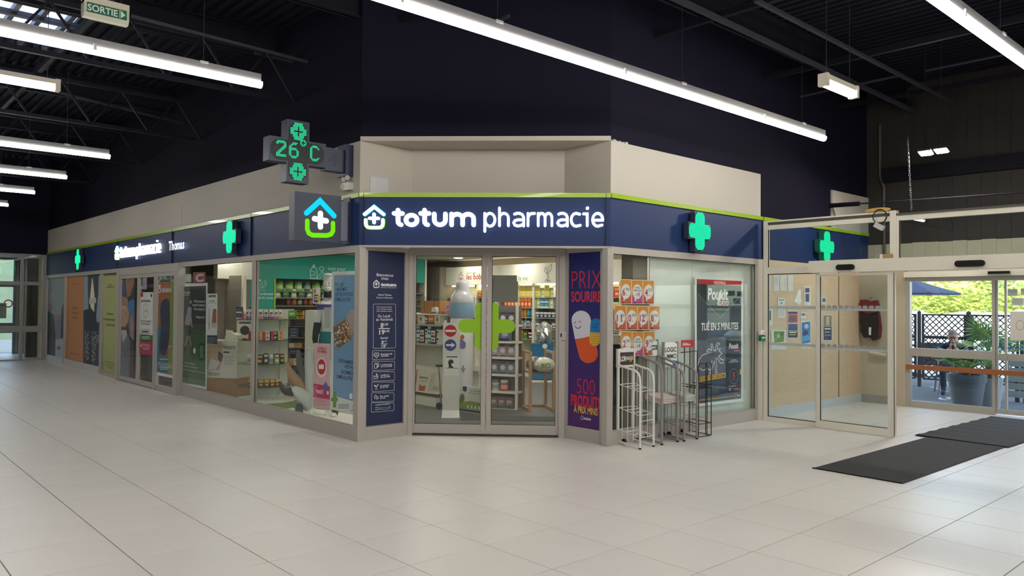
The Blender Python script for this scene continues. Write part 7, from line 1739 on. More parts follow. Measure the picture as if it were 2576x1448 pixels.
# black wire racks with red sign
BK = [onZ(1716, 1090, 0), onZ(1741, 1086, 0), onZ(1757, 1101, 0), onZ(1789, 1096, 0)]
t = thing('newspaper_rack', (BK[0] + BK[3]) / 2, 'black wire newspaper rack with small red sign nearest the dark poster', 'newspaper rack', 'newspaper racks by the right window')
zb_ = zat(886, BK[0]); zf_ = zat(914, BK[2]); zs1 = zat(872, BK[0]); zs0 = zat(855, BK[0])
for a in (.2, .75):
    q = BK[0].lerp(BK[1], a); MB().tube([(q.x, q.y, .01), (q.x, q.y, zs1 + .02)], .006, 6).build('back_pole', m_rk, t)
MB().tube([tuple(BK[0] + Vector((-.03, 0, zb_))), tuple(BK[0].lerp(BK[1], 1.5) + Vector((0, 0, zb_ + .01))), tuple(BK[0].lerp(BK[1], 1.5) + Vector((0, 0, .01)))], .006, 6).build('back_hoop', m_rk, t)
for q in (BK[2], BK[3]):
    e = Vector((.10, -.04, 0)) if q is BK[2] else Vector((-.03, .05, 0))
    MB().tube([(q.x, q.y, .012), (q.x, q.y, zf_ - .02), tuple(q + e * .15 + Vector((0, 0, zf_))), tuple(q + e + Vector((0, 0, zf_))), tuple(q + e * 1.1 + Vector((0, 0, zf_ - .03))), tuple(q + e * 1.1 + Vector((0, 0, .012)))], .006, 6).build('front_hoop', m_rk, t)
for z in (.012, .16, .58, .61): MB().tube([tuple(BK[0] + Vector((0, 0, z))), tuple(BK[2] + Vector((0, 0, z))), tuple(BK[3] + Vector((0, 0, z))), tuple(BK[1] + Vector((0, 0, z)))], .005, 6).build('tray_wire', m_rk, t)
for k in (.2, .4, .6, .8): a = BK[0].lerp(BK[1], .0).lerp(BK[2], k); b = BK[1].lerp(BK[3], k); MB().tube([tuple(a + Vector((0, 0, .58))), tuple(b + Vector((0, 0, .58)))], .004, 5).build('tray_wire', m_rk, t)
Ub = (BK[1] - BK[0]).normalized(); pn = Panel(BK[0], Ub, Vector((Ub.y, -Ub.x, 0))); W = (BK[1] - BK[0]).length
fr(MB(), pn, -.035, W * 1.05, zs1 - .005, zs0, .008, .016).build('sign_board', mat('red sign', (190, 36, 50), .45), t); pn.text('Le Réseau', -.02, zs0 - .05, .022, m_wp, .0175, width=W * .5, bold=.02); pn.text('immobilier', -.02, zs1 + .015, .028, m_wp, .0175, width=W * .8, bold=.02); pn.flush('sign_print', t)

# ------------------------------------------------------------------ floor mats
m_mat = mat('charcoal entrance mat', (58, 56, 54), .95, var=.25, scale=40, bump=.5)
def mat_obj(x0, x1, y0, y1, z, label, rot=0.0, waves=False):
    mb = MB(); n = 24; cx, cy = (x0 + x1) / 2, (y0 + y1) / 2
    def q(x, y, zz): dx, dy = x - cx, y - cy; return (cx + dx * math.cos(rot) - dy * math.sin(rot), cy + dx * math.sin(rot) + dy * math.cos(rot), zz)
    vs = []; fs = []
    for i in range(n + 1):
        x = x0 + (x1 - x0) * i / n
        w0_ = .006 * (1 + math.sin(i * 1.9)) if waves else 0
        vs += [q(x, y0, z), q(x, y0 + .02, z + .008), q(x, y1 - .02, z + .008 + w0_ * .5), q(x, y1, z + w0_)]
    for i in range(n):
        for k in range(3): fs.append((i * 4 + k, (i + 1) * 4 + k, (i + 1) * 4 + k + 1, i * 4 + k + 1))
    mb.add(vs, fs); o = mb.build('floor_mat', m_mat, smooth=False); tag(o, label, 'mat', 'charcoal entrance mats')
    e = MB(); e.add([q(x0, y0, z), q(x0 + .02, y0, z + .0085), q(x0 + .02, y1, z + .0085), q(x0, y1, z)], [(0, 1, 2, 3)]); e.build('rubber_edge', m_sens, o, origin=(0, 0, 0))
mat_obj(7.18, 10.05, 2.745, 3.59, .001, 'near charcoal mat lying in front of the vestibule', -.012)
mat_obj(9.95, 12.5, 2.66, 3.66, .008, 'far charcoal mat with rippled edge inside the vestibule doorway', -.03, True)

# ------------------------------------------------------------------ vestibule notices and fittings
PW = Panel((0, YR - .003, 0), (1, 0, 0), (0, -1, 0))
def note(x0, y0, x1, y1, label, art=None, base=(228, 226, 220), skew=0):
    P = Pic(PW, 1900, 480, 2.2625, .002)
    P.sheet('notice', label, 'notice', [(x0, y0), (x1, y0 + skew), (x1, y1 + skew), (x0, y1)], ink(*base), group='papers on the oak notice wall')
    if art: art(P)
    P.done()
gl = lambda x0, y0, x1, n, st: (lambda P: [P.rect(x0, y0 + i * st, x1 - (i % 2) * 5, y0 + i * st + 2.5, ink(150, 150, 150)) for i in range(n)])
note(65, 480, 87, 567, 'white notice at the top left of the oak wall with a dark square', lambda P: P.rect(68, 528, 80, 545, ink(70, 70, 76)))
note(103, 480, 135, 570, 'second white paper from the left in the top row of the oak wall', gl(108, 490, 130, 5, 8))
note(140, 480, 178, 568, 'third white paper from the left in the top row of the oak wall', gl(165, 500, 174, 6, 8))
note(185, 480, 215, 570, 'fourth white paper from the left in the top row of the oak wall', gl(206, 520, 212, 4, 8))
note(277, 540, 315, 650, 'white sheet with two dark pictures high on the oak wall', lambda P: (P.rect(283, 552, 308, 578, ink(80, 88, 110)), P.rect(285, 585, 306, 630, ink(70, 80, 110))))
note(127, 608, 170, 722, 'white text notice with small drawing on the oak wall', lambda P: [P.rect(133, 618, 164, 622, ink(110, 110, 110)), P.disc(148, 638, 5, 7, ink(150, 150, 150))] + [P.rect(133, 660 + i * 9, 163, 662 + i * 9, ink(150, 150, 150)) for i in range(6)])
note(65, 650, 98, 765, 'white sheet with a blue black picture at the left of the oak wall', lambda P: P.poly([(68, 690), (88, 678), (88, 735), (68, 738)], ink(60, 70, 100)))
note(183, 682, 242, 838, 'colourful red and blue event flyer on the oak wall', lambda P: [P.rect(185, 686, 240, 700, ink(60, 60, 110)), P.rect(186, 702, 240, 750, ink(190, 70, 60)), P.disc(210, 728, 18, 14, ink(60, 110, 130), 2), P.rect(186, 755, 240, 795, ink(60, 80, 120)), P.rect(186, 798, 240, 834, ink(40, 48, 70)), P.rect(192, 802, 234, 808, m_wp, 2), P.rect(192, 815, 230, 820, ink(206, 190, 60), 2)])
note(257, 690, 288, 725, 'small grey blue card on the oak wall', lambda P: P.rect(262, 696, 283, 710, ink(120, 130, 160)))
note(335, 680, 355, 742, 'narrow beige card near the vestibule mullion', None, (206, 196, 176))
note(260, 738, 315, 895, 'white leaflet with blue swimming picture on the oak wall', lambda P: [P.poly([(264, 748), (312, 742), (312, 862), (264, 868)], ink(50, 120, 190)), P.disc(290, 770, 12, 14, ink(190, 206, 220), 2), P.disc(285, 810, 14, 18, ink(60, 60, 90), 2), P.poly([(264, 830), (300, 815), (312, 845), (264, 862)], ink(90, 160, 210), 2)])
note(90, 790, 175, 903, 'curled white sheet with green lawn photo on the oak wall', lambda P: [P.poly([(104, 798), (164, 798), (162, 858), (108, 862)], ink(110, 150, 70)), P.disc(130, 825, 9, 12, ink(180, 196, 140), 2), P.disc(150, 815, 6, 9, ink(70, 104, 44), 2), P.disc(116, 845, 7, 8, ink(150, 170, 110), 2)])
note(376, 605, 403, 640, 'small dark framed card right of the vestibule mullion', lambda P: P.rect(380, 610, 399, 632, ink(90, 96, 110)))
note(385, 703, 437, 853, 'brown and blue concert flyer right of the vestibule mullion', lambda P: [P.rect(388, 708, 434, 770, ink(150, 128, 100)), P.rect(402, 715, 420, 765, ink(206, 190, 160), 2), P.rect(388, 772, 434, 848, ink(44, 56, 96)), P.rect(394, 780, 428, 788, m_wp, 2), P.rect(394, 800, 424, 806, ink(206, 180, 80), 2), P.rect(394, 818, 428, 823, ink(150, 160, 190), 2)])
P = Pic(PW, 1900, 480, 2.2625, .003); q = [(222, 625), (245, 560), (260, 562), (258, 600), (262, 640), (255, 632), (252, 655), (246, 632), (240, 652), (236, 630), (228, 640)]
t = thing('notice', PW.P(*P.c(240, 600)), 'white paper cut like a tasselled tear off sheet on the oak wall', 'notice', 'papers on the oak notice wall'); P.t = t
mb = MB(); mb.prism([P.c(*a) for a in reversed(q)], PW.P, .001, .0025); mb.build('sheet', m_pap, t)
# hanging red jacket in the vestibule corner
PJ = Panel((X_EAST - .02, 0, 0), (0, -1, 0), (-1, 0, 0)); jc = lambda x, y: PJ.px(1900 + x / 2.2625, 480 + y / 2.2625)
t = thing('hanging_jacket', PJ.P(*jc(660, 620)), 'dark red and black jacket hanging on the vestibule corner wall', 'jacket')
m_jr = mat('dark red fabric', (116, 36, 44), .8, var=.15, scale=12); m_jk = mat('black fabric', (38, 32, 36), .8, var=.2, scale=12)
def jp(pts, d0, d1, m, nm): mb = MB(); mb.prism([jc(*a) for a in reversed(pts)], PJ.P, d0, d1); mb.build(nm, m, t)
jp([(612, 620), (640, 618), (660, 630), (700, 622), (710, 650), (700, 690), (660, 700), (625, 690), (606, 650)], 0, .1, m_jr, 'shoulders'); jp([(616, 670), (662, 680), (662, 830), (632, 835), (612, 800)], .01, .09, m_jk, 'front_panel'); jp([(661, 680), (706, 672), (716, 760), (706, 840), (680, 850), (660, 830)], .01, .08, m_jk, 'front_panel'); jp([(700, 680), (712, 700), (722, 780), (716, 835), (704, 838), (708, 760)], .0, .07, m_jr, 'sleeve'); jp([(606, 650), (620, 690), (612, 780), (604, 740)], .0, .07, m_jr, 'sleeve'); jp([(660, 775), (674, 775), (672, 820), (660, 818)], .09, .095, m_pap, 'label_tag')
MB().tube([PJ.P(*jc(658, 622), .02), PJ.P(*jc(658, 608), .02), PJ.P(*jc(664, 606), -.0)], .006, 6).build('hook', m_chr, t)
# wall pipe low in the corner
P0_, P1_ = PJ.px(2190, 885), PJ.px(2232, 893)
tag(MB().tube([PJ.P(P0_[0], P0_[1], .03), PJ.P(P1_[0], P1_[1], .03)], .025, 8).build('wall_pipe', m_cream, smooth=True), 'short cream pipe low on the vestibule end wall', 'pipe')
# green emergency release
t = thing('emergency_release', (9.7, YR - .07, 1.15), 'green emergency door release box on the cream post', 'release box')
PGp = Panel((0, YR - .06, 0), (1, 0, 0), (0, -1, 0)); a, b = PGp.px(1908, 857), PGp.px(1926, 843)
fr(MB(), PGp, a[0], b[0], a[1], b[1], 0, .04).build('release_box', mat('release green', (20, 110, 70), .4), t); fr(MB(), PGp, a[0] + .02, b[0] - .02, a[1] + .035, b[1] - .02, .04, .042).build('label_plate', m_wp, t)
a, b = PGp.px(1909, 842), PGp.px(1924, 830); fr(MB(), PGp, a[0], b[0], a[1] + .005, b[1], 0, .03).build('switch_box', m_pap, t); fr(MB(), PGp, a[0] + .035, b[0] - .035, a[1] + .03, b[1] - .03, .03, .033).build('switch', m_sens, t)
# cable coil, detector and odd bits on top of the partition
cc = PV.px(2216, 545); t = thing('cable_coil', PV.P(cc[0], cc[1], .03), 'black cable coil with a small white detector hanging on the vestibule frame', 'cable')
MB().tube([PV.P(cc[0] + .083 * math.cos(a), cc[1] + .083 * math.sin(a), .03) for a in [i * PI / 14 for i in range(28)]], .006, 6, closed=True).build('coil', m_sens, t); MB().tube([PV.P(cc[0] + .078 * math.cos(a), cc[1] + .002 + .087 * math.sin(a), .038) for a in [i * PI / 14 for i in range(28)]], .005, 6, closed=True).build('coil', m_sens, t)
dc = PV.px(2216, 570); MB().obox(PV.P(dc[0], dc[1], .05), (Vector((0, -.85, -.5)), Vector((0, -.5, .85)), Vector((1, 0, 0))), (.055, .03, .03)).build('detector', mat('frosted detector', (190, 190, 186), .3), t); MB().tube([PV.P(cc[0] - .01, cc[1] - .085, .035), PV.P(dc[0] - .02, dc[1] + .02, .05)], .005, 6).build('lead', m_sens, t)
yc = PV.px(2205, 527); tag(MB().ball(PV.P(yc[0], 2.755, -.03), 1, 12, (.03, .16, .03)).build('yellow_wrap', mat('pale yellow foam', (196, 160, 84), .7), smooth=True), 'pale yellow foam wrap lying on top of the vestibule frame', 'foam')
for px0, px1, c_, lb in ((2219, 2228, (222, 218, 208), 'small white block on the vestibule door header'), (2229, 2249, (170, 140, 92), 'small kraft block on the vestibule door header')):
    a, b = PV.px(px0, 652)[0], PV.px(px1, 652)[0]; tt2 = thing('small_block', PV.P(a, 2.151, .04), lb, 'block'); fr(MB(), PV, a, b - .004, 2.1515, 2.2, .02, .07).build('block', ink(*c_), tt2); fr(MB(), PV, a + .004, b - .008, 2.2, 2.204, .025, .065).build('lid', ink(*c_), tt2)
# hanging chain
xc = 11.2; p0 = onX(2283, 345, xc); p1 = onX(2293, 527, xc)
t = thing('hanging_chain', p0, 'thin steel chain hanging down to the vestibule frame', 'chain')
ch = MB(); n = 30
for i in range(n):
    c_ = p0.lerp(p1, (i + .5) / n); h_ = (p0 - p1).length / n * .68; ax_ = (Vector((0, 1, 0)) if i % 2 else Vector((.7, .7, 0)))
    ch.tube([c_ + ax_ * .011 * math.cos(a) + Vector((0, 0, h_ * math.sin(a))) for a in [q * PI / 4 for q in range(8)]], .003, 4, closed=True)
o = ch.build('chain_links', mat('steel chain', (120, 118, 118), .4, metal=.6), t); o['kind'] = 'stuff'
MB().tube([tuple(p0), (p0.x, p0.y, 4.74)], .003, 5).build('hanger_wire', m_wire, t)
# dark pipe and thin rod over the vestibule
a, b, c_ = onX(1985, 524, 11.85), onX(2162, 512, 11.85), onX(2600, 482, 11.85)
tag(MB().tube([tuple(a), tuple(b)], .035, 8).build('pipe', m_darkwall, smooth=True), 'thick dark pipe above the vestibule', 'pipe'); tag(MB().tube([tuple(b), tuple(c_)], .012, 8).build('rod', m_beam, smooth=True), 'thin dark rod continuing the pipe to the right', 'rod')
dm = onZ(2462, 326, 4.6); tag(MB().lathe([(.07, .04), (.06, .0), (.035, -.03)], (dm.x, dm.y, 4.6), 14).build('smoke_detector', mat('pale detector', (150, 146, 140), .5), smooth=True), 'small pale smoke detector on the dark roof at the right', 'detector')
# ------------------------------------------------------------------ terrace outside the right door
ZG = -.03
m_asph = mat('grey asphalt', (100, 100, 104), .9, var=.1, scale=6, bump=.3)
gr = MB().box(X_EAST + .1, 70, -25, 40, ZG - .1, ZG).build('floor_terrace', m_asph); tag(gr, 'grey asphalt terrace outside the right door', kind='structure')
m_line = mat('white ground line', (206, 208, 210), .8)
for a, b in (((2292, 966), (2383, 976)), ((2340, 972), (2384, 985)), ((2365, 1001), (2392, 1001))):
    p, q = onZ(*a, ZG + .002), onZ(*b, ZG + .002); MB().beam(p, q, .03, .004).build('painted_line', m_line, gr)
# rock bank and hedge ground behind the fence
m_rock = mat('pale crushed rock', (206, 204, 200), .9, var=.35, scale=5, bump=.8)
rk = MB(); n = 40; vs = []; fs = []
for i in range(n + 1):
    for j in range(9):
        y = -2 + i * .35; x = 19.0 + j * .7; z = ZG + min(1.5, .1 + j * .24) + random.uniform(-.1, .1); vs.append((x + random.uniform(-.15, .15), y, z))
for i in range(n):
    for j in range(8): fs.append((i * 9 + j, i * 9 + j + 1, (i + 1) * 9 + j + 1, (i + 1) * 9 + j))
rk.add(vs, fs); tag(rk.build('rock_bank', m_rock), 'pale rocky bank in sunlight behind the trellis fence', 'bank')
def leaf_cloud(mb, c, r, n, s, flat=.5):
    for _ in range(n):
        while True:
            p = Vector((random.uniform(-1, 1), random.uniform(-1, 1), random.uniform(-1, 1)))
            if p.length < 1: break
        q = Vector((c[0] + p.x * r[0], c[1] + p.y * r[1], c[2] + p.z * r[2])); a = Vector((random.gauss(0, 1), random.gauss(0, 1), random.gauss(0, flat))).normalized(); b = a.orthogonal().normalized()
        k = s * random.uniform(.6, 1.3); mb.add([q - a * k, q + b * k * .5, q + a * k, q - b * k * .5], [(0, 1, 2, 3)])
m_leaf = [mat('birch leaf yellow green', (228, 226, 158), .6), mat('birch leaf green', (190, 204, 134), .6), mat('hedge leaf', (176, 188, 96), .6)]
for m in m_leaf:
    nt = m.node_tree; tr_ = nt.nodes.new('ShaderNodeBsdfTranslucent'); mx = nt.nodes.new('ShaderNodeMixShader'); mx.inputs[0].default_value = .45
    tr_.inputs[0].default_value = nt.nodes['Principled BSDF'].inputs['Base Color'].default_value
    nt.links.new(nt.nodes['Principled BSDF'].outputs[0], mx.inputs[1]); nt.links.new(tr_.outputs[0], mx.inputs[2]); nt.links.new(mx.outputs[0], nt.nodes['Material Output'].inputs[0])
m_birch = mat('white birch bark', (214, 208, 196), .7, var=.3, scale=14)
def tree(x, px, h_, r_, label, li, n=2600, trunk=.07):
    y = onX(px, 800, x).y; t = thing('birch_tree', (x, y, ZG), label, 'tree', 'trees beyond the trellis fence')
    MB().tube([(x, y, ZG), (x + .03, y + .02, h_ * .5), (x, y - .05, h_)], [trunk, trunk * .75, trunk * .3], 8).build('trunk', m_birch, t, smooth=True)
    for k in range(6):
        a = k * 1.1; z = h_ * (.4 + .08 * k); MB().tube([(x, y, z), (x + .5 * r_ * math.cos(a), y + .5 * r_ * math.sin(a), z + .5)], [.03, .01], 5).build('branch', m_birch, t)
    mb = MB(); leaf_cloud(mb, (x, y, h_ * .62), (r_, r_, h_ * .42), n, .11); o = mb.build('foliage', m_leaf[li], t); o['kind'] = 'stuff'
tree(24.5, 2405, 3.5, .8, 'slim birch standing in the middle of the outdoor view', 0, 1200, .05)
tree(26.5, 2475, 3.7, 1.0, 'leafy birch at the right of the outdoor view', 1, 1800)
tree(27, 2320, 3.5, 1.0, 'yellow green birch at the left of the outdoor view', 0, 1600)
tree(25, 2545, 3.6, .9, 'birch seen behind the outer sliding door', 1, 1400)
tree(29.5, 2365, 3.8, 1.1, 'birch in the second row left of the middle of the outdoor view', 1, 1800)
tree(29.5, 2440, 3.8, 1.1, 'pale birch in the second row right of the middle', 0, 1800)
hd = MB(); leaf_cloud(hd, (23.4, 8.5, 1.25), (.5, 6, .9), 7000, .09); o = hd.build('hedge', m_leaf[2]); tag(o, 'sunlit green hedge behind the trellis fence', 'hedge', kind='stuff')
hg = MB(); leaf_cloud(hg, (33, 12, 1.9), (1.2, 9, 1.7), 9000, .16); o = hg.build('tree_belt', m_leaf[0]); tag(o, 'yellow green belt of trees far behind the birches', 'trees', kind='stuff')
# trellis fence
m_tr = mat('dark trellis paint', (42, 44, 56), .6)
XFN = 16.6
PF = Panel((XFN, 0, 0), (0, -1, 0), (-1, 0, 0))
zft, zfm, zfb = PF.px(2380, 790)[1], PF.px(2380, 845)[1], .15
def panel_fence(px0, px1, label):
    u0, u1 = PF.px(px0, 820)[0], PF.px(px1, 820)[0]
    t = thing('trellis_panel', PF.P((u0 + u1) / 2, ZG), label, 'fence', 'dark trellis fence')
    for z in (zft, zfm, zfm - .03, zfb): fr(MB(), PF, u0, u1, z - .03, z, -.02, .02).build('rail', m_tr, t)
    for u in (u0, u1): fr(MB(), PF, u - .02, u + .02, zfb, zft, -.02, .02).build('stile', m_tr, t)
    for u in (u0 - .07, u1 + .07):
        MB().lathe([(.035, ZG), (.035, zft + .04), (.0, zft + .07)], PF.P(u, 0), 10).build('post', m_tr, t, smooth=True)
    lt = MB()
    for (a, b) in ((zfm, zft), (zfb, zfm - .03)):
        H_ = b - a; s = .115; k = int((u1 - u0 + H_) / s) + 1
        for i in range(k):
            for sg in (1, -1):
                x0 = u0 - H_ + i * s; pts = []
                for tt in (0, 1):
                    x = x0 + H_ * tt; pts.append((x, a + H_ * tt if sg == 1 else b - H_ * tt))
                (xa, za), (xb, zb) = pts
                if xb < u0 or xa > u1: continue
                if xa < u0: za += (zb - za) * (u0 - xa) / (xb - xa); xa = u0
                if xb > u1: zb = za + (zb - za) * (u1 - xa) / (xb - xa); xb = u1
                if xb - xa < .01: continue
                lt.beam(PF.P(xa, za, .006 * sg), PF.P(xb, zb, .006 * sg), .018, .01, up=PF.N)
    o = lt.build('lattice', m_tr, t); o['kind'] = 'stuff'
panel_fence(2190, 2303, 'left trellis panel partly hidden by the door frame'); panel_fence(2322, 2428, 'middle trellis panel behind the seated man'); panel_fence(2446, 2560, 'right trellis panel behind the palm')
# parasol
t = thing('parasol', (17.6, 6.9, ZG), 'dark blue parasol at the left of the outdoor view', 'parasol')
pc_ = onX(2262, 730, 17.6); zr_ = onX(2345, 741, 17.6).z
MB().tube([(17.6, pc_.y, ZG), (17.6, pc_.y, zr_ + .4)], .025, 8).build('pole', m_chr, t); MB().lathe([(.03, zr_ + .36), (.5, zr_ + .2), (1.05, zr_ + .03), (1.05, zr_), (1.0, zr_)], (17.6, pc_.y - .18, 0), 8).build('canopy', mat('dark blue canvas', (52, 58, 84), .8), t)
# dark woven seat and metal chairs
m_wov = mat('dark woven seat', (44, 44, 50), .8, var=.2, scale=30)
def chair(x, y, rot, label):
    t = thing('terrace_chair', (x, y, ZG), label, 'chair', 'terrace chairs')
    R = Matrix.Rotation(rot, 4, 'Z'); L_ = lambda a, b, c: Vector((x, y, ZG)) + R @ Vector((a, b, c))
    ax = (R @ Vector((1, 0, 0)), R @ Vector((0, 1, 0)), Vector((0, 0, 1)))
    MB().obox(L_(0, 0, .44), ax, (.24, .24, .02)).build('seat', m_wov, t); MB().obox(L_(0, .25, .66), ax, (.24, .02, .2)).build('backrest', m_wov, t)
    for a in (-1, 1):
        for b in (-1, 1): MB().tube([L_(a * .21, b * .2, .43), L_(a * .25, b * .26, .012)], .014, 8).build('leg', m_chr, t)
        MB().tube([L_(a * .24, .24, .62), L_(a * .26, -.2, .64), L_(a * .25, -.24, .44)], .012, 6).build('armrest', m_chr, t)
q = onZ(2345, 968, ZG); chair(q.x, q.y, -1.2, 'dark woven terrace chair left of the palm planter')
q2 = Vector((15.35, 5.02, 0)); chair(q2.x + .25, q2.y + .12, -1.1, 'terrace chair under the seated man')
t = thing('terrace_table', (14.75, 4.85, ZG), 'round dark terrace table in front of the seated man', 'table')
MB().lathe([(.33, .70), (.33, .725)], (14.75, 4.85, ZG), 24).build('tabletop', m_wov, t); MB().tube([(14.75, 4.85, ZG + .02), (14.75, 4.85, .68)], .03, 8).build('pedestal', m_chr, t); MB().lathe([(.22, 0), (.2, .02)], (14.75, 4.85, ZG), 20).build('base', m_chr, t)
# bench planks seen through the sliding door
PBn = Panel((15.2, 0, 0), (0, -1, 0), (-1, 0, 0)); t = thing('slatted_screen', PBn.P(PBn.px(2555, 970)[0], ZG), 'pale slatted low screen behind the outer sliding door', 'screen')
a, b = PBn.px(2536, 970)[0], PBn.px(2600, 970)[0]
for i in range(5): fr(MB(), PBn, a, b, .05 + i * .13, .16 + i * .13, 0, .03).build('plank', mat('pale grey plank', (176, 180, 182), .7), t)
for u in (a + .1, b - .15): fr(MB(), PBn, u, u + .06, ZG, .75, -.05, 0).build('post', m_tr, t)
# ------------------------------------------------------------------ planters and palms
m_pot = mat('dark slate planter', (72, 80, 94), .55); m_soil = mat('dark soil', (40, 34, 30), .95); m_palm = [mat('palm green', (104, 146, 96), .55), mat('palm green light', (136, 172, 114), .55), mat('palm green yellow', (176, 194, 104), .55)]
def palm(cx, cy, z0, R_, nf, t, seedv, hmax):
    random.seed(seedv)
    for k in range(nf):
        a = k * 2.4 + random.uniform(-.2, .2); el = random.uniform(.1, hmax); L_ = R_ * random.uniform(.6, 1.0)
        d = Vector((math.cos(a) * math.cos(el), math.sin(a) * math.cos(el), math.sin(el))); base = Vector((cx, cy, z0)); hub = base + d * L_ * .5
        sd = d.cross(Vector((0, 0, 1))).normalized(); upv = sd.cross(d).normalized(); mb = MB()
        mb.tube([base, hub], .008, 4)
        for j in range(15):
            th = math.radians(-105 + j * 15); e = (d * math.cos(th) + sd * math.sin(th)); bl = L_ * (.62 - .12 * abs(j - 7) / 7); w = .014; nrm = e.cross(upv).normalized() * w
            m1 = hub + e * bl * .5 + upv * .02; tip = hub + e * bl - Vector((0, 0, .10 * bl + .03 * random.random()))
            mb.add([hub, m1 + nrm, tip, m1 - nrm, m1 + upv * .008], [(0, 3, 4), (0, 4, 1), (3, 2, 4), (4, 2, 1)])
        mb.build('frond', m_palm[k % 3], t)
pp0 = onZ(2432, 1006, ZG); X1 = max(pp0.x, 13.42); rat = pp0.y / pp0.x; c1 = Vector((13.45, 13.45 * rat, ZG))
zp = zat(936, c1)
t = thing('potted_palm', c1, 'fan palm in a large round slate planter outside the right door', 'potted palm')
MB().lathe([(.19, 0), (.25, zp - .16), (.25, zp - .12), (.272, zp - .12), (.282, zp), (.26, zp), (.25, zp - .06)], c1, 26).build('pot', m_pot, t, smooth=True, angle=25); MB().lathe([(.25, zp - .07), (.05, zp - .05)], c1, 20).build('soil', m_soil, t)
MB().tube([(c1.x, c1.y, zp - .06), (c1.x + .02, c1.y, zp + .12)], [.06, .05], 8).build('trunk', mat('palm trunk', (96, 76, 56), .9), t)
palm(c1.x, c1.y, zp + .05, .6, 18, t, 5, .75)
c2 = Vector((14.0, 14.0 * onX(2488, 900, 12.87).y / 12.87, ZG)); zq = zat(945, c2)
t = thing('potted_palm', c2, 'taller fan palm in a pale tall planter behind the door mullion', 'potted palm')
MB().lathe([(.15, 0), (.2, zq), (.18, zq), (.17, zq - .05)], c2, 20).build('pot', mat('pale grey planter', (150, 154, 156), .5), t, smooth=True, angle=25); MB().lathe([(.18, zq - .06), (.03, zq - .05)], c2, 16).build('soil', m_soil, t)
MB().tube([(c2.x, c2.y, zq - .06), (c2.x + .02, c2.y, zq + .4)], [.06, .05], 8).build('trunk', mat('palm trunk', (96, 76, 56), .9), t); palm(c2.x, c2.y, zq + .36, .75, 16, t, 9, 1.2)
# ------------------------------------------------------------------ seated man
H0 = Vector((15.15, 15.15 * onX(2397, 850, 12.87).y / 12.87, 0)); zh = zat(846, H0)
vd = Vector((-H0.x, -H0.y, 0)).normalized(); rr_ = Vector((-vd.y, vd.x, 0))           # towards viewer / image right is -rr_
rr_ = Vector((vd.y, -vd.x, 0)) * -1 if (Vector((vd.y, -vd.x, 0))).dot(_r) < 0 else Vector((vd.y, -vd.x, 0))
def hp(a, b, z): return Vector((H0.x, H0.y, 0)) + rr_ * a + vd * b + Vector((0, 0, z))
t = thing('person', hp(0, -.35, ZG), 'bearded man with shaved head in a dark blue shirt leaning forward on his hand outside', 'person')
m_skin = mat('skin', (196, 150, 128), .55); m_shirt = mat('dark blue shirt', (44, 50, 78), .8); m_trs = mat('dark trousers', (40, 42, 50), .85)
J = {'pel': (hp(0, -.42, .50), .15, .12), 'wai': (hp(0, -.36, zh - .38), .15, .12), 'che': (hp(0, -.22, zh - .24), .17, .12), 'nek0': (hp(0, -.08, zh - .12), .07), 'nek1': (hp(0, -.02, zh - .06), .06),
     'sl': (hp(-.19, -.17, zh - .19), .07), 'el': (hp(-.24, .05, zh - .44), .05), 'sr': (hp(.19, -.17, zh - .19), .07), 'er': (hp(.22, .06, zh - .44), .05)}
E_ = [('pel', 'wai'), ('wai', 'che'), ('che', 'nek0'), ('nek0', 'nek1'), ('che', 'sl'), ('sl', 'el'), ('che', 'sr'), ('sr', 'er')]
for s, k in ((-1, 'l'), (1, 'r')):
    J['h' + k] = (hp(.1 * s, -.36, .48), .09); J['k' + k] = (hp(.16 * s, .08, .50), .065); J['a' + k] = (hp(.15 * s, .05, .08), .045); J['t' + k] = (hp(.16 * s, .2, .03), .04)
    E_ += [('pel', 'h' + k), ('h' + k, 'k' + k), ('k' + k, 'a' + k), ('a' + k, 't' + k)]
skin_body('body', J, E_, 'pel', m_shirt, t)
ax = (rr_, vd, Vector((0, 0, 1))); hc = hp(0, .03, zh)
hd = MB(); dn = (vd * .9 + Vector((0, 0, -.45))).normalized(); upn = rr_.cross(dn).normalized()
if upn.z < 0: upn = -upn
ah = (rr_, dn, upn); hd.ball(hc, 1, 20, (.078, .098, .112), ah); hd.ball(hc + dn * .03 - upn * .06, 1, 14, (.062, .07, .06), ah); hd.ball(hc + dn * .1 - upn * .02, 1, 8, (.014, .022, .026), ah)
for s in (-1, 1): hd.ball(hc + rr_ * s * .078 - upn * .015, 1, 8, (.012, .02, .03), ah)
hd_ = hd.build('head', m_skin, t, smooth=True)
br = MB(); br.ball(hc + dn * .045 - upn * .075, 1, 14, (.064, .066, .045), ah); br.build('beard', mat('dark beard', (64, 50, 46), .9), hd_, smooth=True)
ey = MB()
for s in (-1, 1): ey.ball(hc + dn * .092 + rr_ * s * .03 + upn * .015, 1, 8, (.014, .008, .007), ah)
ey.build('eyes', mat('dark eye', (30, 24, 24), .4), hd_); MB().ball(hc + dn * .088 + upn * .034, 1, 8, (.055, .014, .007), ah).build('eyebrows', mat('dark beard', (64, 50, 46), .9), hd_)
MB().ball(hc + upn * .03 - dn * .012, 1, 16, (.08, .096, .092), ah).build('hair', mat('shaved hair', (150, 118, 106), .8), hd_, smooth=True)
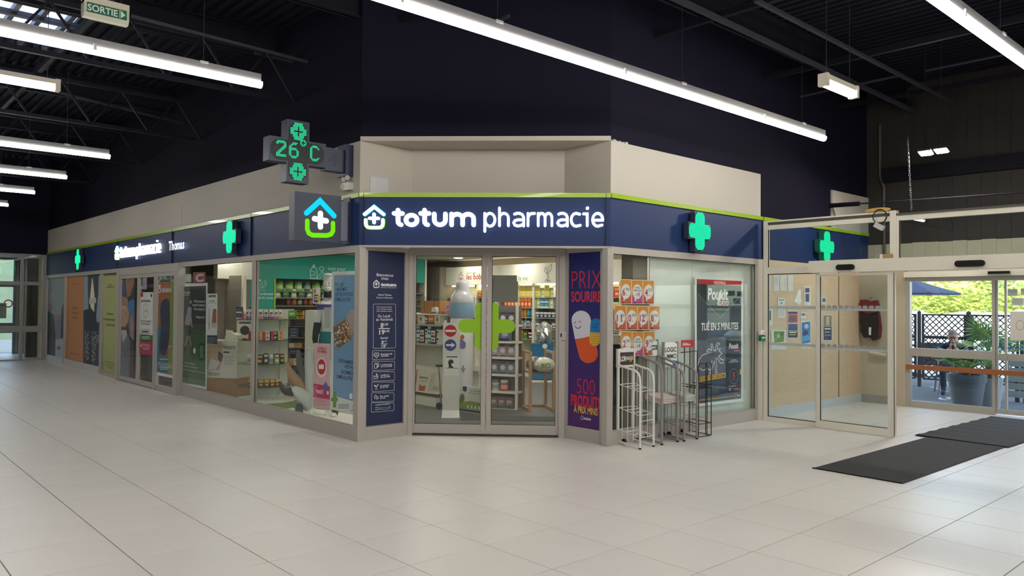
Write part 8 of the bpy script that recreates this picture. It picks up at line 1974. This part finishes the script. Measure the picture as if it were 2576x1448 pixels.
# forearms, palms and five bent fingers each, joined at the mouth
hm = hp(.0, .17, zh - .135)
for s in (-1, 1):
    fa_ = MB(); e0 = hp(.23 * s, .05, zh - .44); wri = hm + rr_ * .035 * s + Vector((0, 0, -.06))
    fa_.tube([e0, e0.lerp(wri, .4), wri], [.046, .04, .028], 10); pc2 = hm + rr_ * .03 * s; fa_.ball(pc2 - Vector((0, 0, .02)), 1, 10, (.02, .032, .045), ax)
    for i in range(4):
        b0 = pc2 + vd * (.022 - i * .015) + Vector((0, 0, .015)); k1 = b0 - rr_ * .012 * s + Vector((0, 0, .03 - .003 * i)); k2 = k1 - rr_ * .028 * s + Vector((0, 0, .004)); k3 = k2 - rr_ * .012 * s - Vector((0, 0, .02)); fa_.tube([b0, k1, k2, k3], [.0095, .009, .008, .0065], 6)
    th0 = pc2 + vd * .026 - Vector((0, 0, .03)); fa_.tube([th0, th0 + vd * .018 - rr_ * .012 * s + Vector((0, 0, .022)), th0 + vd * .014 - rr_ * .026 * s + Vector((0, 0, .045))], [.011, .01, .008], 6)
    fa_.build('forearm_and_hand', m_skin, t, smooth=True)
# papers on the outer sliding door
def opaper(x0, y0, x1, y1, label, c=(206, 214, 212), ring=False):
    P = Pic(PO, 0, 0, 1, -.018); P.sheet('door_notice', label, 'notice', [(x0, y0), (x1, y0), (x1, y1), (x0, y1)], ink(*c), group='papers on the outer door')
    if ring: P.line([((x0 + x1) / 2 + 10 * math.cos(a), (y0 + y1) / 2 - 2 + 12 * math.sin(a)) for a in [i * PI / 10 for i in range(20)]], 2.5, ink(206, 186, 166), 2, True)
    else: [P.rect(x0 + 3, y0 + 4 + i * 4, x1 - 3, y0 + 5.2 + i * 4, ink(150, 160, 160)) for i in range(3)]
    P.done()
opaper(2534, 727, 2559, 744, 'upper left paper slip on the outer sliding door'); opaper(2567, 725, 2600, 742, 'upper right paper slip at the picture edge on the outer sliding door'); opaper(2544, 749, 2574, 768, 'lower paper slip on the outer sliding door'); opaper(2540, 783, 2590, 856, 'large white sheet with a faded ring on the outer sliding door', (226, 220, 214), True)

# ------------------------------------------------------------------ far left glass entrance
PN_ = Panel((0, Y_END, 0), (1, 0, 0), (0, -1, 0))
d5 = struct('door_5', (2, Y_END, 0), 'far left glazed entrance screen of the mall')
def nx(cx): return PN_.px(cx / 3.915, 760)[0]
zz = [PN_.px(80, 560 + y / 3.915)[1] for y in (290, 320, 580, 615, 1015, 1075, 1340, 1365)]
f = MB(); m_alu3 = mat('grey aluminium screen', (150, 148, 144), .4)
for a, b in ((412, 458), (198, 230), (-160, -130), (-500, -470), (-900, -860), (-2300, -2250)): fr(f, PN_, nx(a), nx(b), 0, zz[0], -.06, .01)
for a, b in ((zz[1], zz[0]), (zz[3], zz[2]), (zz[5], zz[4]), (0, zz[6])): fr(f, PN_, nx(-2300), nx(412), a, b, -.055, 0)
f.build('frame', m_alu3, d5)
for (x0, x1) in ((230, 412), (-130, 198), (-470, -160), (-860, -500), (-2250, -900)):
    for (z0, z1) in ((zz[6], zz[5]), (zz[4], zz[3]), (zz[2], zz[1])): fr(MB(), PN_, nx(x0), nx(x1), z0, z1, -.032, -.024).build('pane', m_glass2, d5)
tag(MB().box(-9, nx(-2250), Y_END, Y_END + .1, 0, 2.8).build('wall_north_lower', m_shell), 'solid wall left of the far glazed screen', kind='structure')
# far vestibule: side wall, dark pillar, outer frame
YV = 26.3
tag(MB().box(4.62, 4.72, Y_END, YV, 0, 2.9).build('wall_far_vestibule', mat('cream vestibule wall', (198, 186, 150), .7)), 'cream side wall of the far left vestibule', kind='structure')
tag(MB().box(-9, 4.8, Y_END, YV + .1, 2.78, 2.9).build('ceiling_vestibule', m_white), 'ceiling of the far left vestibule', kind='structure')
p = onY(65, 760, 24.6); tag(MB().box(p.x, p.x + .62, 24.5, 24.7, 0, 2.7).build('wall_pillar', mat('dark brown pillar', (62, 56, 52), .6)), 'dark brown pillar in the far left vestibule', kind='structure')
PV2 = Panel((0, YV, 0), (1, 0, 0), (0, -1, 0)); d6 = struct('door_6', (2, YV, 0), 'outer door frame of the far left vestibule')
v2 = lambda cx: PV2.px(cx / 3.915, 760)[0]; z2 = lambda cy: PV2.px(20, 560 + cy / 3.915)[1]
f = MB()
for a, b in ((128, 158), (-420, -395), (-140, -120), (182, 200)): fr(f, PV2, v2(a), v2(b), 0, 2.78, -.05, .02)
for a, b in ((z2(365), 2.78), (z2(632), z2(580)), (z2(1085), z2(985)), (0, z2(1290))): fr(f, PV2, v2(-420), v2(158), a, b, -.04, .01)
f.build('frame', mat('blue grey door frame', (98, 106, 118), .45), d6)
tag(MB().box(-9, v2(-420), YV, YV + .1, 0, 2.8).build('wall_far_outer', m_shell), 'outer wall of the far left vestibule', kind='structure'); tag(MB().box(v2(158), 4.8, YV, YV + .1, 0, 2.8).build('wall_far_outer_side', m_shell), 'narrow outer wall beside the far left door', kind='structure')
t = thing('no_smoking_sticker', PV2.P(v2(80), z2(795)), 'round red ring sticker on the far left outer door', 'sticker')
MB().tube([PV2.P(v2(80) + .1 * math.cos(a), z2(795) + .1 * math.sin(a), .02) for a in [i * PI / 12 for i in range(24)]], .018, 6, closed=True).build('ring', mat('sticker red', (196, 40, 44), .5), t)
bxz = thing('letter_box', PV2.P(v2(20), z2(865)), 'grey box fixed to the far left outer door', 'box'); fr(MB(), PV2, v2(-40), v2(57), z2(940), z2(790), .02, .12).build('body', mat('grey box', (150, 154, 150), .5), bxz); fr(MB(), PV2, v2(-30), v2(47), z2(815), z2(808), .12, .125).build('slot', m_alud, bxz)
# road, kerb and grass bank beyond
rd_ = MB().box(-30, 20, YV + .1, 37, -.12, -.05).build('road', mat('pale road', (98, 100, 104), .8, var=.05, scale=2)); tag(rd_, 'pale road outside the far left doors', kind='structure')
m_gb = mat('grass bank', (76, 90, 70), .9, var=.25, scale=2.2, bump=.6)
gb = MB(); vs = []; fs = []
for i in range(41):
    for j in range(12): vs.append((-30 + i * 1.25, 37 + j * .9, -.1 + j * .45 + random.uniform(-.08, .08)))
for i in range(40):
    for j in range(11): fs.append((i * 12 + j, (i + 1) * 12 + j, (i + 1) * 12 + j + 1, i * 12 + j + 1))
gb.add(vs, fs); o = gb.build('grass_bank', m_gb, smooth=True); tag(o, 'green grass bank beyond the far left doors', 'grass', kind='stuff')
